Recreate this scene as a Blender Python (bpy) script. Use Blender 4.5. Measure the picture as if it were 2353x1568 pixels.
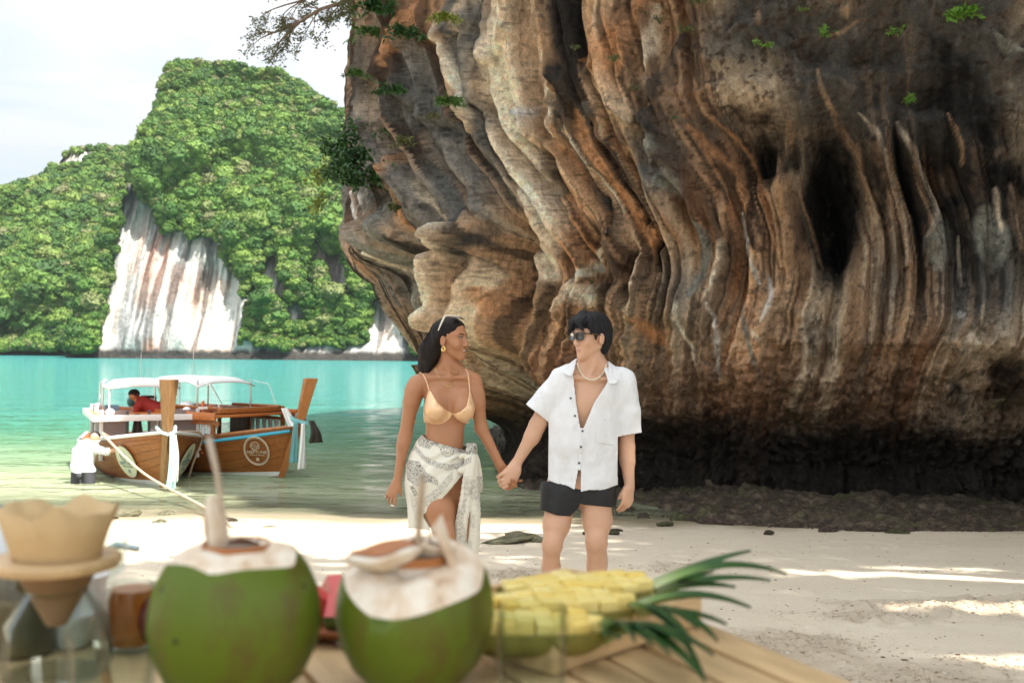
import bpy, bmesh, math, random
import numpy as np
from mathutils import Vector, Matrix, Quaternion
rnd = random.Random(7)
SC = bpy.context.scene
COL = SC.collection
for o in list(bpy.data.objects): bpy.data.objects.remove(o)

# ---------------------------------------------------------------- camera, sky, sun, exposure
CAMZ = 2.5
FPX = 2287.0                      # focal length in units of the 2352 px wide view of the photograph
TILT = math.radians(0.64); ROLL = math.radians(0.55)
cd = bpy.data.cameras.new('camera'); cam = bpy.data.objects.new('camera', cd); COL.objects.link(cam)
cd.sensor_width = 36.0; cd.lens = 36.0*FPX/2352.0
cd.clip_start = 0.05; cd.clip_end = 6000
cam.matrix_world = (Matrix.Translation((0,0,CAMZ)) @ Matrix.Rotation(math.pi/2+TILT,4,'X') @ Matrix.Rotation(ROLL,4,'Z'))
cd.dof.use_dof = True; cd.dof.focus_distance = 6.0; cd.dof.aperture_fstop = 4.7
SC.camera = cam
CR = cam.matrix_world.to_3x3()

SUN = Vector((0.47,-0.44,1.0)).normalized()
sun_el = math.asin(SUN.z); sun_az = math.atan2(SUN.x, SUN.y)
W = bpy.data.worlds.new('World'); SC.world = W; W.use_nodes = True
nt = W.node_tree; nt.nodes.clear()
wo = nt.nodes.new('ShaderNodeOutputWorld'); bg = nt.nodes.new('ShaderNodeBackground')
sky = nt.nodes.new('ShaderNodeTexSky'); sky.sky_type = 'NISHITA'; sky.sun_disc = False
sky.sun_elevation = sun_el; sky.sun_rotation = sun_az
sky.air_density = 1.2; sky.dust_density = 2.5; sky.ozone_density = 1.0
tc = nt.nodes.new('ShaderNodeTexCoord'); sep = nt.nodes.new('ShaderNodeSeparateXYZ')
nt.links.new(tc.outputs['Generated'], sep.inputs[0])
def wmath(op,a,b=None,clamp=False):
    n=nt.nodes.new('ShaderNodeMath'); n.operation=op; n.use_clamp=clamp
    for i,v in enumerate((a,b)):
        if v is None: continue
        if isinstance(v,(int,float)): n.inputs[i].default_value=v
        else: nt.links.new(v,n.inputs[i])
    return n.outputs[0]
zc = wmath('MAXIMUM', sep.outputs[2], 0.0); den = wmath('ADD', zc, 0.10)
comb = nt.nodes.new('ShaderNodeCombineXYZ')
nt.links.new(wmath('DIVIDE',sep.outputs[0],den), comb.inputs[0]); nt.links.new(wmath('DIVIDE',sep.outputs[1],den), comb.inputs[1])
comb.inputs[2].default_value = 3.7
nz = nt.nodes.new('ShaderNodeTexNoise'); nz.inputs['Scale'].default_value=0.75; nz.inputs['Detail'].default_value=8; nz.inputs['Roughness'].default_value=0.56; nz.inputs['Distortion'].default_value=0.5
nt.links.new(comb.outputs[0], nz.inputs['Vector'])
rmp = nt.nodes.new('ShaderNodeValToRGB'); rmp.color_ramp.elements[0].position=0.39; rmp.color_ramp.elements[0].color=(0.30,0.30,0.30,1)
rmp.color_ramp.elements[1].position=0.58; rmp.color_ramp.elements[1].color=(0.9,0.9,0.9,1)
nt.links.new(nz.outputs['Fac'], rmp.inputs[0])
mx = nt.nodes.new('ShaderNodeMix'); mx.data_type='RGBA'
nt.links.new(rmp.outputs[0], mx.inputs['Factor']); dim=nt.nodes.new('ShaderNodeVectorMath'); dim.operation='SCALE'; dim.inputs['Scale'].default_value=.34; nt.links.new(sky.outputs[0],dim.inputs[0]); nt.links.new(dim.outputs[0], mx.inputs['A']); 
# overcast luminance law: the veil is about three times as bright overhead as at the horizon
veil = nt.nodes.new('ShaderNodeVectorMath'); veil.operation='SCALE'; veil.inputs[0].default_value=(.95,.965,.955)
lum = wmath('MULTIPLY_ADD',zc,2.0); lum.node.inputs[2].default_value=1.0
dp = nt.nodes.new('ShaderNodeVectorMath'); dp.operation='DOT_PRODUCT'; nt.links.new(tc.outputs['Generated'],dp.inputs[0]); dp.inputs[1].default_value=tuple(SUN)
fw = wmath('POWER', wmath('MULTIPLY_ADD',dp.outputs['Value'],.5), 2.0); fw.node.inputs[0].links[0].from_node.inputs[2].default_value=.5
glow = wmath('MULTIPLY_ADD',fw,1.7); glow.node.inputs[2].default_value=1.0      # veil brightened round the unseen sun, added as fill for the shaded beach
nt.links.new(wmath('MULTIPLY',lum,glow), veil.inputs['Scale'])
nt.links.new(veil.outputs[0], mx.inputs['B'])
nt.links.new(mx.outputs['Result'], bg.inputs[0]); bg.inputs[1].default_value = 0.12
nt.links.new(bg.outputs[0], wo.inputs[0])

sl = bpy.data.lights.new('sun','SUN'); so = bpy.data.objects.new('sun', sl); COL.objects.link(so)
sl.energy = 2.0; sl.angle = math.radians(0.6); sl.color = (1.0,0.95,0.87)
so.rotation_euler = SUN.to_track_quat('Z','Y').to_euler()
SC.view_settings.view_transform='Standard'; SC.view_settings.look='None'; SC.view_settings.gamma=1
SC.view_settings.use_curve_mapping=False; SC.view_settings.exposure = 2.38
SC.cycles.max_bounces=8; SC.cycles.diffuse_bounces=3; SC.cycles.glossy_bounces=3; SC.cycles.transmission_bounces=8; SC.cycles.transparent_max_bounces=12
SC.cycles.caustics_reflective=False; SC.cycles.caustics_refractive=False
SC.cycles.use_denoising=True; SC.cycles.sample_clamp_indirect=6

# ---------------------------------------------------------------- helpers
def P(px,py,Y):
    """point of the place seen at view pixel (2352 wide) at distance Y along +Y"""
    d = CR @ Vector(((px-1176)/FPX, (784-py)/FPX, -1))
    return Vector((0,0,CAMZ)) + d*(Y/d.y)
def Pz(px,py,z):
    d = CR @ Vector(((px-1176)/FPX, (784-py)/FPX, -1))
    return Vector((0,0,CAMZ)) + d*((z-CAMZ)/d.z)
Ri = np.array(CR.inverted())
def project(p):
    q = (p - np.array([0,0,CAMZ])) @ Ri.T
    return 1176+FPX*q[...,0]/-q[...,2], 784-FPX*q[...,1]/-q[...,2]
def gz(x,y):
    """height of the sand: slopes from the table down to the water"""
    return 1.555 - 0.1035*np.asarray(y,dtype=float)

_p = np.random.RandomState(3).rand(65536).astype(np.float32)
def vnoise(x,y,z=None,seed=0):
    if z is None: z=np.zeros_like(x)
    xi=np.floor(x); yi=np.floor(y); zi=np.floor(z)
    xf=x-xi; yf=y-yi; zf=z-zi
    xi=xi.astype(np.int64); yi=yi.astype(np.int64); zi=zi.astype(np.int64)
    u=xf*xf*xf*(xf*(xf*6-15)+10); v=yf*yf*yf*(yf*(yf*6-15)+10); w=zf*zf*(3-2*zf)
    def h(a,b,c): 
        k=(a*73856093)^(b*19349663)^(c*83492791)^(seed*2654435)
        k=(k^(k>>13))*1274126177; return _p[(k^(k>>16))&65535]
    def lerp(a,b,t): return a+(b-a)*t
    r=lerp(lerp(lerp(h(xi,yi,zi),h(xi+1,yi,zi),u),lerp(h(xi,yi+1,zi),h(xi+1,yi+1,zi),u),v),
           lerp(lerp(h(xi,yi,zi+1),h(xi+1,yi,zi+1),u),lerp(h(xi,yi+1,zi+1),h(xi+1,yi+1,zi+1),u),v),w) if np.any(zf!=0) else \
      lerp(lerp(h(xi,yi,zi),h(xi+1,yi,zi),u),lerp(h(xi,yi+1,zi),h(xi+1,yi+1,zi),u),v)
    return r*2-1
def fbm(x,y,z=None,oct=4,seed=0,gain=.5):
    s=0;a=1;t=0
    for i in range(oct):
        s=s+a*vnoise(x*2**i,y*2**i,None if z is None else z*2**i,seed+i*17); t+=a; a*=gain
    return s/t
def sstep(a,b,x):
    t=np.clip((x-a)/(b-a),0,1); return t*t*(3-2*t)

def props(o,label=None,cat=None,group=None,kind=None):
    if label: o['label']=label
    if cat: o['category']=cat
    if group: o['group']=group
    if kind: o['kind']=kind
    return o
def thing(name,label,cat,loc=(0,0,0),rotz=0,group=None):
    o=bpy.data.objects.new(name,None); COL.objects.link(o); o.location=loc; o.rotation_euler=(0,0,rotz); o.empty_display_size=.1
    return props(o,label,cat,group)
def linkmesh(name,me,mat=None,parent=None,smooth=True):
    if mat is not None:
        for m in (mat if isinstance(mat,(list,tuple)) else [mat]): me.materials.append(m)
    if smooth and len(me.polygons): me.polygons.foreach_set('use_smooth', np.ones(len(me.polygons),dtype=bool))
    o=bpy.data.objects.new(name,me); COL.objects.link(o)
    if parent is not None: o.parent=parent
    return o
def grid_mesh(name,V,nu,nv,mat=None,parent=None,smooth=True,closed_u=False,keep=None):
    """V: (nv*nu,3) row-major; u fastest"""
    i=np.arange(nv-1)[:,None]*nu+np.arange(nu-1)[None,:]
    F=np.stack([i,i+1,i+1+nu,i+nu],-1).reshape(-1,4)
    if closed_u:
        r=np.arange(nv-1)*nu; F=np.concatenate([F,np.stack([r+nu-1,r,r+nu,r+2*nu-1],-1)])
    if keep is not None: F=F[keep(F)]
    return np_mesh(name,V,F,mat,parent,smooth)
def np_mesh(name,V,F,mat=None,parent=None,smooth=True):
    me=bpy.data.meshes.new(name); V=np.asarray(V,dtype=np.float32); F=np.asarray(F,dtype=np.int32)
    me.vertices.add(len(V)); me.vertices.foreach_set('co',V.ravel())
    n=F.shape[1]; me.loops.add(F.size); me.loops.foreach_set('vertex_index',F.ravel())
    me.polygons.add(len(F)); me.polygons.foreach_set('loop_start',np.arange(0,F.size,n,dtype=np.int32)); me.polygons.foreach_set('loop_total',np.full(len(F),n,dtype=np.int32))
    me.update(calc_edges=True); me.validate()
    return linkmesh(name,me,mat,parent,smooth)
def py_mesh(name,V,F,mat=None,parent=None,smooth=False):
    me=bpy.data.meshes.new(name); me.from_pydata([tuple(v) for v in V],[],F); me.update()
    return linkmesh(name,me,mat,parent,smooth)
def setcol(o,C,name='Col'):
    a=o.data.color_attributes.new(name,'FLOAT_COLOR','POINT')
    c=np.ones((len(o.data.vertices),4),dtype=np.float32); c[:,:C.shape[1]]=C; a.data.foreach_set('color',c.ravel())
def setattr1(o,v,name):
    a=o.data.attributes.new(name,'FLOAT','POINT'); a.data.foreach_set('value',np.asarray(v,dtype=np.float32))

class MB:
    """collects simple shapes into one mesh"""
    def __init__(s): s.V=[]; s.F=[]
    def add(s,V,F):
        n=len(s.V); s.V+= [tuple(v) for v in V]; s.F+=[tuple(i+n for i in f) for f in F]; return s
    def box(s,c,d,M=None,taper=1.0):
        x,y,z=(k/2 for k in d)
        V=[Vector((sx*x*(taper if sz>0 else 1),sy*y*(taper if sz>0 else 1),sz*z)) for sz in(-1,1) for sy in(-1,1) for sx in(-1,1)]
        if M is not None: V=[M@v for v in V]
        V=[v+Vector(c) for v in V]
        return s.add(V,[(0,2,3,1),(4,5,7,6),(0,1,5,4),(2,6,7,3),(0,4,6,2),(1,3,7,5)])
    def tube(s,pts,r,n=8,cap=True):
        pts=[Vector(p) for p in pts]; rs=r if hasattr(r,'__len__') else [r]*len(pts)
        V=[];F=[]; up=None
        for i,p in enumerate(pts):
            t=(pts[min(i+1,len(pts)-1)]-pts[max(i-1,0)]).normalized()
            if up is None: up=Vector((0,0,1)) if abs(t.z)<.9 else Vector((1,0,0))
            a=t.cross(up).normalized(); b=a.cross(t).normalized(); up=b
            for k in range(n):
                th=2*math.pi*k/n; V.append(p+(a*math.cos(th)+b*math.sin(th))*rs[i])
        for i in range(len(pts)-1):
            for k in range(n): F.append((i*n+k,i*n+(k+1)%n,(i+1)*n+(k+1)%n,(i+1)*n+k))
        if cap: F.append(tuple(range(n-1,-1,-1))); F.append(tuple(range((len(pts)-1)*n,len(pts)*n)))
        return s.add(V,F)
    def lathe(s,prof,c=(0,0,0),n=32,M=None,capb=False,capt=False):
        V=[];F=[]
        for r,z in prof:
            for k in range(n):
                th=2*math.pi*k/n; v=Vector((r*math.cos(th),r*math.sin(th),z)); v=(M@v if M is not None else v)+Vector(c); V.append(v)
        for i in range(len(prof)-1):
            for k in range(n): F.append((i*n+k,i*n+(k+1)%n,(i+1)*n+(k+1)%n,(i+1)*n+k))
        if capb: F.append(tuple(range(n-1,-1,-1)))
        if capt: F.append(tuple(range((len(prof)-1)*n,len(prof)*n)))
        return s.add(V,F)
    def ell(s,c,r,M=None,n=12,m=8):
        V=[];F=[]
        for i in range(m+1):
            ph=math.pi*i/m
            for k in range(n):
                th=2*math.pi*k/n; v=Vector((r[0]*math.sin(ph)*math.cos(th),r[1]*math.sin(ph)*math.sin(th),-r[2]*math.cos(ph)))
                V.append((M@v if M is not None else v)+Vector(c))
        for i in range(m):
            for k in range(n): F.append((i*n+k,i*n+(k+1)%n,(i+1)*n+(k+1)%n,(i+1)*n+k))
        return s.add(V,F)
    def build(s,name,mat,parent=None,smooth=True,bevel=0,merge=True,autos=None):
        me=bpy.data.meshes.new(name); me.from_pydata(s.V,[],s.F)
        bm=bmesh.new(); bm.from_mesh(me)
        if merge: bmesh.ops.remove_doubles(bm,verts=bm.verts,dist=1e-5)
        if bevel: bmesh.ops.bevel(bm,geom=[e for e in bm.edges],offset=bevel,segments=2,affect='EDGES',profile=.6,clamp_overlap=True)
        bmesh.ops.recalc_face_normals(bm,faces=bm.faces)
        bm.to_mesh(me); bm.free()
        o=linkmesh(name,me,mat,parent,smooth)
        if smooth: 
            try: me.set_sharp_from_angle(angle=math.radians(autos or 40))
            except Exception: pass
        return o

# ---------------------------------------------------------------- materials
class NT:
    def __init__(s,name,rough=.6,spec=.5,base=(.5,.5,.5)):
        s.m=bpy.data.materials.new(name); s.m.use_nodes=True; s.t=s.m.node_tree; s.b=s.t.nodes['Principled BSDF']
        s.b.inputs['Roughness'].default_value=rough; s.b.inputs['Specular IOR Level'].default_value=spec
        s.b.inputs['Base Color'].default_value=(*base,1); s._co=None
    def n(s,t,**k):
        x=s.t.nodes.new(t)
        for a,b in k.items(): setattr(x,a,b)
        return x
    def l(s,a,b): s.t.links.new(a,b)
    def sock(s,node,i,v):
        if v is None: return
        if isinstance(v,(int,float)): node.inputs[i].default_value=v
        elif isinstance(v,tuple): node.inputs[i].default_value=(*v,1) if len(v)==3 and node.inputs[i].type=='RGBA' else v
        else: s.l(v,node.inputs[i])
    def co(s,out='Object'):
        if s._co is None: s._co=s.n('ShaderNodeTexCoord')
        return s._co.outputs[out]
    def attr(s,name,fac=False):
        a=s.n('ShaderNodeAttribute',attribute_name=name); return a.outputs['Fac' if fac else 'Color']
    def map(s,v,scale=(1,1,1),rot=(0,0,0),loc=(0,0,0)):
        m=s.n('ShaderNodeMapping'); s.l(v,m.inputs[0]); m.inputs['Scale'].default_value=scale; m.inputs['Rotation'].default_value=rot; m.inputs['Location'].default_value=loc; return m.outputs[0]
    def noise(s,v=None,scale=5,detail=4,rough=.55,dist=0,col=False):
        x=s.n('ShaderNodeTexNoise'); s.sock(x,'Vector',v if v is not None else s.co()); x.inputs['Scale'].default_value=scale; x.inputs['Detail'].default_value=detail
        x.inputs['Roughness'].default_value=rough; x.inputs['Distortion'].default_value=dist; return x.outputs['Color' if col else 'Fac']
    def voro(s,v=None,scale=5,feature='F1',out='Distance',rand=1):
        x=s.n('ShaderNodeTexVoronoi',feature=feature); s.sock(x,'Vector',v if v is not None else s.co()); x.inputs['Scale'].default_value=scale; x.inputs['Randomness'].default_value=rand; return x.outputs[out]
    def wave(s,v=None,scale=5,dist=2,detail=2,dirn='X',kind='BANDS'):
        x=s.n('ShaderNodeTexWave',wave_type=kind,bands_direction=dirn) if kind=='BANDS' else s.n('ShaderNodeTexWave',wave_type=kind)
        s.sock(x,'Vector',v if v is not None else s.co()); x.inputs['Scale'].default_value=scale; x.inputs['Distortion'].default_value=dist; x.inputs['Detail'].default_value=detail; return x.outputs['Fac']
    def math(s,op,a,b=None,c=None,clamp=False):
        x=s.n('ShaderNodeMath',operation=op,use_clamp=clamp)
        for i,v in enumerate((a,b,c)): s.sock(x,i,v)
        return x.outputs[0]
    def ramp(s,f,stops,interp='LINEAR'):
        x=s.n('ShaderNodeValToRGB'); s.sock(x,0,f); r=x.color_ramp; r.interpolation=interp
        while len(r.elements)<len(stops): r.elements.new(.5)
        for e,(p,c) in zip(r.elements,stops):
            e.position=p; e.color=(c,c,c,1) if isinstance(c,(int,float)) else (*c,1)
        return x.outputs[0]
    def mix(s,f,a,b,mode='MIX'):
        x=s.n('ShaderNodeMix',data_type='RGBA',blend_type=mode); s.sock(x,'Factor',f)
        for k,v in (('A',a),('B',b)):
            if isinstance(v,tuple): x.inputs[k].default_value=(*v,1)
            elif isinstance(v,(int,float)): x.inputs[k].default_value=(v,v,v,1)
            else: s.l(v,x.inputs[k])
        return x.outputs['Result']
    def sep(s,v):
        x=s.n('ShaderNodeSeparateXYZ'); s.l(v,x.inputs[0]); return x.outputs
    def bump(s,h,strength=.3,dist=.01):
        x=s.n('ShaderNodeBump'); s.l(h,x.inputs['Height']); x.inputs['Strength'].default_value=strength; x.inputs['Distance'].default_value=dist
        s.l(x.outputs[0],s.b.inputs['Normal']); return x
    def base(s,v): s.sock(s.b,'Base Color',v)
    def set(s,**k):
        for a,v in k.items(): s.sock(s.b,a.replace('_',' '),v)
        return s
def simple(name,c,rough=.5,var=.12,scale=30,metal=0,spec=.5,bump=0,coat=0,sss=0):
    m=NT(name,rough,spec)
    n=m.noise(scale=scale,detail=5)
    m.base(m.mix(n,tuple(k*(1-var) for k in c),tuple(min(1,k*(1+var)) for k in c)))
    m.b.inputs['Metallic'].default_value=metal
    if bump: m.bump(m.noise(scale=scale*2,detail=6),bump,.004)
    if coat: m.b.inputs['Coat Weight'].default_value=coat
    if sss: m.b.inputs['Subsurface Weight'].default_value=sss; m.b.inputs['Subsurface Radius'].default_value=(.6,.3,.15); m.b.inputs['Subsurface Scale'].default_value=.02
    return m.m
# ================================================================ CLIFF
def catmull(P0,n=40):
    P0=[np.array(p,float) for p in P0]; P0=[2*P0[0]-P0[1]]+P0+[2*P0[-1]-P0[-2]]; out=[]
    for i in range(1,len(P0)-2):
        a,b,c,d=P0[i-1:i+3]
        for k in range(n):
            t=k/n; out.append(.5*((2*b)+(-a+c)*t+(2*a-5*b+4*c-d)*t*t+(-a+3*b-3*c+d)*t**3))
    out.append(P0[-2]); return np.array(out)
CL=catmull([(9,40),(4,35),(0.9,28.5),(-0.2,22.5),(0.9,19.0),(3.2,17.0),(6.5,15.7),(10,14.8),(13,13.4),(16.5,11.2),(21,9.5),(28,9),(38,10)])
seg=np.r_[0,np.cumsum(np.hypot(*np.diff(CL,axis=0).T))]
def cl(s): 
    x=np.interp(s,seg,CL[:,0]); y=np.interp(s,seg,CL[:,1]); e=.6
    tx=np.interp(s+e,seg,CL[:,0])-np.interp(s-e,seg,CL[:,0]); ty=np.interp(s+e,seg,CL[:,1])-np.interp(s-e,seg,CL[:,1])
    L=np.hypot(tx,ty); return x,y,ty/L,-tx/L          # outward normal, towards the camera side
# note: outward = right-hand side of travel when coming from far left -> (ty,-tx) gives (-x) at the nose
def s_at(px_,py_): 
    d=np.hypot(CL[:,0]-px_,CL[:,1]-py_); return seg[d.argmin()]
S_N=s_at(-.1,21.5)                                    # the nose
S_F=s_at(4.5,16.4)                                    # front begins
_x,_y,_nx,_ny=cl(np.array([S_F])); SGN=1.0 if _ny[0]<0 else -1.0
ZR=[-3,-.5,0,.6,1.1,1.7,2.2,2.7,3.2,3.8,5,6,7.5,9,11,14,20,26,32,40,50]
DR=[.2,-.6,-1.0,-1.0,-.55,0,.45,.7,.62,.35,.5,1.05,1.9,2.7,3.9,5.6,9,10,9,6,0]
ZN_PX=[(800,-60),(797,60),(790,200),(789,330),(785,470),(776,560),(790,600),(842,640),(872,700),(915,760),(948,830),(985,890),(1075,960),(1120,1040),(1150,1100)]
def prof_front(z): return np.interp(z,ZR,DR)
sn=np.linspace(S_N-10,S_N+6,260)
def silh(D,z):
    x,y,nx,ny=cl(sn); X=x+nx*SGN*D; Y=y+ny*SGN*D
    pts=np.stack([X,Y,np.full_like(X,z)],-1); px,py=project(pts); k=px.argmin(); return px[k],py[k]
zs=np.linspace(-3,10.5,70); tab=[]
ys=np.array([p[1] for p in ZN_PX],float); xs=np.array([p[0] for p in ZN_PX],float)
for z in zs:
    lo,hi=-3.,8.
    for _ in range(30):
        m=(lo+hi)/2; px,py=silh(m,z); tx=np.interp(py,ys,xs)
        if px>tx: lo=m
        else: hi=m
    tab.append(m)
tab=np.array(tab); 
def prof_nose(z):
    v=np.interp(z,zs,tab); top=tab[-1]
    return np.where(z>10.5, top+np.interp(z,[10.5,16,24,34,44],[0,.8,1.5,0,-8]), v)
ridge_h=lambda s: np.interp(s,[seg[0],S_N-6,S_N,S_F,s_at(10,14.8),s_at(13,13.4),s_at(16.5,11.2),seg[-1]],[12,14.2,14.2,14.6,25,25,24,22])
SA='''|640,0 650,120 700,260 750,480 790,640 850,800 930,950 960,1040|35|G|-.08
|860,40 900,300 880,480 920,700 990,900 1060,1080 1080,1300|95|C|.05
|590,90 640,250 700,400 735,560 735,650|17|C|.12
|510,30 480,150 430,260 415,330|32|O|.1
|418,580 430,750 410,900 450,1060|14|O|.08
|410,1000 480,1120 590,1220 660,1350 690,1500|20|O|.1
|470,700 490,880 560,1000 660,1120 720,1200|13|C|.1
|560,650 600,850 680,1000 740,1120|48|G|-.05
|500,400 520,560 640,640|75|G|0
|780,680 830,860 880,980|60|G|0
|760,500 800,640 900,820 960,960 1010,1100|15|K|-.12
|740,1090 750,1200 720,1300 740,1450 760,1560|42|C|.4
|800,1060 795,1200 790,1350|20|D|-.25
|870,1060 930,1120 990,1200|32|K|-.35
|860,1130 910,1220 940,1330|9|C|.05
|890,1120 940,1230 965,1310|9|C|.05
|830,1380 850,1500|20|O|0
|340,950 330,1100 380,1230 480,1350 540,1500|55|E|-.05
|250,1150 300,1230 400,1330 470,1480|9|C|.06
|420,1150 520,1260 600,1400 640,1500|14|D|-.1
|190,1260 250,1310 290,1370|18|K|-.15
|330,620 340,800 330,950|45|D|0
|170,450 185,560 175,640|8|W|.05
|110,900 100,960 135,1060|9|W|.05
|150,920 155,970|6|W|.04
|100,330 110,480 105,600|18|K|-.08
|200,350 190,470|14|K|-.08
|150,380 240,560 260,640|16|D|0
|60,950 45,1100 75,1210|14|K|0
|230,600 280,560 300,700|25|P|0
|200,960 190,1100 230,1200|26|P|0
|130,200 130,300 90,420|30|G|0
|1180,0 1190,120 1180,220|50|K|-.1
|1150,330 1150,480 1160,620|38|D|-.06
|1060,30 1030,200 1060,400 1110,560 1110,660|15|C|.1
|1040,350 1055,500 1080,620|8|K|-.06
|1100,150 1110,300 1100,500|18|T|.05
|1060,660 1075,800 1080,880 1130,910|20|N|-.45
|1150,640 1230,800 1280,900 1330,1000|20|G|-.1
|1110,680 1200,800 1260,900|13|O|.08
|1500,180 1440,280 1430,360|45|O|0
|1590,0 1540,120 1500,250 1480,400|24|O|.08
|1350,260 1270,310|25|O|0
|1600,60 1590,300 1580,500|20|C|.06
|1250,560 1290,700 1400,850 1480,980 1560,1120 1600,1240|42|O|0
|1330,700 1440,860 1530,1000 1570,1100|8|K|-.12
|1460,720 1540,900 1600,1020|7|K|-.1
|1380,640 1430,800 1500,920|7|D|-.06
|1180,620 1260,760 1380,920 1420,1020|10|C|.08
|1405,1105 1420,1125|30|K|.15
|1540,1040 1535,1090|14|K|-.25
|1600,1160 1590,1230 1600,1290|17|K|-.3
|1320,920 1340,980|18|N|-.2
|1430,1230 1480,1330|12|N|-.12
|1290,1160 1240,1280 1170,1360 1110,1480|24|C|.12
|1000,1180 960,1290 950,1370|26|C|.12
|1640,720 1630,800|34|E|.2
|1690,880 1748,960|38|E|.05
|1290,560 1320,570|62|G|.12
|1470,60 1500,80|70|N|0
|1720,200 1650,450 1620,600 1640,680|30|D|.1
|1200,1400 1300,1420|50|C|0
|1000,1400 1060,1360|30|E|.05'''
SB='''|660,640 740,800 830,940 850,1100 860,1200|17|T|.1
|700,650 800,760 900,830 920,940|30|O|0
|690,680 780,860 860,1000|9|K|-.1
|790,590 900,680 960,780 1010,900 1060,1060 1080,1200|15|O|.2
|1010,640 1030,740 1030,830|40|K|-.4
|1330,720 1350,900 1360,1100 1370,1250|105|K|-.5
|1170,620 1130,720 1100,850 1110,1000 1100,1150 1110,1300|32|T|.35
|1290,390 1330,520 1390,640 1470,740 1520,880 1540,1000 1540,1180|17|T|.2
|1480,590 1560,700 1620,850 1660,1000 1700,1150 1700,1300|14|C|.15
|1660,650 1730,780 1790,900 1830,1000 1830,1100 1800,1160|18|C|.15
|1560,720 1590,900 1600,1080|24|K|-.05
|1650,680 1700,900 1720,1050|22|K|-.1
|1850,250 1950,500 2100,700|140|K|0
|1860,1100 1850,1300|62|E|0
|2050,1050 2080,1300|75|E|0
|2200,950 2230,1200|55|P|0
|1950,1150 1960,1400|11|C|.06
|2100,950 2130,1150|13|C|.08
|2260,480 2270,800|24|T|.05
|930,1050 950,1200 1000,1400|13|W|.08
|1040,1350 1060,1480|13|W|.08
|850,1200 830,1300 760,1450|17|C|.1
|740,1080 770,1230 700,1450|28|E|-.05
|1900,560 1940,700 1950,820|9|T|.05
|2120,200 2250,250|40|E|.05
|1400,40 1420,90|24|T|.05
|1000,60 1010,160|14|T|0
|1340,180 1480,110|18|T|.05
|720,440 760,560 800,620|13|T|.08
|900,560 1000,600 1110,570|26|N|-.1
|1180,880 1240,1100 1290,1320|10|T|.1
|970,960 990,1120 1000,1240|22|N|0'''
SC_='''|700,60 730,200 720,360 740,480|13|W|.08
|1010,0 990,90 960,160|14|W|.08
|560,60 540,200 600,420|12|C|.06
|850,60 880,200 960,480|16|E|0
|900,200 960,240|16|C|0
|2040,250 2090,350|55|C|.15
|1990,110 2000,140|20|W|.1
|2110,60 2080,180|18|C|.06
|780,680 760,720|30|M|0
|1080,640 1120,700|42|M|0
|1980,480 2050,640|36|E|0
|1000,280 1040,420|52|T|0
|760,440 830,540|38|Y|0
|330,150 420,260|50|O|0
|1620,210 1700,190|30|P|.08
|1460,160 1480,280|30|P|.1
|2150,590 2260,580|8|C|.03
|1700,900 1880,1030|30|P|0
|650,880 700,980|50|P|0'''
STROKES=[]
for _txt,_ox,_oy,_s in ((SA,759.4,0,.4844),(SB,1276.8,0,.4714),(SC_,1344,672,.4284)):
    for ln in _txt.split('\n'):
        q=ln.split('|'); STROKES.append((np.array([[_ox+_s*float(a.split(',')[0]),_oy+_s*float(a.split(',')[1])] for a in q[1].split()]),float(q[2])*_s,q[3],float(q[4])))
def stroke_masks(px,py,j1,j2):
    """stains and ribs of the rock, and painted dark of its holes and crevices; yields (mask, colour key, relief)"""
    for P_,w_,key,rel in STROKES:
        m=(px>P_[:,0].min()-3*w_)&(px<P_[:,0].max()+3*w_)&(py>P_[:,1].min()-3*w_)&(py<P_[:,1].max()+3*w_)
        if not m.any(): continue
        x=px[m]+j1[m]*min(w_,14)*.9; y=py[m]+j2[m]*8; d=np.full(x.shape,1e9)
        if len(P_)>2: PP=catmull(P_,4)
        else: PP=P_
        u=np.zeros_like(d); ii_=0; nn_=len(PP)-1
        for a,b in zip(PP[:-1],PP[1:]):
            e=b-a; t=np.clip(((x-a[0])*e[0]+(y-a[1])*e[1])/(e@e+1e-9),0,1); d2=(x-a[0]-t*e[0])**2+(y-a[1]-t*e[1])**2; u=np.where(d2<d,(ii_+t)/nn_,u); d=np.minimum(d,d2); ii_+=1
        wl=w_*(.30+.75*np.sin(math.pi*np.clip(u,.02,.98))**.5)*(1+.45*j2[m]); yield m,sstep(1.4,.35,np.sqrt(d)/wl)*(.62 if P_[0,0]>1640 and key in 'TC' else 1),key,rel*(.45 if P_[0,0]>1640 and rel>0 else .8)
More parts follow.
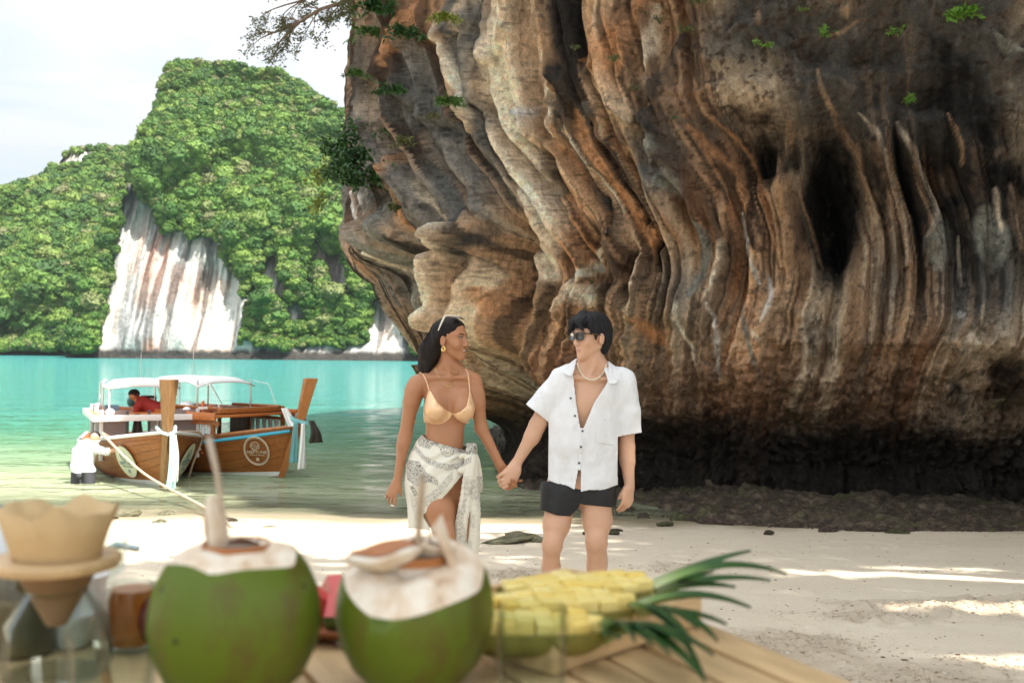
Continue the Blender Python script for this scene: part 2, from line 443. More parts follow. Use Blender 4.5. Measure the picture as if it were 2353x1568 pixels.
def cliff_surface(S,Z,detail=True):
    """S arc position, Z nominal height -> points, colour, flow"""
    fr=sstep(S_N+1.0,S_F+1.5,S)
    side=sstep(s_at(10,14.8),s_at(14,12.8),S)
    rim=ridge_h(S); Zt=np.where(Z>14,14+(Z-14)*(rim-14)/36.0,Z)      # Z runs to 50, stretched to the rim height
    Dn=prof_nose(Zt); Df=prof_front(Zt); cap=1-np.clip((Z-14)/36,0,1)**8; Df=np.where(Z>14,Df*cap,Df); Dn=np.where(Z>14,Dn*cap,Dn)
    Ds=np.interp(Z,[-3,0,2,6,14,26,40,50],[0,0,.6,1.5,3.2,4.4,4,0])
    D=Dn*(1-fr)+Df*fr; D=D*(1-side)+Ds*side
    # flow of the drapery: lines swing to the right as they come down, then back
    f=.60*np.exp(-((Z-3.9)/1.5)**2)-.2*sstep(4.5,9,Z)
    w=S-f*(1.15-.35*fr)+.20*fbm(S*.5,Z*.45,oct=3,seed=5)+.035*fbm(S*4,Z*2,oct=2,seed=6)
    low=1-sstep(1.2,3.0,Z)                            # pitted band near the water
    x,y,nx,ny=cl(S); X=x+nx*SGN*D; Y=y+ny*SGN*D
    px,py=project(np.stack([X,Y,Zt],-1))
    vis=(Z<14)
    rightrock=sstep(1500,1680,px+0.25*(py-200))*sstep(430,250,py+0.12*(px-1900))   # massive dark brow, upper right
    pz=sstep(3.8,2.3,Z+.25*np.sin(S*1.7))*sstep(1150,1350,px); pit2=np.abs(fbm(X*3.1+.3*w,Y*3.1,Z*2.6,oct=3,seed=61)); pit3=np.abs(fbm(X*8,Y*8,Z*6,oct=2,seed=62))
    drap=(1-rightrock)*(1-.7*low)*(1-.5*pz)
    r1=np.abs(fbm(w*.75,Z*.10,oct=2,seed=11))*2.4
    r2=np.abs(fbm(w*2.6,Z*.16+3,oct=2,seed=23))*2.4
    r3=np.abs(fbm(w*6.5,Z*.30+9,oct=2,seed=31))*2.4
    zo=1.6*fbm(w*1.2,Z*0,oct=2,seed=33)+.45*fbm(w*5,Z*0,oct=2,seed=34)+.12*fbm(w*16,Z*0,seed=35); tz=(zo-Z)/1.25; saw=(tz-np.floor(tz)); saw=saw**1.8*sstep(1,.93,saw); sawm=sstep(-.05,.35,fbm(w*.6,Z*.5+7,oct=2,seed=36))*(Z>1.4)*(Z<9)*np.maximum(sstep(1250,1450,px),sstep(5.3,6.2,Z)); nose_=sstep(1350,1150,px)*sstep(5.6,4.6,Z)
    r4=fbm(w*15,Z*.9,oct=2,seed=37)
    n1=fbm(X*.8,Y*.8,Z*.8,oct=4,seed=41); n2=fbm(X*2.6,Y*2.6,Z*2.6,oct=4,seed=43); n3=fbm(X*9,Y*9,Z*8,oct=3,seed=47)
    rr=1-np.abs(fbm(X*1.3+n1,Y*1.3,Z*1.6,oct=4,seed=53))*2
    pit=np.abs(fbm(X*5,Y*5,Z*3.6,oct=3,seed=59))
    amp=np.clip((S-(S_N-6))/4,0,1)*.75+.25
    d=drap*(.34*r1+.36*r2+.20*r3+.055*r4+.28*saw*sawm)*amp + .20*n1*(1-.6*nose_)+(.07+.06*low)*(1-.5*nose_)*n2+.032*n3+pz*(.42*pit2+.16*pit3-.14)
    d=d+rightrock*(.30*rr+.10*n2+.03*n3)+low*(.16*pit-.05)+.035*low*n3
    edge=np.exp(-((S-S_N)/2.6)**2)
    d=d*(1-.55*edge*(1-rightrock))-.22*drap-.30*np.exp(-((S-S_N)/3.2)**2)*(Z>2.2)
    # hollows and lumps placed as they stand on the rock (position, half sizes, depth)
    for (bx,by,rx,ry,a) in CAVES:
        q=((px-bx)/rx)**2+((py-by)/ry)**2
        d=d+a*np.exp(-q*q*.9)*vis
    for m,k,key,rel in stroke_masks(px,py,n1*2.2,n2):
        if rel: d[m]+=rel*k*vis[m]
    D2=D+d
    X=x+nx*SGN*D2; Y=y+ny*SGN*D2
    pts=np.stack([X,Y,Zt+.05*n2],-1)
    return pts,dict(px=px,py=py,w=w,low=low,rr=rightrock,r1=r1,r2=r2,r3=r3,r4=r4,n1=n1,n2=n2,n3=n3,pit=pit,X=X,Y=Y,Z=Zt)
CAVES=[ # px,py,rx,ry,metres
 (1915,470,75,170,-1.5),(1765,350,75,70,-.8),(1700,420,40,120,-.25),(1850,640,60,60,-.25),
 (1195,600,45,100,-.95),(1125,640,34,150,.75),(1140,760,40,50,.45),
 (1290,410,16,50,-.5),(1250,300,14,30,.35),(1300,300,20,60,.25),
 (905,560,70,60,.55),(985,590,60,70,-.5),(1050,640,30,80,-.3),
 (1440,580,26,55,.35),(1475,640,14,60,-.4),(1500,640,12,50,.3),(1380,600,16,90,-.25),(1600,520,18,70,-.3),
 (1700,470,30,60,.35),(1740,560,22,120,.3),(1800,400,22,90,.45),(1820,560,18,130,.3),
 (1570,330,45,110,.45),(1580,480,60,80,.3),(1420,700,80,40,.25),(1560,800,60,60,-.3),
 (1900,240,170,60,.5),(2050,330,110,60,.35),(1640,200,120,80,.25),
 (1160,940,90,110,-1.2),(1560,1040,120,70,-.5),(2020,1060,200,60,-.4),(2250,900,90,60,-.35),
 (1260,860,90,60,.35),(2100,760,160,50,.25),(1900,900,110,60,.25),(2310,760,60,60,.3),(850,360,50,50,-.3),
]
s0=S_N-9; s1=s_at(9.6,14.9)
su=np.r_[np.linspace(seg[0],s0,30)[:-1], np.linspace(s0,S_N-2.5,170)[:-1], np.arange(S_N-2.5,s1,.021), np.linspace(s1,s1+1.5,40)[1:], np.linspace(s1+1.5,seg[-1],110)[1:]]
zv=np.r_[np.linspace(-3,-.3,8)[:-1], np.arange(-.3,9.6,.024), np.linspace(9.6,14,50)[1:], np.linspace(14,50,60)[1:]]
Sg,Zg=np.meshgrid(su,zv)
pts,A=cliff_surface(Sg.ravel(),Zg.ravel())
def blob(px,py,L):
    o=np.zeros_like(px)
    for (bx,by,rx,ry,a) in L:
        q=((px-bx)/rx)**2+((py-by)/ry)**2; o=np.maximum(o,a*np.exp(-q**1.5))
    return o
def cliff_colour(A):
    px=A['px']+22*A['n1']+10*A['n2']; py=A['py']+26*A['n1']; w=A['w']; Z=A['Z']
    st=fbm(w*3.3,Z*.13,oct=4,seed=71); st2=fbm(w*9,Z*.22,oct=3,seed=73); st3=fbm(w*1.1,Z*.08,oct=2,seed=79); st4=fbm(w*22,Z*.5,oct=2,seed=83)
    m=fbm(A['X']*1.1,A['Y']*1.1,Z*1.1,oct=4,seed=89); mf=fbm(A['X']*11,A['Y']*11,Z*11,oct=3,seed=97)
    tan=np.array([.55,.35,.19]); cream=np.array([.76,.62,.43]); orange=np.array([.64,.27,.07]); grey=np.array([.20,.19,.17]); black=np.array([.030,.027,.025]); brown=np.array([.17,.10,.062]); wht=np.array([.72,.70,.66])
    def lay(c,t,k): k=np.clip(k,0,1)[:,None]; return c*(1-k)+t*k
    c=np.repeat(tan[None],len(px),0)
    c=lay(c,brown,sstep(.0,.5,m)*.5)
    c=lay(c,cream*1.1,sstep(.02,.32,st+.6*st2+.3*st4)*.8)
    c=lay(c,orange,sstep(.05,.35,st3+.7*st2-.08)*.75)
    org=blob(px,py,[(1470,150,55,110,1),(1420,170,40,60,.7),(1010,60,30,120,.8),(975,330,22,140,.9),(1000,120,40,40,.6),(1050,250,50,60,.5),(1640,420,110,140,.75),(1330,330,70,200,.35),(1060,560,60,170,.5),(1460,420,80,140,.5),(1200,690,25,70,.9),(1165,560,30,60,.5),(940,420,20,100,.6),(880,300,30,60,.5)])
    c=lay(c,np.array([.56,.28,.11]),org*(.50+.9*(st+.3*st2+.2)))
    crm=blob(px,py,[(1235,180,70,230,1),(1330,60,60,120,.7),(1110,130,25,160,.8),(1180,480,70,130,.5),(1640,760,120,150,.75),(1750,640,60,160,.6),(1340,720,110,90,.5),(1480,330,50,150,.3),(2180,700,60,90,.6),(2290,770,50,60,.6),(1130,680,30,120,.8),(2230,640,90,140,.3),(860,620,60,120,.55),(900,720,60,100,.5)])
    c=lay(c,cream,crm*(.6+.7*st2+.4*m))
    gr=blob(px,py,[(1050,420,130,220,1),(1010,240,90,130,1),(840,300,70,260,.95),(930,420,60,200,.8),(900,640,70,90,.8),(1100,500,60,130,.7),(950,620,90,110,.9),(1000,720,70,90,.7),(1560,380,50,120,.7),(1130,80,40,110,.6),(2180,620,170,160,.75),(1580,700,40,120,.5),(1160,900,80,100,.4),(1850,760,90,60,.4),(1240,650,40,120,.5)])
    c=lay(c,grey*1.2,gr*(1.05+1.4*st+.9*st2))
    # dark mineral curtains follow the flow
    blk=sstep(.08,.2,-st+.7*st2+.5*st4)*.96*(.35+.65*blob(px,py,[(950,450,300,600,.9),(1300,500,500,450,.62),(2000,350,420,450,1),(1360,120,60,240,1)]))
    c=lay(c,black,blk)
    bl=blob(px,py,[(1350,110,42,190,1),(1915,470,80,190,1),(1770,360,90,80,.85),(2100,300,240,200,.9),(2230,480,190,170,.85),(2000,150,260,90,.6),(1700,110,160,130,.45),(1270,400,20,70,.9),(870,130,70,110,.6),(2060,420,90,140,.5),(940,60,60,90,.75),(800,500,18,80,.8),(2320,880,50,90,.9)])  # black stains, and the shade of the grotto hollows put into the colour
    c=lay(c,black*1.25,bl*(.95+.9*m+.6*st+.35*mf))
    KEY=dict(G=np.array([.15,.155,.145]),E=np.array([.30,.31,.27]),D=np.array([.07,.068,.062]),K=black*.8,C=np.array([.84,.72,.55]),W=wht,O=np.array([.58,.30,.12]),T=tan*1.1,P=np.array([.50,.38,.28]),N=np.array([.07,.04,.025]),M=np.array([.16,.16,.05]),Y=np.array([.50,.33,.12]))
    rrk=A['rr']
    c=lay(c,grey*.62,A['rr']*(.85+.8*m))
    c=lay(c,brown*1.1,A['rr']*sstep(.1,.4,mf)*.6)
    for mm_,k,key,rel in stroke_masks(A['px'],A['py'],A['n1']*2.2,A['n2']):
        kk=np.clip(k*(.80+.55*st2[mm_]+.5*mf[mm_]+.35*m[mm_]),0,1)[:,None]; c[mm_]=c[mm_]*(1-kk)+KEY[key]*kk  # stains, plus the shade of holes, notches and crevices painted in
    # belt near the tide: brown, then black, with oyster speckle
    h=Z+.25*m
    c=lay(c,brown*.85,sstep(2.75,1.95,h+.2*st2)*.6*sstep(1180,1330,px))
    c=lay(c,np.array([.16,.15,.055]),sstep(.25,.6,m+.3*mf)*sstep(2.6,2.0,Z)*sstep(.9,1.4,Z)*.7)
    c=lay(c,black*1.1,sstep(1.75,1.05,h+.35*mf)*.93)
    c=lay(c,np.array([.30,.26,.22]),sstep(.45,.62,mf)*sstep(1.5,.7,Z)*.55)
    wb=blob(A['px'],A['py'],[(1250,290,11,34,1),(1010,745,14,14,0)]); c=lay(c,wht,wb)
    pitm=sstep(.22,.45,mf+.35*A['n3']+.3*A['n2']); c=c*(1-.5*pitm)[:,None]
    c=c*(1+.22*mf+.15*st4)[:,None]
    lum=c.mean(1,keepdims=True); c=np.clip(c,.004,1); c=(c/.52)**1.24*.60; c=c*.76+c.mean(1,keepdims=True)*.24*np.array([1.08,1.0,.90])
    return np.clip(c,.005,.85)
mk=NT('limestone',.88,.25)
ca=mk.attr('Col'); co=mk.co()
n_=mk.noise(scale=9,detail=8,rough=.7); n2_=mk.noise(scale=45,detail=4,rough=.65)
c_=mk.mix(.7,ca,mk.mix(1,ca,mk.ramp(n_,[(.3,.45),(.5,1.0),(.7,1.5)]),'MULTIPLY'))
c_=mk.mix(.5,c_,mk.mix(1,c_,mk.ramp(n2_,[(.3,.4),(.5,1.0),(.72,1.6)]),'MULTIPLY'))
mk.base(c_); hb=mk.math('ADD',mk.math('MULTIPLY',n_,1.2),mk.math('ADD',mk.math('MULTIPLY',n2_,.5),mk.math('MULTIPLY',mk.voro(mk.map(mk.co(),(1,1,.7)),scale=7),.9))); mk.bump(hb,1.0,.08)
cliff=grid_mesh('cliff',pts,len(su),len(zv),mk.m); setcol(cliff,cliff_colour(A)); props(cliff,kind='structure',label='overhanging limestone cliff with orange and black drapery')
# top and back of the massif, out of the picture, so that it is a solid hill of rock
rimS=su; rp=pts.reshape(len(zv),len(su),3)[-1]
tv=[];
inner=np.array([cl(np.array([s])) for s in rimS])[:,:,0]
mid=rp.copy(); mid[:,0]-=inner[:,2]*SGN*12; mid[:,1]-=inner[:,3]*SGN*12; mid[:,2]+=6+3*fbm(mid[:,0]*.2,mid[:,1]*.2)
bot=mid.copy(); bot[:,0]-=inner[:,2]*SGN*10; bot[:,1]-=inner[:,3]*SGN*10; bot[:,2]=-3
ct=grid_mesh('cliff_top',np.concatenate([rp,mid,bot]),len(su),3,mk.m); setcol(ct,np.full((len(su)*3,3),.14)); props(ct,kind='structure')

# ================================================================ SAND
def sand_height(x,y,fine=True):
    h=gz(x,y)
    h=h+.035*fbm(x*.55,y*.55,oct=3,seed=101)+.012*fbm(x*2.2,y*2.0,oct=3,seed=103)
    cl_=sstep(.15,.55,fbm(x*.75+3,y*1.1,oct=2,seed=107)+.55*bumpzone(x,y))
    h=h+cl_*(.050*np.maximum(0,fbm(x*11,y*11,oct=4,seed=109))+.05*np.maximum(0,fbm(x*4,y*5,oct=2,seed=113)-.05))*(.35+.9*bumpzone(x,y))
    h=h-.018*foot(x,y)
    return h,cl_
ZONES=[(Pz(1830,1455,1.1),.55,.35,1),(Pz(2250,1370,.95),1.1,.22,1),(Pz(2100,1540,1.15),.6,.25,.9),(Pz(1560,1300,.7),.5,.35,.9),(Pz(1180,1320,.75),.4,.3,.9),(Pz(1950,1380,1.0),.6,.15,.7),(Pz(900,1270,.5),.5,.3,.6),(Pz(330,1190,.2),1.5,.5,.8),(Pz(1750,1250,.6),.5,.15,.5),(Pz(2280,1500,1.1),.4,.2,.7)]
def bumpzone(x,y):
    o=np.zeros_like(x)
    for c,rx,ry,a in ZONES: o=np.maximum(o,a*np.exp(-(((x-c.x)/rx)**2+((y-c.y)/(ry*1.6))**2)))
    return o
_fr=random.Random(5); FEET=[(_fr.uniform(-3.5,7),_fr.uniform(3.2,11.5),_fr.uniform(-1,1)) for _ in range(150)]
def foot(x,y):
    o=np.zeros_like(x)
    for fx,fy,a in FEET:
        m=(np.abs(x-fx)<.35)&(np.abs(y-fy)<.35)
        if not m.any(): continue
        dx=x[m]-fx; dy=y[m]-fy; u=dx*math.cos(a)+dy*math.sin(a); v=-dx*math.sin(a)+dy*math.cos(a)
        q=(u/.055)**2+(v/.13)**2; o[m]+=np.exp(-q)-.3*np.exp(-((np.sqrt(q)-1.7)/.5)**2)
    return o
def warp(n,a,b,p=1.0): t=np.linspace(0,1,n); return a+(b-a)*t**p
gy=np.r_[np.linspace(-25,2.6,24)[:-1],2.6*(17/2.6)**np.linspace(0,1,620),np.linspace(17.3,34,40)]
gx_t=np.r_[-1.2-np.geomspace(8,.02,14),np.linspace(-1.12,1.12,760),1.2+np.geomspace(.02,8,14)]
GX,GY=np.meshgrid(gx_t,gy); GX=GX*np.maximum(GY,2.6)*.56
GX=GX.ravel(); GY=GY.ravel()
H,clump=sand_height(GX,GY)
H=np.where(GY>24,np.minimum(H,-1.2),H); H=np.maximum(H,-2.2)
ms=NT('wet_and_dry_sand',.9,.2)
wet=ms.attr('wet',True); cz=ms.co()
g1=ms.noise(scale=140,detail=3,rough=.7); g2=ms.noise(scale=2.2,detail=5); g3=ms.noise(scale=28,detail=5,rough=.7)
sc_=ms.mix(g2,(.72,.62,.47),(.82,.73,.58))
sc_=ms.mix(ms.ramp(g1,[(.35,.0),(.7,1)]),ms.mix(.35,sc_,(.30,.22,.15)),sc_)
sc_=ms.mix(ms.math('MULTIPLY',ms.ramp(g3,[(.60,0),(.72,1)]),.5),sc_,(.27,.19,.125))
sc_=ms.mix(ms.math('MULTIPLY',ms.attr('clump',True),.55),sc_,(.30,.225,.155))
sc_=ms.mix(wet,sc_,(.30,.25,.165)); ms.base(sc_)
ms.set(Roughness=ms.math('MULTIPLY_ADD',wet,-.45,.92))
ms.bump(ms.math('ADD',ms.math('MULTIPLY',g3,1.0),ms.math('MULTIPLY',g1,.25)),.55,.012)
sand=grid_mesh('beach_sand',np.stack([GX,GY,H],-1),len(gx_t),len(gy),ms.m); props(sand,kind='structure')
setattr1(sand,sstep(.26,.03,H+.05*fbm(GX*1.5,GY*1.5,seed=8))*1.0,'wet'); setattr1(sand,clump*np.clip(bumpzone(GX,GY)+.15,0,1),'clump')

# ================================================================ WATER
mw=NT('sea_water',.06,.5)
y_=mw.sep(mw.co())
dep=mw.attr('depth',True)
swell=mw.noise(mw.map(mw.co(),(.035,.12,1)),scale=1,detail=4)
colw=mw.ramp(mw.math('ADD',dep,mw.math('MULTIPLY_ADD',swell,.26,-.13)),[(0.0,(.44,.44,.29)),(.07,(.32,.40,.23)),(.17,(.13,.28,.16)),(.32,(.06,.235,.15)),(.55,(.05,.245,.20)),(1,(.05,.27,.25))])
mw.base(colw); mw.b.inputs['IOR'].default_value=1.33; mw.b.inputs['Specular IOR Level'].default_value=.5
pos=mw.co()
w1=mw.noise(mw.map(pos,(1,2.3,1)),scale=1.5,detail=5,rough=.55,dist=.4)
w2=mw.noise(mw.map(pos,(1,3.0,1)),scale=5.0,detail=5,rough=.6,dist=.6)
w3=mw.noise(mw.map(pos,(.12,.45,1)),scale=1.0,detail=3)
w0=mw.noise(mw.map(pos,(.33,.95,1)),scale=1.0,detail=4,rough=.6,dist=.5)
hh=mw.math('ADD',mw.math('MULTIPLY',w1,.55),mw.math('ADD',mw.math('MULTIPLY',w2,.14),mw.math('ADD',mw.math('MULTIPLY',w3,1.6),mw.math('MULTIPLY',w0,1.5))))
bp=mw.bump(hh,1.0,.62)
# clear shallows: the sand shows through the first centimetres
tr=mw.n('ShaderNodeBsdfTransparent'); mxs=mw.n('ShaderNodeMixShader'); ou=mw.t.nodes['Material Output']
mw.l(mw.attr('clear',True),mxs.inputs[0]); mw.l(mw.b.outputs[0],mxs.inputs[1]); mw.l(tr.outputs[0],mxs.inputs[2]); mw.l(mxs.outputs[0],ou.inputs[0])
wy=np.r_[np.linspace(12.5,40,240)[:-1],np.geomspace(40,900,70),[2500,5500]]; wx=np.linspace(-1,1,200)
WX,WY=np.meshgrid(wx,wy); WX=WX*(WY*.75+3); WX=WX.ravel(); WY=WY.ravel()
far=np.where(WY>900,1,0); WX=np.where(WY>900,WX*2,WX)
hz=.025*fbm(WX*.8,WY*1.6,oct=3,seed=200)*sstep(14,18,WY)*(1-sstep(35,60,WY))
shore,_=sand_height(WX,WY)
dd=np.clip(-shore,0,3)
wl=hz-.0*dd
water=grid_mesh('sea_water',np.stack([WX,WY,wl],-1),len(wx),len(wy),mw.m); props(water,kind='structure')
setattr1(water,np.clip(dd/2.0*.30+sstep(20,60,WY)*.35+sstep(60,260,WY)*.5,0,1),'depth'); setattr1(water,np.clip(.8-dd*3.2,0,.85),'clear')
# sea bed under it all
bed=py_mesh('sea_bed',[(-5000,20,-2.4),(5000,20,-2.4),(5000,5600,-2.4),(-5000,5600,-2.4)],[(0,1,2,3)],ms.m); props(bed,kind='structure')

# ================================================================ THE ISLAND ACROSS THE BAY
SIL_MAIN=[(150,812),(215,640),(262,470),(300,420),(318,345),(342,300),(372,230),(385,162),(420,146),(470,148),(560,152),(585,167),(612,160),(655,172),(705,205),(745,232),(790,268),(850,330),(930,420),(1010,520),(1120,640),(1250,760),(1330,830)]
SIL_LEFT=[(-260,500),(-120,455),(0,438),(45,430),(110,402),(150,357),(190,340),(240,342),(300,342),(350,350),(430,400),(560,560),(700,815)]
def in_poly(px,py,poly):
    r=np.zeros(len(px),bool); n=len(poly)
    for i in range(n):
        x0,y0=poly[i]; x1,y1=poly[(i+1)%n]
        c=((y0>py)!=(y1>py)); r^= c&(px<(x1-x0)*(py-y0)/((y1-y0) if y1!=y0 else 1e-9)+x0)
    return r
BARE=[[(296,395),(278,470),(262,560),(252,640),(236,720),(215,830),(548,830),(545,790),(560,760),(568,700),(555,650),(520,610),(505,560),(455,530),(440,555),(405,520),(380,545),(352,480),(322,455)],
 [(590,660),(600,600),(625,575),(645,590),(640,640),(665,690),(640,700),(610,650)],[(700,640),(715,560),(745,565),(750,600),(722,615),(718,700)],
 [(800,832),(838,770),(860,680),(910,715),(955,830)],[(735,585),(785,590),(815,700),(760,665)],[(650,700),(690,690),(702,748),(662,752)],[(565,690),(580,640),(600,670),(585,720)],[(545,800),(560,785),(680,800),(830,795),(900,830),(545,832)]]
VINES=[]
def hill(name,sil,Y0,slope,nx=420,nt_=240,seed=1,leftbase=0):
    sx=np.array([p[0] for p in sil],float); sy=np.array([p[1] for p in sil],float)
    px=np.linspace(sx[0],sx[-1],nx); top=np.interp(px,sx,sy)
    ang=(px-1176)/FPX
    el=np.array([ (P(a,b,1.0).z-CAMZ) for a,b in zip(px,top)]); xx=np.array([P(a,b,1.0).x for a,b in zip(px,top)])
    # for a slope rising back, z_top = CAMZ + el*(Y0+slope*z_top)
    ztop=np.maximum((CAMZ+el*Y0)/(1-el*slope),.5)
    t=np.linspace(-.03,1,nt_)
    T,ZT=np.meshgrid(t,ztop,indexing='ij'); XX=np.repeat(xx[None],nt_,0)
    z=T*ZT
    y=Y0+slope*z
    hx=XX*y
    rel=fbm(hx*.018,z*.03,oct=3,seed=seed)*14+fbm(hx*.06,z*.05,oct=3,seed=seed+5)*9
    fl=np.abs(fbm(hx*.10,z*.014,oct=3,seed=seed+9))*11+np.abs(fbm(hx*.4,z*.05,oct=3,seed=seed+10))*2.5
    return XX,z,y,rel,fl,T,px
def build_hill(name,sil,Y0,slope,seed,bare,label):
    XX,z,y,rel,fl,T,px=hill(name,sil,Y0,slope,seed=seed)
    nt_,nx=z.shape
    pp=np.stack([XX*y,y,z],-1); qx,qy=project(pp)
    jx=(qx+16*fbm(qx*.05,qy*.05,oct=3,seed=3)).ravel(); jy=(qy+16*fbm(qx*.05,qy*.05,oct=3,seed=4)).ravel()
    b=np.zeros(len(jx),bool)
    for poly in bare: b|=in_poly(jx,jy,poly)
    v=np.zeros(len(jx),bool)
    for poly in VINES: v|=in_poly(jx,jy,poly)
    b&=~v
    b|= (z.ravel()<1.6)
    b=b.reshape(z.shape)
    yy=y+np.where(b,fl*1.2-4+rel*.3,rel-2)*sstep(0,8,z)+np.where(b,0,-3.5)*(z>2)
    V=np.stack([XX*yy,yy,z+(z-CAMZ)*(yy-y)/y],-1)
    # far side
    back=V[-1].copy(); rows=[V.reshape(-1,3)]
    b2=back.copy(); b2[:,0]*=1.12; b2[:,1]+=45; b2[:,2]*=.8; b3=back.copy(); b3[:,0]*=1.3; b3[:,1]+=110; b3[:,2]=-1
    VV=np.concatenate(rows+[b2,b3])
    o=grid_mesh(name,VV,nx,nt_+2,MH.m); props(o,kind='structure',label=label)
    # rock colour, by streak
    X=V[...,0].ravel(); Z=V[...,2].ravel()
    st=fbm(X*.22,Z*.02,oct=5,seed=300); st2=fbm(X*.5,Z*.03,oct=3,seed=301); m=fbm(X*.05,Z*.05,oct=4,seed=303)
    c=np.repeat(np.array([[.60,.57,.52]]),len(X),0)
    def lay(c,t,k): k=np.clip(k,0,1)[:,None]; return c*(1-k)+np.array(t)*k
    c=lay(c,(.36,.37,.37),sstep(.0,.4,st)*.8)
    c=lay(c,(.52,.24,.13),sstep(.08,.42,m+.5*st2-.02)*.5)
    ob=blob(qx.ravel(),qy.ravel(),[(345,600,30,70,1),(375,560,14,60,1),(350,800,22,25,.9),(430,680,25,60,.5),(18,760,16,40,.9),(735,585,14,20,.8),(890,740,14,50,.4)])
    c=lay(c,(.56,.20,.09),ob*(.7+st2))
    c=lay(c,(.09,.085,.08),sstep(.12,.3,st2+.4*st+.3*m)*.75)
    c=lay(c,(.05,.045,.04),sstep(3.2,1.6,Z+.8*st2))
    c=np.where(b.ravel()[:,None],c,np.array([[.035,.06,.02]]))
    C=np.concatenate([c,np.full((2*nx,3),.05)]); setcol(o,C)
    return V,b
MH=NT('island_rock',.9,.2); hcol=MH.attr('Col'); hn=MH.noise(scale=.5,detail=8,rough=.7)
MH.base(MH.mix(.6,hcol,MH.mix(1,hcol,MH.ramp(hn,[(.3,.5),(.5,1),(.7,1.4)]),'MULTIPLY'))); MH.bump(hn,.8,2.0)
VM,bm_=build_hill('island_hill',SIL_MAIN,262,.55,21,BARE,'steep jungle covered limestone hill with bare white cliff')
VL,bl_=build_hill('far_hillside',SIL_LEFT,330,.75,61,[[(-10,815),(0,740),(30,735),(34,770),(12,800),(30,818)],[(120,380),(150,355),(200,352),(230,358),(190,372),(150,395)]],'lower jungle slope left of the hill')

# forest: crown variants instanced over the slopes (a far-off wood nobody could count)
def crown_variant(i,n=10):
    r=np.random.RandomState(50+i); bm=bmesh.new(); bmesh.ops.create_icosphere(bm,subdivisions=3,radius=1)
    co=np.array([v.co[:] for v in bm.verts])
    d=1+.38*fbm(co[:,0]*1.7+i*9,co[:,1]*1.7,co[:,2]*1.7,oct=2,seed=i)+.25*np.abs(fbm(co[:,0]*4+i,co[:,1]*4,co[:,2]*4,oct=2,seed=i+3))
    co=co*d[:,None]; co[:,2]*=.78
    for v,c in zip(bm.verts,co): v.co=c
    V0=[tuple(c) for c in co]; F0=[tuple(v.index for v in f.verts) for f in bm.faces]
    k=len(V0)
    for _ in range(170):
        c=Vector(V0[r.randint(k)])*(1.0+.10*r.rand()); c.z+=.03
        a=Vector(r.randn(3)).normalized()*.17; b=Vector(r.randn(3)).normalized()*.13; q=len(V0)
        V0+= [tuple(c-a),tuple(c+b),tuple(c+a),tuple(c-b)]; F0.append((q,q+1,q+2,q+3))
    me=bpy.data.meshes.new('tree_crown_form'); me.from_pydata(V0,[],F0); bm.free(); me.materials.append(MFOL.m)
    o=bpy.data.objects.new('tree_crown_form',me); FC.objects.link(o); return o
MFOL=NT('jungle_leaves',.65,.3); 
oi=MFOL.n('ShaderNodeObjectInfo'); cr=MFOL.ramp(oi.outputs['Random'],[(0,(.022,.062,.010)),(.35,(.046,.106,.014)),(.6,(.078,.148,.020)),(.85,(.115,.175,.03)),(1,(.115,.125,.05))])
ln=MFOL.noise(scale=3.2,detail=4,rough=.7); MFOL.base(MFOL.mix(1,cr,MFOL.ramp(ln,[(.3,.5),(.5,1),(.7,1.55)]),'MULTIPLY'))
MFOL.bump(MFOL.noise(scale=6,detail=3),.6,.3); MFOL.b.inputs['Subsurface Weight'].default_value=0
FC=bpy.data.collections.new('crown_forms')
for i in range(6): crown_variant(i)
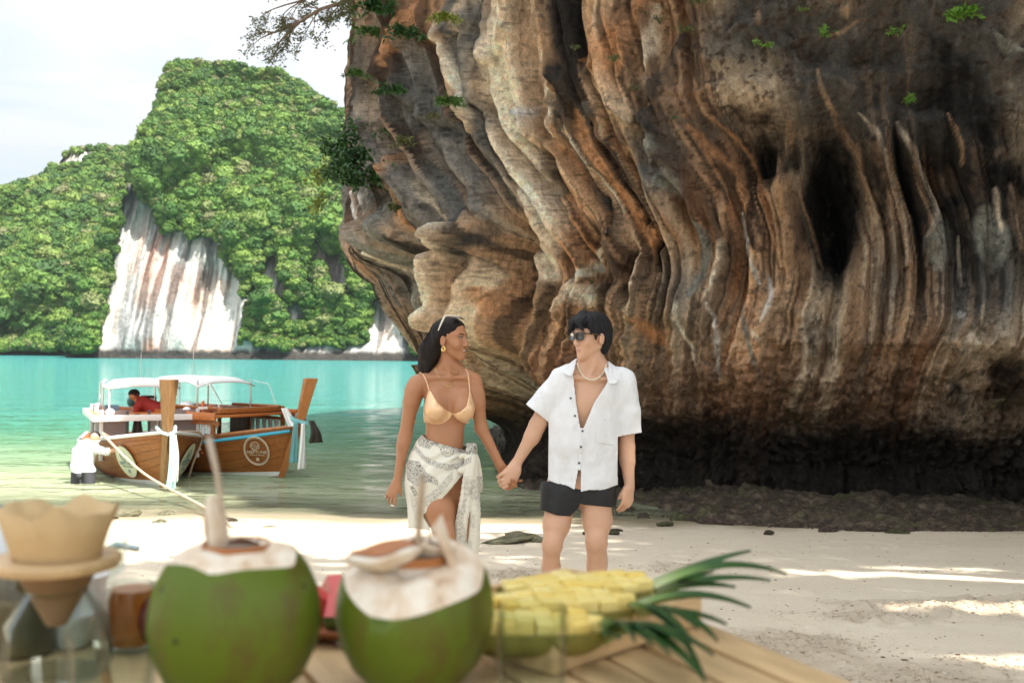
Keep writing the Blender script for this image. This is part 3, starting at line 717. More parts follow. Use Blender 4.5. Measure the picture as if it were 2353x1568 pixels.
def forest(name,V,bare,Nn,seed,rmin,rmax,label):
    r=np.random.RandomState(seed); nt_,nx,_=V.shape
    # area-weighted choice
    a=V[:-1,1:]-V[:-1,:-1]; b=V[1:,:-1]-V[:-1,:-1]; ar=np.linalg.norm(np.cross(a,b),axis=-1); ar[bare[:-1,:-1]]=0
    ar[V[:-1,:-1,2]<2]=0
    idx=r.choice(ar.size,Nn,p=(ar/ar.sum()).ravel()); i,j=np.unravel_index(idx,ar.shape)
    pt=V[i,j]+r.rand(Nn,1)*a[i,j]+r.rand(Nn,1)*b[i,j]
    sc=rmin+(rmax-rmin)*r.rand(Nn)**2; sc*=(1-.3*sstep(50,90,pt[:,2])); sc*=np.where(r.rand(Nn)<.05,1.5,1)
    qx,qy=project(pt); nb=np.zeros(Nn,bool)
    for poly in BARE:
        for dx,dy in ((0,12),(10,6),(-10,6),(0,22),(0,32)): nb|=in_poly(qx+dx,qy+dy,poly)
    sc=np.where(nb,sc*.5,sc)
    me=bpy.data.meshes.new(name); me.vertices.add(Nn); me.vertices.foreach_set('co',(pt+np.array([0,-.6,.3])*sc[:,None]).astype(np.float32).ravel())
    me.attributes.new('size','FLOAT','POINT').data.foreach_set('value',sc.astype(np.float32))
    me.attributes.new('turn','FLOAT_VECTOR','POINT').data.foreach_set('vector',np.stack([r.uniform(-.4,.4,Nn),r.uniform(-.4,.4,Nn),r.uniform(0,6.3,Nn)],-1).astype(np.float32).ravel())
    o=bpy.data.objects.new(name,me); COL.objects.link(o); props(o,kind='stuff',label=label)
    g=bpy.data.node_groups.new('scatter_crowns','GeometryNodeTree'); g.interface.new_socket('Geometry',in_out='INPUT',socket_type='NodeSocketGeometry'); g.interface.new_socket('Geometry',in_out='OUTPUT',socket_type='NodeSocketGeometry')
    N=g.nodes.new; gi=N('NodeGroupInput'); go=N('NodeGroupOutput'); ip=N('GeometryNodeInstanceOnPoints'); ci=N('GeometryNodeCollectionInfo'); ci.inputs[0].default_value=FC; ci.inputs['Separate Children'].default_value=True; ci.inputs['Reset Children'].default_value=True
    ip.inputs['Pick Instance'].default_value=True
    na=N('GeometryNodeInputNamedAttribute'); na.data_type='FLOAT'; na.inputs[0].default_value='size'; nb=N('GeometryNodeInputNamedAttribute'); nb.data_type='FLOAT_VECTOR'; nb.inputs[0].default_value='turn'
    L=g.links.new; L(gi.outputs[0],ip.inputs['Points']); L(ci.outputs[0],ip.inputs['Instance']); L(na.outputs[0],ip.inputs['Scale']); L(nb.outputs[0],ip.inputs['Rotation']); L(ip.outputs[0],go.inputs[0])
    md=o.modifiers.new('scatter','NODES'); md.node_group=g
    return o
forest('hill_forest',VM,bm_,26000,5,.65,2.0,'dense green jungle canopy covering the steep hill')
forest('far_forest',VL,bl_,17000,6,.8,2.5,'green jungle canopy covering the lower left slope')
# ================================================================ PEOPLE
import openvdb as vdb
class SDF:
    def __init__(s,lo,hi,h):
        s.lo=np.array(lo,float); s.h=h; s.n=np.ceil((np.array(hi)-s.lo)/h).astype(int)+1
        s.D=np.full(s.n,.5,dtype=np.float32)
    def sub(s,lo,hi):
        a=np.clip(((np.minimum(lo,hi)-s.lo)/s.h).astype(int)-1,0,s.n-1); b=np.clip(((np.maximum(lo,hi)-s.lo)/s.h).astype(int)+3,1,s.n)
        sl=tuple(slice(i,j) for i,j in zip(a,b))
        g=np.meshgrid(*[s.lo[k]+s.h*np.arange(a[k],b[k]) for k in range(3)],indexing='ij')
        return sl,g
    def full(s): return s.sub(s.lo,s.lo+s.n*s.h)
    def _mix(s,sl,d,k,sub=False):
        A=s.D[sl]
        if sub:
            d=-d; hh=np.clip(.5-.5*(A-d)/k,0,1) if k>0 else (A<d)*1.; s.D[sl]=A*(1-hh)+d*hh+(k*hh*(1-hh) if k>0 else 0)
        else:
            hh=np.clip(.5+.5*(A-d)/k,0,1); s.D[sl]=A*(1-hh)+d*hh-k*hh*(1-hh)
    def cap(s,a,b,r1,r2=None,k=.02,ax=None,f=1,sub=False):
        a=np.array(a,float); b=np.array(b,float); r2=r1 if r2 is None else r2
        R=max(r1,r2)*max(1,f)+k+3*s.h; sl,(x,y,z)=s.sub(np.minimum(a,b)-R,np.maximum(a,b)+R)
        ab=b-a; L=max(ab@ab,1e-12); t=np.clip(((x-a[0])*ab[0]+(y-a[1])*ab[1]+(z-a[2])*ab[2])/L,0,1)
        qx=x-a[0]-t*ab[0]; qy=y-a[1]-t*ab[1]; qz=z-a[2]-t*ab[2]
        if ax is not None:
            ax=np.array(ax,float); ax/=np.linalg.norm(ax); c=qx*ax[0]+qy*ax[1]+qz*ax[2]; m=c/f-c
            qx=qx+m*ax[0]; qy=qy+m*ax[1]; qz=qz+m*ax[2]
        d=(np.sqrt(qx*qx+qy*qy+qz*qz)-(r1+(r2-r1)*t))*(min(1,f)**.5 if ax is not None else 1); s._mix(sl,d,k,sub); return s
    def ell(s,c,r,M=None,k=.02,sub=False):
        c=np.array(c,float); r=np.array(r,float); R=r.max()+k+3*s.h
        sl,(x,y,z)=s.sub(c-R,c+R); x=x-c[0];y=y-c[1];z=z-c[2]
        if M is not None:
            M=np.array(M); x,y,z=[x*M[0,i]+y*M[1,i]+z*M[2,i] for i in range(3)]
        k0=np.sqrt((x/r[0])**2+(y/r[1])**2+(z/r[2])**2); k1=np.sqrt((x/r[0]**2)**2+(y/r[1]**2)**2+(z/r[2]**2)**2)+1e-9
        s._mix(sl,k0*(k0-1)/k1,k,sub); return s
    def mesh(s,name,mat,parent=None,smooth_it=1,D=None):
        g=vdb.FloatGrid(.5); D=s.D if D is None else D; D=D.copy()
        for ax in range(3):
            i=[slice(None)]*3; i[ax]=0; D[tuple(i)]=np.maximum(D[tuple(i)],.004); i[ax]=-1; D[tuple(i)]=np.maximum(D[tuple(i)],.004)
        g.copyFromArray(np.clip(D,-.04,.04).astype(np.float32)); g.background=.04
        V,Q=g.convertToQuads(0.0)
        V=np.array(V,dtype=float)*s.h+s.lo; Q=np.array(Q)[:,::-1]
        for _ in range(smooth_it):
            N=np.zeros_like(V); C=np.zeros(len(V))
            for i in range(4):
                for j in (i,(i+1)%4,(i+3)%4): np.add.at(N,Q[:,i],V[Q[:,j]]); np.add.at(C,Q[:,i],1)
            V=N/C[:,None]
        return np_mesh(name,V,Q,mat,parent)
def K(cx,cy,d=0.0): return np.array(P(806.4+.45*cx,672+.45*cy,5.4+d))
def KZ(zx,zy,d=0.0): return K(597.5+.1904*zx,806.6+.1904*zy,d)
def toK(x,y,z):
    px,py=project(np.stack([x,y,z],-1)); return (px-806.4)/.45,(py-672)/.45
def polysd(px,py,poly):
    """signed distance to a polygon (negative inside)"""
    d=np.full(px.shape,1e9); s=np.ones(px.shape); n=len(poly)
    for i in range(n):
        ax_,ay_=poly[i]; bx,by=poly[(i+1)%n]; ex,ey=bx-ax_,by-ay_; wx,wy=px-ax_,py-ay_
        t=np.clip((wx*ex+wy*ey)/(ex*ex+ey*ey+1e-12),0,1); d=np.minimum(d,(wx-t*ex)**2+(wy-t*ey)**2)
        c1=py>=ay_; c2=py<by; c3=ex*wy>ey*wx
        f=(c1&c2&c3)|(~c1&~c2&~c3); s=np.where(f,-s,s)
    return s*np.sqrt(d)
def frame(c,yaw,pitch=0,roll=0,sc=1):
    """yaw from the camera direction, + to the right of the picture; returns fn local(f,r,u)->world and matrix"""
    F=Vector((math.sin(yaw),-math.cos(yaw),0)); U=Vector((0,0,1)); F=(F*math.cos(pitch)+U*math.sin(pitch)).normalized()
    Rr=F.cross(U).normalized(); U=Rr.cross(F).normalized()
    if roll: q=Quaternion(F,roll); Rr=q@Rr; U=q@U
    M=np.array([[F.x,Rr.x,U.x],[F.y,Rr.y,U.y],[F.z,Rr.z,U.z]]); c=np.array(c)
    return (lambda f,r,u: c+M@(np.array([f,r,u])*sc)),M
def head(S,H,M,sc,fem=False,smile=False):
    e=lambda c,r,k=.015,sub=False: S.ell(H(*c),np.array(r)*sc,M,k*sc,sub)
    c=lambda a,b,r1,r2,k=.015,sub=False: S.cap(H(*a),H(*b),r1*sc,r2*sc,k*sc,sub=sub)
    j=.92 if fem else 1.0
    e((-.018,0,.030),(.094,.076,.086)); e((.022,0,.012),(.066,.066,.082),.03); e((.036,0,-.045),(.050,.054*j,.058),.03)
    for s_ in (-1,1):
        c((-.014,.053*s_*j,-.052),(.056,.013*s_,-.109),.016,.014,.026)
        e((.058,.040*s_,-.030),(.020,.020,.018),.03)
        c((.086,.012*s_,.020),(.070,.050*s_,.020),.0085,.007,.016)
        e((.095,.033*s_,.000),(.015,.017,.012),.016,True)
        e((.073,.031*s_,-.002),(.0135,.0145,.0115),.006)
        e((.0955,.0125*s_,-.046),(.0095,.0068,.0068),.008)
        A=Matrix(M.tolist())@Matrix.Rotation(.25*s_,3,'Z')@Matrix.Rotation(-.15,3,'Y')
        S.ell(H(-.012,.079*s_,-.018),np.array((.021,.010,.034))*sc,np.array(A),.005*sc); S.ell(H(-.006,.0925*s_,-.012),np.array((.0115,.0105,.021))*sc,np.array(A),.003*sc,True); S.ell(H(-.001,.084*s_,-.020),np.array((.006,.005,.008))*sc,np.array(A),.003*sc)
    e((.060,0,-.078),(.028,.031,.030),.02); e((.069,0,-.113),(.018,.019,.017),.02)
    c((.084,0,.008),(.1035,0,-.036),.0075,.0085,.014); e((.1065,0,-.041),(.0088,.0105,.0085),.010)
    w=.027 if smile else .022
    up=.004 if smile else .002
    for s_ in (-1,1):
        c((.0925,0,-.070),(.078,w*s_,-.0745+up*2),.0052,.003,.006); c((.0905,0,-.0865-(.003 if smile else 0)),(.078,w*s_,-.0765+up*2),.0068,.003,.006)
    if smile:
        for s_ in (-1,1): e((.062,.045*s_,-.045),(.022,.018,.02),.02); c((.090,0,-.0775),(.078,.024*s_,-.0725+up),.0066,.003,.002,True)
    else: c((.098,0,-.0788),(.084,.021*s_,-.0760),.0022,.0015,.002,True); c((.098,0,-.0788),(.084,-.021*s_,-.0760),.0022,.0015,.002,True)
def skin_mat(name,base,lips,ruddy):
    m=NT(name,.44,.5); n=m.noise(scale=9,detail=5); n2=m.noise(scale=90,detail=3)
    c=m.mix(n,tuple(k*.86 for k in base),tuple(k*1.12 for k in base)); c=m.mix(m.math('MULTIPLY',n2,.18),c,ruddy)
    c=m.mix(m.attr('lip',True),c,lips); c=m.mix(m.attr('dark',True),c,tuple(k*.45 for k in base)); m.base(c)
    m.b.inputs['Subsurface Weight'].default_value=.12; m.b.inputs['Subsurface Radius'].default_value=(1,.35,.18); m.b.inputs['Subsurface Scale'].default_value=.012
    m.bump(m.math('ADD',n2,m.noise(scale=260,detail=2)),.18,.002); return m.m
SK_M=skin_mat('skin_light_tan',(.64,.38,.245),(.52,.23,.17),(.64,.29,.18)); SK_W=skin_mat('skin_brown',(.42,.195,.095),(.42,.14,.09),(.44,.15,.07))
def face_attrs(o,H,M,sc,w=.022,extra=None):
    n=len(o.data.vertices); co=np.empty(n*3,dtype=np.float32); o.data.vertices.foreach_get('co',co); co=co.reshape(-1,3)
    L=((co-H(0,0,0))@M)/sc
    v=((L[:,2]+.0785)/.0095)**2+(L[:,1]/(w+.000))**2; lip=sstep(1.1,.6,v)*(L[:,0]>.07)*.8
    dk=sstep(1.2,.7,((L[:,2]+.000)/.011)**2+((np.abs(L[:,1])-.032)/.019)**2)*(L[:,0]>.05)*.35
    dk=np.maximum(dk,sstep(1.2,.6,((L[:,2]+.052)/.004)**2+((np.abs(L[:,1])-.008)/.005)**2)*(L[:,0]>.08)*.8)
    setattr1(o,lip,'lip'); setattr1(o,dk,'dark'); return L
def hand(S,wr,d,n,side,curl=(.35,.4,.3),spread=.06,L=1.0,R=1.0,thumb=.6):
    """wr wrist, d finger direction, n palm normal, side vector = d x n * side, thumb on +side"""
    wr=np.array(wr,float); d=np.array(d,float); d/=np.linalg.norm(d); n=np.array(n,float); n-=d*(n@d); n/=np.linalg.norm(n); w=np.cross(d,n)*side
    kn=[]
    S.cap(wr-d*.01,wr+d*.03*L,.021*R,.026*R,.015,n,.65); S.cap(wr+d*.03*L,wr+d*.078*L,.032*R,.036*R,.012,n,.42)
    S.cap(wr+d*.02*L+w*.018*R-n*-.004,wr+d*.055*L+w*.026*R+n*.006,.016*R,.015*R,.012)
    for i,(o_,ln) in enumerate([(.029,.074),(.010,.082),(-.009,.077),(-.027,.060)]):
        b=wr+d*(.078-abs(o_)*.15)*L+w*o_*R; p=b; a=0; ln=ln*L; dd=d+w*(o_/.03)*spread; dd/=np.linalg.norm(dd)
        S.cap(wr+d*.04*L+w*o_*.7*R,b,.010*R,.0105*R,.008)
        for q,(fr_,cu) in enumerate(zip((.46,.30,.24),curl)):
            a+=cu*(1+.12*i); v=dd*math.cos(a)+n*math.sin(a); e=p+v*ln*fr_
            S.cap(p,e,(.0092-.0009*q)*R,(.0085-.0011*q)*R,.0025); p=e
    b=wr+d*.022*L+w*.026*R+n*.004; v=d*math.cos(thumb)+w*math.sin(thumb)*.9+n*.35; v/=np.linalg.norm(v); e=b+v*.034*L; S.cap(b,e,.0125*R,.0105*R,.008)
    v2=v*.85+d*.4+n*.12; v2/=np.linalg.norm(v2); S.cap(e,e+v2*.026*L,.0105*R,.0078*R,.003)
X_=(1,0,0); Y_=(0,1,0); Z_=(0,0,1)
def m_(px): return px/941.0

# ---------------------------------------------------------------- the man
FB=math.radians
man=thing('person','person with black hair and sunglasses in an open white shirt and black shorts, holding hands','person',(K(1190,1729)[0],5.4,float(gz(0,5.4))))
def par(o,root):
    bpy.context.view_layer.update(); o.parent=root; o.matrix_parent_inverse=Matrix.Translation(-Vector(root.location)); return o
hM,MM=frame(K(1224,220,-.01),-FB(56),FB(-1),0,1.0)
def man_body(S):
    # trunk
    S.ell(K(1222,585,.01),(.152,.098,.17),None,.04); S.ell(K(1200,760,.01),(.135,.085,.16),None,.05); S.ell(K(1165,960,.01),(.165,.11,.12),None,.05)
    S.cap(K(1120,455,.02),K(1330,462,.02),.062,.062,.05); S.cap(K(1222,455,.02),K(1228,300,.03),.062,.056,.035); S.cap(K(1228,330,.0),hM(-.042,0,-.06),.046,.046,.018)
    for a in (1150,1295): S.ell(K(a,575,-.025),(.065,.045,.060),None,.06)
    S.cap(K(1228,350,-.0),K(1080,440,.02),.035,.045,.05); S.cap(K(1240,350,0),K(1385,450,.02),.035,.045,.05)
    S.cap(K(1215,440,-.055),K(1120,430,-.05),.012,.012,.02); S.cap(K(1235,442,-.055),K(1345,440,-.05),.012,.012,.02)
    S.cap(K(1258,320,-.03),K(1215,432,-.05),.012,.010,.015)
    # arms
    S.cap(K(1060,465,.01),K(950,680,.0),.056,.044,.03); S.cap(K(950,675,0),K(925,735,-.01),.043,.042,.02); S.cap(K(928,725,-.01),K(838,880,-.03),.041,.025,.02,Y_,.9)
    S.cap(K(1400,480,.01),K(1406,790,.02),.055,.043,.03); S.cap(K(1406,790,.02),K(1410,860,.01),.042,.040,.02); S.cap(K(1408,840,.01),K(1422,990,-.02),.040,.026,.02,Y_,.9)
    # legs
    S.cap(K(1085,1000,.01),K(1048,1180,-.03),.090,.070,.04); S.cap(K(1048,1180,-.03),K(1028,1278,-.06),.068,.052,.03); S.ell(K(1032,1272,-.085),(.040,.032,.05),None,.03)
    S.cap(K(1024,1300,-.05),K(1020,1400,.0),.049,.045,.03); S.ell(K(1020,1395,.03),(.050,.048,.10),None,.03); S.cap(K(1020,1400,0),K(1012,1640,.08),.042,.030,.02)
    S.cap(K(1245,1000,.0),K(1256,1160,-.02),.095,.078,.04); S.cap(K(1256,1160,-.02),K(1252,1262,-.05),.074,.057,.03); S.ell(K(1250,1255,-.08),(.044,.032,.05),None,.03)
    S.cap(K(1252,1290,-.04),K(1252,1400,.0),.055,.048,.03); S.ell(K(1258,1370,.03),(.056,.05,.11),None,.03); S.cap(K(1252,1400,0),K(1240,1660,.03),.046,.031,.02)
    for (ax_,dd) in ((1012,.08),(1240,.03)):
        a=K(ax_,1690,dd); S.cap(K(ax_,1650,dd),a,.032,.036,.02); g=float(gz(0,a[1])); 
        S.cap((a[0],a[1]+.03,g+.035),(a[0]-.01,a[1]-.15,g+.022),.034,.026,.03,Z_,.75); S.cap((a[0]-.03,a[1]-.15,g+.018),(a[0]+.03,a[1]-.14,g+.016),.018,.016,.02)
def man_hands(S):
    hand(S,K(1422,985,-.02),np.array([-.16,-.1,-1]),np.array([-.55,.75,0]),-1,curl=(.25,.3,.25),thumb=.35,R=1.05,L=1.0)
    # right hand closed round hers: back of the hand towards us
    wr=K(838,880,-.03); S.cap(wr,KZ(1200,560,-.045),.026,.033,.02,Y_,.6)
    S.cap(KZ(1180,470,-.04),KZ(1000,600,-.05),.022,.021,.02); S.cap(KZ(1290,520,-.04),KZ(1180,820,-.055),.025,.024,.02,Y_,.8); S.cap(KZ(1200,560,-.045),KZ(1050,800,-.055),.030,.028,.02,Y_,.7)
    for (a,b,c,r) in (((1040,560),(880,640),(800,700),.0105),((1060,700),(900,780),(822,815),.0105),((1100,800),(960,880),(868,915),.0105),((1140,880),(1040,960),(950,985),.0095)):
        S.cap(KZ(*a,-.058),KZ(*b,-.066),r,r*1.02,.006); S.cap(KZ(*b,-.066),KZ(*c,-.056),r*1.02,r,.002); e=KZ(c[0]+90,c[1]+40,-.005); S.cap(KZ(*c,-.056),e,r,r*.85,.002)
lo=K(690,60,-.3); hi=K(1500,1760,.2); SM=SDF([lo[0],5.4-.30,float(gz(0,5.4))-.04],[hi[0],5.4+.24,K(1200,85)[2]],.0042)
man_body(SM); head(SM,hM,MM,1.0); man_hands(SM)
ob=par(SM.mesh('body',SK_M),man); face_attrs(ob,hM,MM,1.0)
# shirt
linen=NT('white_linen',.85,.2); a1=linen.noise(linen.map(linen.co(),(1,1,.18)),scale=60,detail=5,rough=.6); a2=linen.noise(scale=7,detail=5); a3=linen.noise(linen.map(linen.co(),(1,1,.5)),scale=320,detail=2)
linen.base(linen.mix(a2,(.74,.74,.75),(.82,.82,.82))); linen.bump(linen.math('ADD',linen.math('ADD',a1,linen.math('MULTIPLY',a2,2.2)),linen.math('MULTIPLY',a3,.3)),.45,.008)
linen.b.inputs['Sheen Weight'].default_value=.15
LIN=linen.m
def shirt_field(h=.0045):
    S=SDF([K(865,0)[0],5.4-.22,K(0,1050)[2]],[K(1500,0)[0],5.4+.24,K(0,325)[2]],h)
    S.cap(K(1225,520,.01),K(1195,720,.01),.197,.194,.03,Y_,.64); S.cap(K(1188,700,.01),K(1170,1000,.01),.194,.222,.06,Y_,.62)
    S.cap(K(1095,440,.02),K(1350,450,.02),.070,.070,.05); S.cap(K(1222,470,.02),K(1226,400,.03),.10,.075,.05,Y_,.8)
    S.cap(K(1075,450,.01),K(946,612,.0),.073,.073,.03); S.cap(K(946,612,0),K(880,690,0),.073,.075,.02)
    S.cap(K(1390,465,.01),K(1412,610,.01),.072,.066,.04); S.cap(K(1412,610,.01),K(1420,800,.01),.066,.068,.02)
    sl,(x,y,z)=S.full(); cx,cy=toK(x,y,z); m1=m_
    w=fbm(x*16+z*3,y*10,z*3.2,oct=3,seed=400); w2=fbm(x*30-z*8,y*20,z*16,oct=2,seed=401); w3=fbm(x*7,y*7+3,z*14,oct=2,seed=405)
    low=sstep(620,980,cy)
    S.D+= (.013*w+.004*w2+.010*w3*(.4+low)+.007*fbm((cx+cy*.35)*.012,cy*.003,oct=2,seed=409)).astype(np.float32)
    return S,x,y,z,cx,cy
S,x,y,z,cx,cy=shirt_field(); outer=S.D.copy()
shell=np.maximum(outer,-(outer+.0065))
mm=1/941.0
# sleeves end, hem, front opening
slv=((cx-1000)*.615+ (cy-655)*.79)*mm                      # beyond right sleeve hem line
e0=np.array([892,570.]);e1=np.array([1000,655.]); nrm=np.array([-(e1-e0)[1],(e1-e0)[0]]); nrm/=np.linalg.norm(nrm)
slv=((cx-e0[0])*nrm[0]+(cy-e0[1])*nrm[1])*mm; cut_r=np.where(cx<1006,slv,-1)
e0=np.array([1350,737.]);e1=np.array([1480,715.]); nrm=np.array([-(e1-e0)[1],(e1-e0)[0]]); nrm/=np.linalg.norm(nrm)
slv=((cx-e0[0])*nrm[0]+(cy-e0[1])*nrm[1])*mm; cut_l=np.where(cx>1362,slv,-1)
hem=np.interp(cx,[960,1140,1168,1240,1370,1400],[938,1004,1012,1012,985,978])-np.where(y>5.40,45,0); cut_h=(cy-hem-4*np.sin(cx*.05))*mm
front=y<5.4+.02
V1=polysd(cx,cy,[(1146,300),(1134,420),(1150,560),(1170,690),(1186,690),(1240,560),(1300,470),(1318,430),(1306,300)])*mm
V2=polysd(cx,cy,[(1160,905),(1172,905),(1170,1030),(1138,1030)])*mm
neck_hole=polysd(cx,cy,[(1150,280),(1146,372),(1306,385),(1306,280)])*mm
d=np.maximum(shell,cut_r); d=np.maximum(d,cut_l); d=np.maximum(d,cut_h)
d=np.where(front,np.maximum(d,-V1),np.maximum(d,-neck_hole)); d=np.where(y<5.38,np.maximum(d,-V2),d)
d=np.maximum(d,(y-5.4-.185))
shirt=par(S.mesh('shirt',LIN,None,1,D=d),man)
# pocket, placket, hems: second layer of cloth on the same surface
pk=polysd(cx,cy,[(1262,625),(1356,660),(1350,782),(1244,765)])*mm
dp=np.maximum(np.abs(outer-.0025)-.0025,pk); dp=np.maximum(dp,y-5.38); o=par(S.mesh('pocket',LIN,None,1,D=dp),shirt); 
pl=polysd(cx,cy,[(1168,692),(1196,692),(1186,800),(1176,905),(1160,905),(1158,800)])*mm
dp=np.maximum(np.abs(outer-.002)-.0028,pl); dp=np.maximum(dp,y-5.38); par(S.mesh('placket',LIN,None,1,D=dp),shirt)
dpl=None
BTN=simple('dark_shell_button',(.10,.085,.08),.3,.3,80)
for bx,by in ((1181,705),(1173,786),(1163,868),(1120,538),(1142,628)):
    col=np.argmin(np.abs(cx[:,0,0]*0)) 
    c=K(bx,by,-.13); mb=MB()
    # find the cloth surface along the view line
    best=None
    for dd in np.linspace(-.20,.05,140):
        q=K(bx,by,dd); ii=np.round((q-S.lo)/S.h).astype(int)
        if (ii>=0).all() and (ii<S.n).all() and S.D[tuple(ii)]<.004: best=q; break
    if best is not None:
        mb.lathe([(0.0001,-.0015),(.0055,-.0015),(.0062,0),(.0055,.0015),(.0001,.0015)],c=tuple(best+np.array([0,-.004,0])),n=14,M=Matrix.Rotation(math.pi/2,3,'X')); par(mb.build('button',BTN),shirt)
# collar: two folded flaps
def sheet(name,grid,th,mat,parent):
    """grid of 3-D points -> thick curved sheet"""
    G=np.array(grid,float); a,b,_=G.shape
    # refine by bilinear/catmull interpolation
    def up(A,n):
        t=np.linspace(0,len(A)-1,n); i=np.clip(t.astype(int),0,len(A)-2); f=(t-i)[:,None,None]; 
        p0=A[np.maximum(i-1,0)];p1=A[i];p2=A[i+1];p3=A[np.minimum(i+2,len(A)-1)]
        return .5*((2*p1)+(p2-p0)*f+(2*p0-5*p1+4*p2-p3)*f*f+(3*p1-p0-3*p2+p3)*f**3)
    G=up(G,a*6); G=np.swapaxes(up(np.swapaxes(G,0,1),b*6),0,1)
    a,b,_=G.shape; du=np.gradient(G,axis=0); dv=np.gradient(G,axis=1); N=np.cross(du,dv); N/=np.linalg.norm(N,axis=-1,keepdims=True)+1e-12
    T=(G+N*th/2).reshape(-1,3); Bm=(G-N*th/2).reshape(-1,3); n=a*b; V=np.concatenate([T,Bm]); F=[]
    for i in range(a-1):
        for j in range(b-1):
            q=i*b+j; F.append((q,q+1,q+b+1,q+b)); F.append((n+q,n+q+b,n+q+b+1,n+q+1))
    for j in range(b-1): F.append((j,n+j,n+j+1,j+1)); q=(a-1)*b+j; F.append((q,q+1,n+q+1,n+q))
    for i in range(a-1): q=i*b; F.append((q,q+b,n+q+b,n+q)); q=i*b+b-1; F.append((q,n+q,n+q+b,q+b))
    o=np_mesh(name,V,np.array(F),mat,None); return par(o,parent) if parent is not None else o
COLm=LIN
sheet('collar',[[K(1300,345,.05),K(1330,372,.03),K(1352,410,-.01),K(1366,440,-.05)],[K(1298,352,.02),K(1318,385,-.03),K(1342,425,-.06),K(1362,455,-.085)],[K(1296,372,-.03),K(1308,405,-.065),K(1324,440,-.085),K(1352,462,-.10)],[K(1292,395,-.06),K(1304,425,-.08),K(1312,452,-.095),K(1322,466,-.10)]],.004,LIN,shirt)
sheet('collar',[[K(1152,335,.05),K(1128,352,.03),K(1100,380,-.01),K(1082,402,-.045)],[K(1150,345,.01),K(1132,365,-.02),K(1108,392,-.055),K(1088,412,-.075)],[K(1146,362,-.03),K(1134,382,-.06),K(1118,405,-.08),K(1102,420,-.09)],[K(1142,385,-.06),K(1136,402,-.075),K(1128,418,-.09),K(1120,428,-.095)]],.004,LIN,shirt)
sheet('collar',[[K(1150,340,.02),K(1190,322,.085),K(1260,322,.09),K(1302,345,.03)],[K(1149,358,.02),K(1188,345,.10),K(1262,345,.105),K(1304,362,.03)],[K(1140,375,.03),K(1186,372,.12),K(1264,372,.125),K(1312,380,.03)]],.004,LIN,shirt)
# shorts
blk=NT('black_swim_fabric',.6,.4); bn=blk.noise(scale=300,detail=2); blk.base(blk.mix(blk.noise(scale=8,detail=4),(.010,.010,.011),(.022,.021,.022))); blk.bump(blk.noise(scale=24,detail=4),.5,.01)
S2=SDF([K(930,0)[0],5.4-.22,K(0,1180)[2]],[K(1390,0)[0],5.4+.22,K(0,920)[2]],.005)
S2.cap(K(1165,955,.01),K(1160,1010,.01),.176,.185,.03,Y_,.58); S2.cap(K(1070,1010,.0),K(1040,1200,-.02),.105,.092,.04); S2.cap(K(1250,1010,.0),K(1258,1200,-.01),.108,.096,.04)
sl,(x,y,z)=S2.full(); cx2,cy2=toK(x,y,z)
S2.D+=(.005*fbm(x*14,y*14,z*9,oct=3,seed=420)).astype(np.float32)
hm=np.interp(cx2,[960,1050,1120,1165,1168,1180,1345],[1103,1135,1140,1092,1070,1080,1096]); d2=np.maximum(S2.D,(cy2-hm)*mm*.9); d2=np.maximum(d2,(962-cy2)*mm)
par(S2.mesh('shorts',blk.m,None,1,D=d2),man)
# hair
def hair_mat(name,c,hi):
    m=NT(name,.48,.14); n=m.noise(m.map(m.co(),(1,1,.12)),scale=220,detail=3,rough=.7); m.base(m.mix(n,c,hi)); m.bump(n,.6,.006); m.b.inputs['Roughness'].default_value=.5
    m.b.inputs['Anisotropic'].default_value=.6; return m.m
HR_M=hair_mat('black_hair',(.006,.006,.007),(.03,.03,.032)); HR_W=hair_mat('long_black_hair',(.006,.005,.005),(.026,.018,.016))
Sh=SDF(hM(0,0,0)-.17,hM(0,0,0)+.17,.0032)
def eh(c,r,k=.015,sub=False,rot=None): Sh.ell(hM(*c),np.array(r),MM,k,sub)
eh((-.022,0,.040),(.106,.089,.092)); eh((-.055,0,-.02),(.060,.079,.085),.03); eh((.030,0,.078),(.068,.078,.042),.03)
Sh.cap(hM(-.07,0,-.03),hM(-.075,0,-.098),.055,.026,.03,MM[:,0],.55)
for s_ in (-1,1): Sh.cap(hM(-.045,.068*s_,-.02),hM(-.055,.05*s_,-.085),.026,.016,.02)
for i,(r0,f1,r1,u1) in enumerate([(.02,.098,-.052,.030),(.025,.104,-.036,.036),(.02,.106,.060,.020),(.03,.104,.050,.026),(.03,.100,.066,.012),(.02,.092,.072,.004),(.01,.104,.040,.042),(0,.098,-.060,.022)]):
    a=hM(.045,r0*.5,.112); b=hM(.092,(r0+r1)/2,.090-.02*abs(r1)/.06); c=hM(f1,r1,u1); Sh.cap(a,b,.020,.015,.012); Sh.cap(b,c,.015,.0035,.01)
for s_ in (-1,1): Sh.cap(hM(.03,.074*s_,.04),hM(.028,.077*s_,-.018),.016,.006,.012,MM[:,1],.6); Sh.cap(hM(.06,.070*s_,.05),hM(.055,.072*s_,.012),.014,.006,.012,MM[:,1],.6)
eh((.075,0,-.01),(.040,.056,.045),.008,True); eh((-.008,.083,-.022),(.024,.02,.034),.006,True); eh((-.008,-.083,-.022),(.024,.02,.034),.006,True); eh((.03,0,-.085),(.06,.09,.06),.01,True)
sl,(x,y,z)=Sh.full(); L=(np.stack([x,y,z],-1)-hM(0,0,0))@MM
ang=np.arctan2(L[...,1],-L[...,0]+.02); Sh.D+=(.0035*fbm(ang*9,L[...,2]*9,oct=3,seed=430)).astype(np.float32)
hr=par(Sh.mesh('hair',HR_M),man)
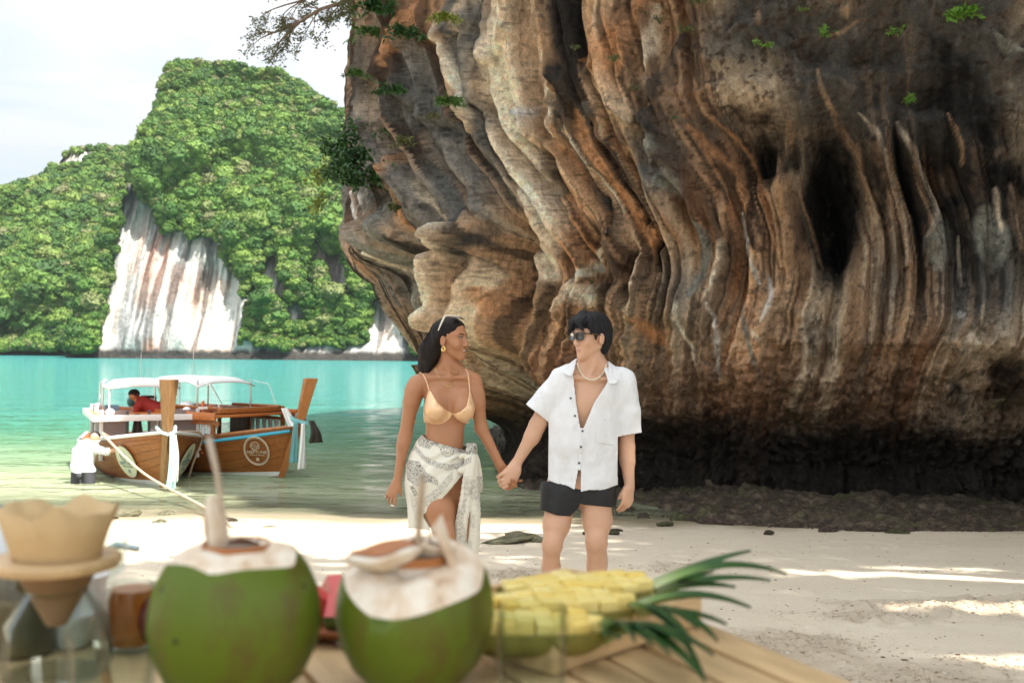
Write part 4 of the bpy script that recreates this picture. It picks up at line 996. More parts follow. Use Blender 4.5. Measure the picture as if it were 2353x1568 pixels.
def strands(H,M,n,seed,start,end,parent,mat,r=.0011,sag=.01):
    rr=random.Random(seed); mb=MB()
    for _ in range(n):
        a=start(rr); b=end(rr,a); m=[(a[i]+b[i])/2 for i in range(3)]; k=1.0+sag/ max(.02,math.sqrt(m[0]**2+m[1]**2+m[2]**2)); m=[q*k for q in m]
        mb.tube([H(*a),H(*m),H(*b)],[r,r,r*.4],4)
    return par(mb.build('loose_strands',mat,smooth=False,merge=False),parent) if False else par(mb.build('loose_strands',mat,merge=False),man if parent is None else parent)
so_=strands(hM,MM,70,3,lambda r:(r.uniform(.02,.07),r.uniform(-.05,.05),.108),lambda r,a:(r.uniform(.095,.108),a[1]*1.1+r.uniform(-.015,.015),r.uniform(.016,.05)),hr,HR_M,sag=.022,r=.0009); so_['kind']='stuff'
# sunglasses
gl=NT('black_acetate',.18,.6,(.012,.012,.012)); lens=NT('smoked_lens',.05,.8,(.035,.036,.03)); lens.b.inputs['Coat Weight'].default_value=1
gold=NT('gold_metal',.22,.5,(.85,.58,.22)); gold.b.inputs['Metallic'].default_value=1
def tube_local(H,pts,r,n=8,mb=None):
    mb=mb or MB(); mb.tube([H(*p) for p in pts],r,n); return mb
sg=thing('sunglasses','black framed sunglasses with dark lenses worn by the person in white','sunglasses',tuple(hM(.1,0,0)))
for s_ in (-1,1):
    q=[]; 
    for i in range(25):
        t=2*math.pi*i/24; c,s2=math.cos(t),math.sin(t); rx=.0255*(abs(c)**.6)*(1 if c>0 else -1); ru=.0205*(abs(s2)**.65)*(1 if s2>0 else -1)
        rr_=.032+rx; q.append((.108-.010*((rr_)/.06)**2,s_*rr_,-.003+ru+(.003 if s2>0 else 0)*max(0,rx/.02)))
    par(tube_local(hM,q,.0028,6).build('frame',gl.m),sg)
    V=[hM(.1065-.010*(.032/.06)**2,s_*.032,-.003)]+[hM(a-.0005,b,c) for a,b,c in q[:-1]]; F=[(0,i+1,(i+1)%24+1) for i in range(24)]
    par(py_mesh('lens',V,F,lens.m,smooth=True),sg)
    par(tube_local(hM,[(.098,.059*s_,.012),(.075,.073*s_,.010),(.02,.081*s_,.006),(-.012,.082*s_,.003)],[.0042,.0036,.0028,.0024],6).build('temple_arm',gl.m),sg)
par(tube_local(hM,[(.109,-.008,.006),(.113,0,.009),(.109,.008,.006)],.0028,6).build('bridge',gl.m),sg)
par(tube_local(hM,[(.086,-.0725,.0105),(.02,-.0845,.0065)],.0011,5).build('metal_inlay',gold.m),sg)
# shell necklace
shell_m=simple('cowrie_shell',(.72,.60,.45),.3,.15,120); cord=simple('dark_cord',(.05,.03,.02),.7,.2,200)
nk=thing('necklace','cream cowrie shell necklace on dark cord at the open collar','necklace',tuple(K(1225,450,-.08)))
npx=[(1152,345),(1157,372),(1166,398),(1180,420),(1198,437),(1222,446),(1245,444),(1266,432),(1284,413),(1297,390),(1303,365)]
npd=[-.02,-.05,-.068,-.082,-.090,-.094,-.092,-.084,-.068,-.045,-.015]
def surf_hit(Sg_,cx_,cy_,thr=.0):
    for dd in np.linspace(-.28,.2,320):
        q=K(cx_,cy_,dd); ii=np.round((q-Sg_.lo)/Sg_.h).astype(int)
        if (ii>=0).all() and (ii<Sg_.n).all() and Sg_.D[tuple(ii)]<thr: return q
    return None
pts3=[]
for (a,b),dd in zip(npx,npd):
    q=surf_hit(SM,a,b); q=K(a,b,dd) if q is None else q; pts3.append(q+np.array([0,-.005,0]))
par(MB().tube(pts3,.0014,6).build('cord',cord),nk)
for i in range(len(pts3)-1):
    for t in (.28,.80):
        if i==0 and t<.5: continue
        c=pts3[i]*(1-t)+pts3[i+1]*t; v=Vector(pts3[i+1]-pts3[i]).normalized(); M3=v.to_track_quat('X','Y').to_matrix()
        par(MB().ell(tuple(c+np.array([0,-.002,0])),(.0098,.0060,.0060),M3,10,6).build('shell',shell_m),nk)

# ---------------------------------------------------------------- the woman
wom=thing('person','person with long black hair in a gold bikini top and patterned cream sarong','person',(K(480,1729)[0],5.4,float(gz(0,5.4))))
hW,MW=frame(K(512,233,-.02),FB(62),FB(2),0,.92)
def wom_body(S):
    S.ell(K(485,560,.01),(.118,.085,.14),None,.04); S.ell(K(482,650,.01),(.108,.078,.10),None,.05); S.ell(K(474,745,.01),(.104,.075,.08),None,.05)
    S.ell(K(455,880,.015),(.155,.105,.11),None,.06); S.ell(K(478,770,-.03),(.08,.045,.09),None,.05)
    S.cap(K(395,462,.02),K(590,455,.02),.044,.044,.045); S.cap(K(492,450,.02),K(500,340,.02),.047,.043,.03); S.cap(K(500,355,.0),hW(-.03,0,-.055),.040,.048,.03)
    S.cap(K(497,370,.01),K(345,455,.02),.028,.036,.05); S.cap(K(505,370,.01),K(622,448,.02),.028,.036,.05)
    S.cap(K(500,432,-.045),K(400,432,-.035),.005,.005,.035); S.cap(K(512,432,-.045),K(600,430,-.035),.005,.005,.035); S.cap(K(478,330,-.03),K(504,425,-.045),.010,.008,.015)
    for a in (432,572): S.ell(K(a,598,-.075),(.056,.055,.058),None,.028); S.ell(K(a,540,-.05),(.05,.04,.06),None,.04)
    S.cap(K(332,470,.01),K(308,560,.0),.047,.043,.03); S.cap(K(318,500,.0),K(276,735,-.0),.044,.034,.025); S.cap(K(276,730,0),K(265,780,-.01),.034,.033,.02); S.cap(K(267,770,-.01),K(238,955,-.03),.032,.0215,.02)
    S.cap(K(630,465,.01),K(645,560,.0),.045,.040,.03); S.cap(K(640,520,.0),K(664,690,.01),.040,.033,.025); S.cap(K(664,690,.01),K(762,882,-.0),.034,.0225,.02)
    S.cap(K(415,940,.0),K(452,1100,-.06),.100,.086,.05); S.cap(K(452,1100,-.06),K(478,1238,-.11),.084,.056,.03); S.ell(K(484,1235,-.135),(.042,.03,.045),None,.03)
    S.cap(K(476,1260,-.10),K(466,1380,-.02),.050,.045,.03); S.ell(K(468,1360,.0),(.046,.046,.10),None,.03); S.cap(K(466,1380,-.02),K(462,1640,.06),.040,.027,.02)
    S.cap(K(540,940,.03),K(555,1110,.05),.092,.074,.05); S.cap(K(555,1110,.05),K(548,1260,.10),.072,.050,.03); S.cap(K(548,1260,.10),K(520,1640,.22),.048,.028,.03); 
    for (ax_,dd) in ((462,.06),(518,.22)):
        a=K(ax_,1690,dd); S.cap(K(ax_,1640,dd),a,.028,.031,.02); g=float(gz(0,a[1])); S.cap((a[0],a[1]+.03,g+.03),(a[0]+.01,a[1]-.14,g+.018),.030,.022,.03,Z_,.75)
lo=K(120,90,-.3); hi=K(900,1760,.2); SW=SDF([K(120,0)[0],5.4-.28,float(gz(0,5.4))-.05],[K(905,0)[0],5.4+.34,K(0,105)[2]],.0042)
wom_body(SW); head(SW,hW,MW,.92,True,True)
RH=hand(SW,K(238,952,-.03),np.array([-.42,-.1,-1]),np.array([.45,.75,-.2]),1,curl=(.18,.22,.15),spread=.28,L=.95,R=.86,thumb=.5)
# her hand lies behind his, fingertips coming round in front
SW.cap(K(762,882,-.0),KZ(1000,620,-.0),.022,.026,.02,Y_,.7); SW.cap(KZ(1000,620,0),KZ(1120,840,.0),.034,.032,.02,Y_,.55)
for (a,b,r) in (((1200,960),(1155,765),.0080),((1290,940),(1232,775),.0080),((1150,1000),(1102,872),.0076),((1085,1030),(1060,985),.0072)):
    SW.cap(KZ(1130,860,-.005),KZ(*a,-.05),.009,r*1.05,.004); SW.cap(KZ(*a,-.05),KZ(*b,-.088),r*1.05,r*.92,.002)
SW.cap(KZ(1390,800,-.03),KZ(1445,790,-.03),.007,.006,.003); SW.cap(KZ(1130,860,-.0),KZ(1390,800,-.03),.009,.007,.003)
obw=par(SW.mesh('body',SK_W),wom); face_attrs(obw,hW,MW,.92,w=.028)
# face parts
white=NT('eye_white',.2,.5,(.75,.73,.70)); dark=NT('dark_iris',.15,.6,(.015,.008,.005)); lash=NT('lash_and_brow',.7,.2,(.012,.008,.006)); teeth=NT('teeth',.25,.5,(.82,.80,.75))
def small(H,M,c,r,sc,mat,name,parent,rot=0):
    return par(MB().ell(tuple(H(*c)),tuple(np.array(r)*sc),Matrix((np.array(M)).tolist()),12,8).build(name,mat),parent)
for s_ in (-1,1):
    small(hW,MW,(.0835,.031*s_,-.0005),(.0052,.0105,.0046),.92,white.m,'eye',wom); small(hW,MW,(.0872,.0335*s_,.0),(.0022,.0046,.0044),.92,dark.m,'iris',wom)
    par(tube_local(hW,[(.089,.019*s_,-.001),(.090,.030*s_,.0062),(.083,.042*s_,.0042),(.077,.048*s_,.001)],[.0009,.0016,.0016,.0006],5).build('eyelashes',lash.m),wom)
    par(tube_local(hW,[(.094,.013*s_,.0165),(.0915,.026*s_,.0215),(.083,.042*s_,.0225),(.071,.054*s_,.0165)],[.0022,.0030,.0024,.0008],6).build('eyebrow',lash.m),wom)
mb=MB()
for i in range(-4,5): mb.ell(tuple(hW(.0872-.0085*(i/4)**2,.0046*i,-.0745+.0015*(i/4)**2)),tuple(np.array((.0028,.0025,.0047))*.92),Matrix(MW.tolist()),8,6)
par(mb.build('teeth',teeth.m),wom)
ear=thing('earring','chunky gold twisted hoop earring below the visible ear','earring',tuple(hW(-.008,-.083,-.055)))
ring=[]; 
for sgn in (1,):
    q=[hW(-.004+.011*math.sin(t),.080*sgn+.004,-.062+.0115*math.cos(t)) for t in np.linspace(.2,5.6,16)]
    par(MB().tube(q,[.002+.0042*math.sin(math.pi*i/15) for i in range(16)],10).build('hoop',gold.m),ear); par(MB().ell(tuple(hW(-.002,.081*sgn+.004,-.051)),(.0055,.0055,.0062),None,10,8).build('stud',gold.m),ear)
# hair
Sx=SDF(hW(0,0,0)+np.array([-.25,-.13,-.30]),hW(0,0,0)+np.array([.14,.17,.13]),.0034)
def ew(c,r,k=.015,sub=False): Sx.ell(hW(*c),np.array(r)*.92,MW,k,sub)
ew((-.022,0,.036),(.102,.085,.090)); ew((.020,0,.066),(.056,.070,.040),.02)
Sx.cap(hW(-.07,0,.0),K(400,300,.02),.070,.058,.04); Sx.cap(K(408,290,.02),K(385,385,.03),.058,.045,.03,Y_,.9); Sx.cap(K(385,375,.03),K(368,408,.02),.040,.018,.03)
Sx.cap(hW(-.05,.062,.0),K(425,300,-.02),.026,.030,.03); Sx.cap(K(425,300,-.02),K(392,395,-.015),.032,.012,.03); Sx.cap(K(400,330,.06),K(430,470,.10),.05,.03,.03)
ew((.092,0,-.006),(.058,.078,.080),.012,True); ew((-.006,.088,-.022),(.026,.024,.038),.006,True)
for s_ in (-1,1): ew((.040,.075*s_,-.035),(.040,.03,.050),.01,True)
Sx.cap(hW(.03,.06,-.09),hW(.09,0,-.14),.045,.05,.01,sub=True)
sl,(x,y,z)=Sx.full(); Sx.D+=(.003*fbm(x*60+z*18,y*60,z*5,oct=2,seed=440)).astype(np.float32)
hrw=par(Sx.mesh('hair',HR_W),wom)
rr=random.Random(8); mb=MB()
for _ in range(60):
    a=hW(rr.uniform(-.09,-.02),rr.uniform(-.02,.06),rr.uniform(.06,.11)); e=K(rr.uniform(356,420),rr.uniform(350,412),rr.uniform(-.02,.05)); m2=a*.45+e*.55+np.array([-.030,-.01,.02]); mb.tube([a,m2,e],[.0012,.0014,.0005],4)
o=par(mb.build('loose_strands',HR_W,merge=False),hrw); o['kind']='stuff'
sw=thing('sunglasses','white framed sunglasses pushed up on top of the long black hair','sunglasses',tuple(hW(.02,0,.13)))
ivory=simple('ivory_acetate',(.78,.72,.62),.25,.05,40)
for s_ in (-1,1): par(tube_local(hW,[(-.035,.088*s_,.045),(-.018,.088*s_,.078),(.006,.078*s_,.130)],[.0028,.0045,.0058],8).build('temple_arm',ivory),sw)
par(tube_local(hW,[(.006,-.080,.131),(.030,-.060,.132),(.046,-.030,.128),(.050,0,.125),(.046,.030,.128),(.030,.060,.132),(.006,.080,.131)],.0042,8).build('frame',ivory),sw)
for s_ in (-1,1):
    par(MB().ell(tuple(hW(.053,.033*s_,.117)),tuple(np.array((.018,.024,.0016))),Matrix(MW.tolist())@Matrix.Rotation(.45,3,'Y'),14,6).build('lens',lens.m),sw)
# bikini top
goldf=NT('gold_scaled_fabric',.35,.5); gv=goldf.voro(scale=420); goldf.base(goldf.mix(gv,(.78,.47,.25),(.90,.62,.38))); goldf.b.inputs['Metallic'].default_value=.45; goldf.bump(gv,.25,.002)
sl,(x,y,z)=SW.sub(np.array([K(330,0)[0],5.4-.25,K(0,690)[2]]),np.array([K(660,0)[0],5.4+.2,K(0,370)[2]]))
cx3,cy3=toK(x,y,z); base=SW.D[sl]
cupL=polysd(cx3,cy3,[(398,492),(352,632),(385,656),(432,668),(478,658),(520,618),(478,592),(440,560),(414,512)])*mm
cupR=polysd(cx3,cy3,[(604,484),(634,590),(622,645),(588,664),(556,656),(520,618),(560,606),(588,580),(600,530)])*mm
band=np.maximum(np.abs(cy3-(648-.05*(cx3-490)))*mm-.011, 5.40-y)
reg=np.where(y<5.41,np.minimum(cupL,cupR),1); reg=np.minimum(reg,np.where((cx3<600),band,band))
db=np.maximum(np.maximum(base-.0048,-(base+.003)),reg)
class _T: pass
Tm=SDF.__new__(SDF); Tm.lo=SW.lo+SW.h*np.array([q.start for q in sl]); Tm.h=SW.h; Tm.n=np.array(db.shape); Tm.D=db.astype(np.float32)
bik=thing('bikini_top','gold snakeskin bikini top with underwire and thin straps','bikini top',tuple(K(500,620,-.1)))
par(Tm.mesh('cups',goldf.m),bik)
def on_body(Sg_,pts,off,r,mat,name,parent,n=8):
    q=[]
    for a,b in pts:
        c=surf_hit(Sg_,a,b); 
        if c is None: c=K(a,b,-.02)
        q.append(c+np.array([0,-off,0]))
    # smooth
    for _ in range(2): q=[q[0]]+[(q[i-1]+2*q[i]+q[i+1])/4 for i in range(1,len(q)-1)]+[q[-1]]
    return par(MB().tube(q,r,n).build(name,mat),parent)
def dens(pts,n=6):
    return [tuple(v) for v in catmull(pts,n)]
on_body(SW,dens([(374,654),(395,660),(432,668),(470,662),(500,640),(520,616),(540,640),(565,657),(592,662),(602,658)]),.004,.0038,goldf.m,'underwire',bik)
on_body(SW,dens([(352,408),(368,418),(384,450),(396,490),(402,510)],4),.003,.0040,goldf.m,'strap',bik)
on_body(SW,dens([(584,390),(594,404),(600,440),(605,490),(605,505)],4),.003,.0040,goldf.m,'strap',bik)
nw=thing('necklace','thin gold chain necklace with a small bar pendant','necklace',tuple(K(500,470,-.08)))
on_body(SW,dens([(428,385),(446,425),(468,455),(484,474),(500,478),(520,472),(528,455),(536,440),(548,400)],5),.0028,.0011,gold.m,'chain',nw,5)
q0=surf_hit(SW,484,475); q1=surf_hit(SW,521,474); par(MB().tube([q0+np.array([0,-.003,0]),q1+np.array([0,-.003,0])],.0022,6).build('pendant_bar',gold.m),nw)
rg=thing('finger_ring','wide silver white ring on the hanging hand','ring',tuple(K(216,1082,-.06)))
# sarong
ink=NT('printed_cotton',.8,.2)
ia=ink.attr('ink',True); rp_=ink.co()
vo=ink.voro(scale=62,feature='F1'); ringp=ink.math('ABSOLUTE',ink.math('SINE',ink.math('MULTIPLY',vo,26)))
pat=ink.math('MAXIMUM',ink.ramp(ringp,[(.25,1),(.45,0)]),ink.ramp(ink.noise(scale=70,detail=4,rough=.75,dist=2.5),[(.5,0),(.56,1)]))
amt=ink.math('MULTIPLY',pat,ia,clamp=True)
ink.base(ink.mix(amt,ink.mix(ink.noise(scale=6,detail=3),(.72,.68,.55),(.80,.77,.68)),(.035,.032,.035)))
ink.bump(ink.noise(scale=30,detail=4),.25,.006)
sarong_spots=[]
Sg2=SDF([K(240,0)[0],5.4-.26,K(0,1345)[2]],[K(690,0)[0],5.4+.28,K(0,690)[2]],.0046)
Sg2.cap(K(472,740,.01),K(455,870,.01),.118,.165,.03,Y_,.70); Sg2.cap(K(455,870,.01),K(440,960,.0),.168,.172,.03,Y_,.75); Sg2.cap(K(440,960,.0),K(425,1200,-.0),.170,.140,.04,Y_,.85)
sl,(x,y,z)=Sg2.full(); cx4,cy4=toK(x,y,z)
kx,ky=cx4-612,cy4-800; th=np.arctan2(ky,-kx); rk=np.sqrt(kx**2+ky**2)
pl_=np.sin(th*15+1.3*fbm(th*3,rk*.01,oct=2,seed=450)*3)*np.exp(-((th-.45)/.55)**2)
Sg2.D+=(-.008*pl_*sstep(0,120,rk)*sstep(420,200,rk)+.006*fbm(x*9,y*9,z*5,oct=3,seed=451)).astype(np.float32)
outer=Sg2.D; sh2=np.maximum(outer,-(outer+.007))
top=np.interp(cx4,[330,352,385,450,520,595,640],[700,712,745,768,786,806,800])
# waist is higher at the back
topb=np.interp(cx4,[330,600],[712,785])
cutt=np.where(y<5.42,(top-cy4),(topb-cy4))*mm
gap=polysd(cx4,cy4,[(700,925),(612,926),(566,934),(505,1008),(435,1082),(366,1136),(392,1180),(408,1214),(420,1500),(700,1500)])*mm
lowc=(cy4-np.interp(cx4,[300,318,410],[1200,1203,1214]))*mm
d4=np.maximum(sh2,cutt); d4=np.maximum(d4,np.where(y<5.45,-gap,-1)); d4=np.maximum(d4,np.where(y<5.45,lowc,(cy4-1200)*mm))
d4=np.where((y>=5.45),np.maximum(d4,(cx4-600)*mm),d4)
sar=thing('sarong','cream sarong with black paisley print knotted at the hip','sarong',tuple(K(470,900)))
wr_=par(Sg2.mesh('wrap',ink.m,None,1,D=d4),sar)
def inkset(o):
    n=len(o.data.vertices); co=np.empty(n*3,dtype=np.float32); o.data.vertices.foreach_get('co',co); co=co.reshape(-1,3).astype(float)
    a,b=toK(co[:,0],co[:,1],co[:,2]); kx,ky=a-612,b-800; rk=np.hypot(kx,ky); th=np.arctan2(ky,-kx)
    v=np.zeros(n)
    tp=np.interp(a,[330,352,385,450,520,595],[700,712,745,768,786,806])
    v=np.maximum(v,.95*sstep(26,14,b-tp)); v=np.maximum(v,.9*(polysd(a,b,[(340,730),(420,775),(400,800),(345,780)])<0))
    md=np.hypot(a-492,(b-802)); v=np.maximum(v,np.where(md<36,np.where(np.abs(md-33)<3.5,1.,np.where(np.abs(md-18)<2,.9,.55*(np.sin(np.arctan2(b-802,a-492)*18)>.2))),0))
    for (rr0,w_,s_) in ((150,16,.75),(0,0,0)):
        pass
    ln1=np.interp(a,[325,380,440,500,560,610],[790,850,880,892,880,850]); v=np.maximum(v,.75*sstep(20,12,np.abs(b-ln1))*(a<615))
    v=np.maximum(v,.95*(polysd(a,b,[(285,850),(345,860),(385,915),(440,950),(445,985),(395,965),(330,990),(285,950)])<0))
    v=np.maximum(v,.9*(polysd(a,b,[(295,985),(320,985),(345,1030),(325,1040)])<0))
    edge=np.interp(a,[300,366,435,505,566,612],[1250,1136,1082,1008,934,926]); dd=edge-b
    v=np.maximum(v,.55*((dd>30)&(dd<85)&(a>330)&(a<520))); v=np.maximum(v,.42*(polysd(a,b,[(300,1020),(350,1050),(380,1110),(330,1170),(310,1100)])<0))
    tail=(b>850)&(a>535)&(rk>60)
    v=np.where((a>530)&(b>935),.55*sstep(.05,.3,fbm(a*.02,b*.006,oct=2,seed=7)+.15),v)
    setattr1(o,v,'ink')
inkset(wr_)
# knot and hanging tails
S5=SDF([K(525,0)[0],5.4-.24,K(0,1350)[2]],[K(690,0)[0],5.4+.12,K(0,755)[2]],.0042)
S5.ell(K(606,806,-.10),(.022,.026,.030),None,.012); S5.cap(K(596,776,-.07),K(622,786,-.09),.012,.017,.012); S5.cap(K(628,782,-.08),K(646,880,-.07),.013,.012,.02); S5.cap(K(560,835,-.12),K(604,812,-.11),.012,.014,.02,Y_,.6); S5.cap(K(560,905,-.13),K(612,870,-.13),.018,.020,.02,Y_,.6)
def strip(pts,r0,r1,ph):
    q=dens(pts,5); n=len(q)
    for i in range(n-1):
        t=i/(n-1); 
        for j in range(-3,4):
            wv=(r0+(r1-r0)*t)*j/3*.85; zz=.010*math.sin(j*1.9+ph+t*1.2)
            S5.cap(K(q[i][0]+wv/mm/1,q[i][1],q[i][2]+zz),K(q[i+1][0]+wv/mm,q[i+1][1],q[i+1][2]+zz),.0085,.0085,.012)
strip([(606,830,-.12),(600,930,-.13),(580,1080,-.12),(556,1220,-.10),(552,1305,-.09)],.018,.036,0)
strip([(622,830,-.11),(628,950,-.11),(634,1100,-.10),(630,1230,-.08),(620,1325,-.07)],.014,.027,2)
strip([(640,850,-.06),(652,940,-.05),(652,1010,-.05)],.006,.014,1)
tl=par(S5.mesh('knotted_tail',ink.m,None,1),sar); inkset(tl)
mb=MB()
for i in range(9): a=K(598+i*6,1325,-.07); mb.tube([a,a+np.array([.004*((i%3)-1),0,-.022]),a+np.array([.008*((i%3)-1),0,-.045])],.0018,5)
par(mb.build('fringe',ink.m,merge=False),sar)
# ring on the hanging hand
def ring_at(c,axis,r):
    a=Vector(axis).normalized(); M3=a.to_track_quat('Z','X').to_matrix(); par(MB().lathe([(r,-.0035),(r+.0016,-.0035),(r+.0016,.0035),(r,.0035),(r,-.0035)],tuple(c),18,M3).build('ring_band',ivory),rg)

ring_at(K(212,1085,-.055),(-.3,-.1,-1),.0085)
# ================================================================ BOATS
def wood(name,c1,c2,scale=1,rough=.45,coat=.15,axis=(1,1,1)):
    m=NT(name,rough,.4); n=m.noise(m.map(m.co(),axis),scale=9*scale,detail=6,rough=.65,dist=.6); n2=m.noise(m.map(m.co(),axis),scale=45*scale,detail=4,rough=.6)
    c=m.mix(n,c1,c2); c=m.mix(m.math('MULTIPLY',m.ramp(n2,[(.42,0),(.62,1)]),.4),c,tuple(k*.55 for k in c1)); m.base(c); m.b.inputs['Coat Weight'].default_value=coat; m.bump(n2,.25,.004); return m.m
W_HULL=wood('varnished_hull_planks',(.27,.085,.018),(.42,.155,.035),.35,.5,.2,(.25,1,1.5)); W_STEM=wood('pale_stem_wood',(.27,.14,.055),(.42,.235,.10),.5,.5,.2,(1,1,.15)); W_DARK=wood('dark_cabin_wood',(.10,.04,.015),(.17,.07,.03),.5)
W_ORG=wood('orange_roof_planks',(.50,.15,.035),(.60,.22,.06),.5,.45,.2,(.3,1,1)); W_STEM2=wood('red_brown_stem_wood',(.34,.12,.03),(.48,.19,.05),.5,.45,.25,(1,1,.15))
PW=simple('white_paint',(.80,.80,.78),.4,.06,8); RED=simple('dark_red_antifouling',(.16,.012,.015),.5,.2,6); BLUE=simple('sky_blue_paint',(.06,.45,.62),.45,.1,8); GREY=simple('grey_cabin_panel',(.24,.20,.19),.5,.12,4)
CANV=simple('white_canvas',(.84,.84,.84),.8,.04,5,bump=.1); STEEL=NT('steel_tube',.3,.5,(.55,.55,.55)); STEEL.b.inputs['Metallic'].default_value=1; STEEL=STEEL.m; DKC=simple('dark_canvas',(.05,.04,.035),.8,.3,20); PALE=simple('pale_mint_cloth',(.50,.72,.70),.8,.08,20,bump=.2); TEAL=simple('teal_sash_cloth',(.20,.48,.50),.75,.15,20,bump=.2); SHEER=simple('white_sheer_curtain',(.78,.78,.82),.85,.06,16,bump=.2)
ROPE=simple('beige_rope',(.58,.44,.30),.8,.2,120); DISC=simple('pale_green_plaque',(.62,.64,.48),.5,.06,10); LETT=simple('grey_teal_lettering',(.16,.28,.28),.6,.1,20); CREAM=simple('cream_lettering',(.66,.56,.40),.6,.08,20); ORP=simple('orange_paint',(.62,.14,.04),.45,.1,10)
SBOAT=wood('stern_tone',(.20,.085,.03),(.31,.14,.05),.35)
NST=32
def text(s,size,M,mat,name,parent,ext=.003,align='CENTER'):
    cu=bpy.data.curves.new(name,'FONT'); cu.body=s; cu.size=size; cu.extrude=ext; cu.align_x=align; cu.align_y='CENTER'; cu.resolution_u=2
    t=bpy.data.objects.new('tmp_text',cu); COL.objects.link(t); bpy.context.view_layer.update()
    me=bpy.data.meshes.new_from_object(t); bpy.data.objects.remove(t); me.transform(M); me.materials.clear(); me.materials.append(mat)
    o=bpy.data.objects.new(name,me); COL.objects.link(o); o.parent=parent; return o
def hull_pt(t,u,L,B,stemtop=1.15):
    """t 0 stern .. 1 bow ; u -1..1 across from gunwale to keel to gunwale"""
    x=-L+L*t
    b=B*(1-max(0,(t-.5)/.5)**2.6)*(.72+.28*min(1,t/.35)); sheer=.55+.50*max(0,(t-.25)/.75)**1.9
    keel=-.38+.40*max(0,(t-.7)/.3)**2.2
    a=abs(u); s_=1 if u>=0 else -1
    y=s_*b*(a**.62 if t<.85 else a**(.62+.38*(t-.85)/.15)); z=keel+(sheer-keel)*(a**(1.9-.9*t))
    # flare and rake at the bow
    x=x+(.0 if t<.6 else .55*((t-.6)/.4)**2*( (z-keel)/(sheer-keel+1e-6) ))
    return Vector((x,y,z))
def make_boat(label,loc,yaw,L,B,styl,parts):
    b=thing('longtail_boat',label,'boat',loc,yaw,'longtail boats moored in the shallows')
    n=44; m=25
    V=[];F=[]
    for i in range(n):
        for j in range(m): V.append(hull_pt(i/(n-1),-1+2*j/(m-1),L,B))
    for i in range(n-1):
        for j in range(m-1): F.append((i*m+j,i*m+j+1,(i+1)*m+j+1,(i+1)*m+j))
    F.append(tuple(range(m)))
    me=bpy.data.meshes.new('hull'); me.from_pydata([tuple(v) for v in V],[],F); me.update()
    mats=[W_HULL,PW,RED]
    for q in mats: me.materials.append(q)
    lo1,lo2=(.02,.10)
    bm=bmesh.new(); bm.from_mesh(me); 
    for h in (.045,.135): bmesh.ops.bisect_plane(bm,geom=bm.verts[:]+bm.edges[:]+bm.faces[:],plane_co=(0,0,h),plane_no=(-.055,0,1))
    for f in bm.faces:
        c=f.calc_center_median(); zz=c.z-.055*c.x
        f.material_index=2 if zz<.045 else (1 if zz<.135 else 0); f.smooth=True
    bm.to_mesh(me); bm.free(); hull=bpy.data.objects.new('hull',me); COL.objects.link(hull); hull.parent=b
    md=hull.modifiers.new('t','SOLIDIFY'); md.thickness=.035; md.offset=-1
    # carved plank seams as thin battens on each side
    for s_ in (-1,1):
        for q in (.86,.74,.61,.47):
            mb=MB(); mb.tube([hull_pt(t,s_*q,L,B)+Vector((0,s_*.001,0)) for t in np.linspace(.03,.985,24)],.0045,4); mb.build('plank_seam',W_DARK,b)
        mb=MB(); mb.tube([hull_pt(t,s_*1.0,L,B)+Vector((0,0,.02)) for t in np.linspace(0,1,30)],.034,8); mb.build('gunwale',PW if styl==0 else W_STEM2,b)
        if styl==1: mb=MB(); mb.tube([hull_pt(t,s_*.94,L,B)+Vector((0,s_*.012,.0)) for t in np.linspace(0,.985,30)],.034,8); mb.build('blue_stripe',BLUE,b)
    # stem and tall prow board
    x0=.0; Wst=W_STEM if styl==0 else W_STEM2
    pb=hull_pt(1,0,L,B); pt_=hull_pt(1,1,L,B)
    lean=.14 if styl==0 else .36
    def board(z0,z1,w0,w1,t0,t1,xs0,xs1,mat,name):
        Vb=[]
        for z,w,t,xx in ((z0,w0,t0,xs0),(z1,w1,t1,xs1)):
            Vb+=[(xx+t,0,z),(xx-t*.2,-w,z),(xx-t,-w*.85,z),(xx-t,w*.85,z),(xx-t*.2,w,z)]
        Fb=[(0,1,6,5),(1,2,7,6),(2,3,8,7),(3,4,9,8),(4,0,5,9),(5,6,7,8,9),(4,3,2,1,0)]
        o=py_mesh(name,Vb,Fb,mat,b); bmn=o.modifiers.new('b','BEVEL'); bmn.width=.008; bmn.segments=2; return o
    board(-.05,pt_.z+.02,.05,.085,.07,.10,pb.x+.02,pt_.x+.03,Wst,'stem_post')
    board(pt_.z+.0,pt_.z+.95,.085,(.165 if styl==0 else .13),.085,.15,pt_.x+.03,pt_.x+.03+lean,Wst,'prow_board')
    # foredeck
    V=[];F=[]
    for i,t in enumerate(np.linspace(.72,1,10)):
        a=hull_pt(t,-.97,L,B); c=hull_pt(t,.97,L,B); V+=[(a.x,a.y,a.z-.05),(a.x,0,a.z-.02),(c.x,c.y,c.z-.05)]
        if i: k=3*i; F+=[(k-3,k-2,k+1,k),(k-2,k-1,k+2,k+1)]
    py_mesh('foredeck',V,F,W_HULL,b)
    V=[];F=[]
    for i,t in enumerate(np.linspace(0.01,.75,16)):
        a=hull_pt(t,-.6,L,B); c=hull_pt(t,.6,L,B); V+=[(a.x,a.y,.08),(c.x,c.y,.08)]
        if i: k=2*i; F.append((k-2,k-1,k+1,k))
    py_mesh('floorboards',V,F,W_DARK,b)
    parts(b,L,B,hull_pt)
    return b
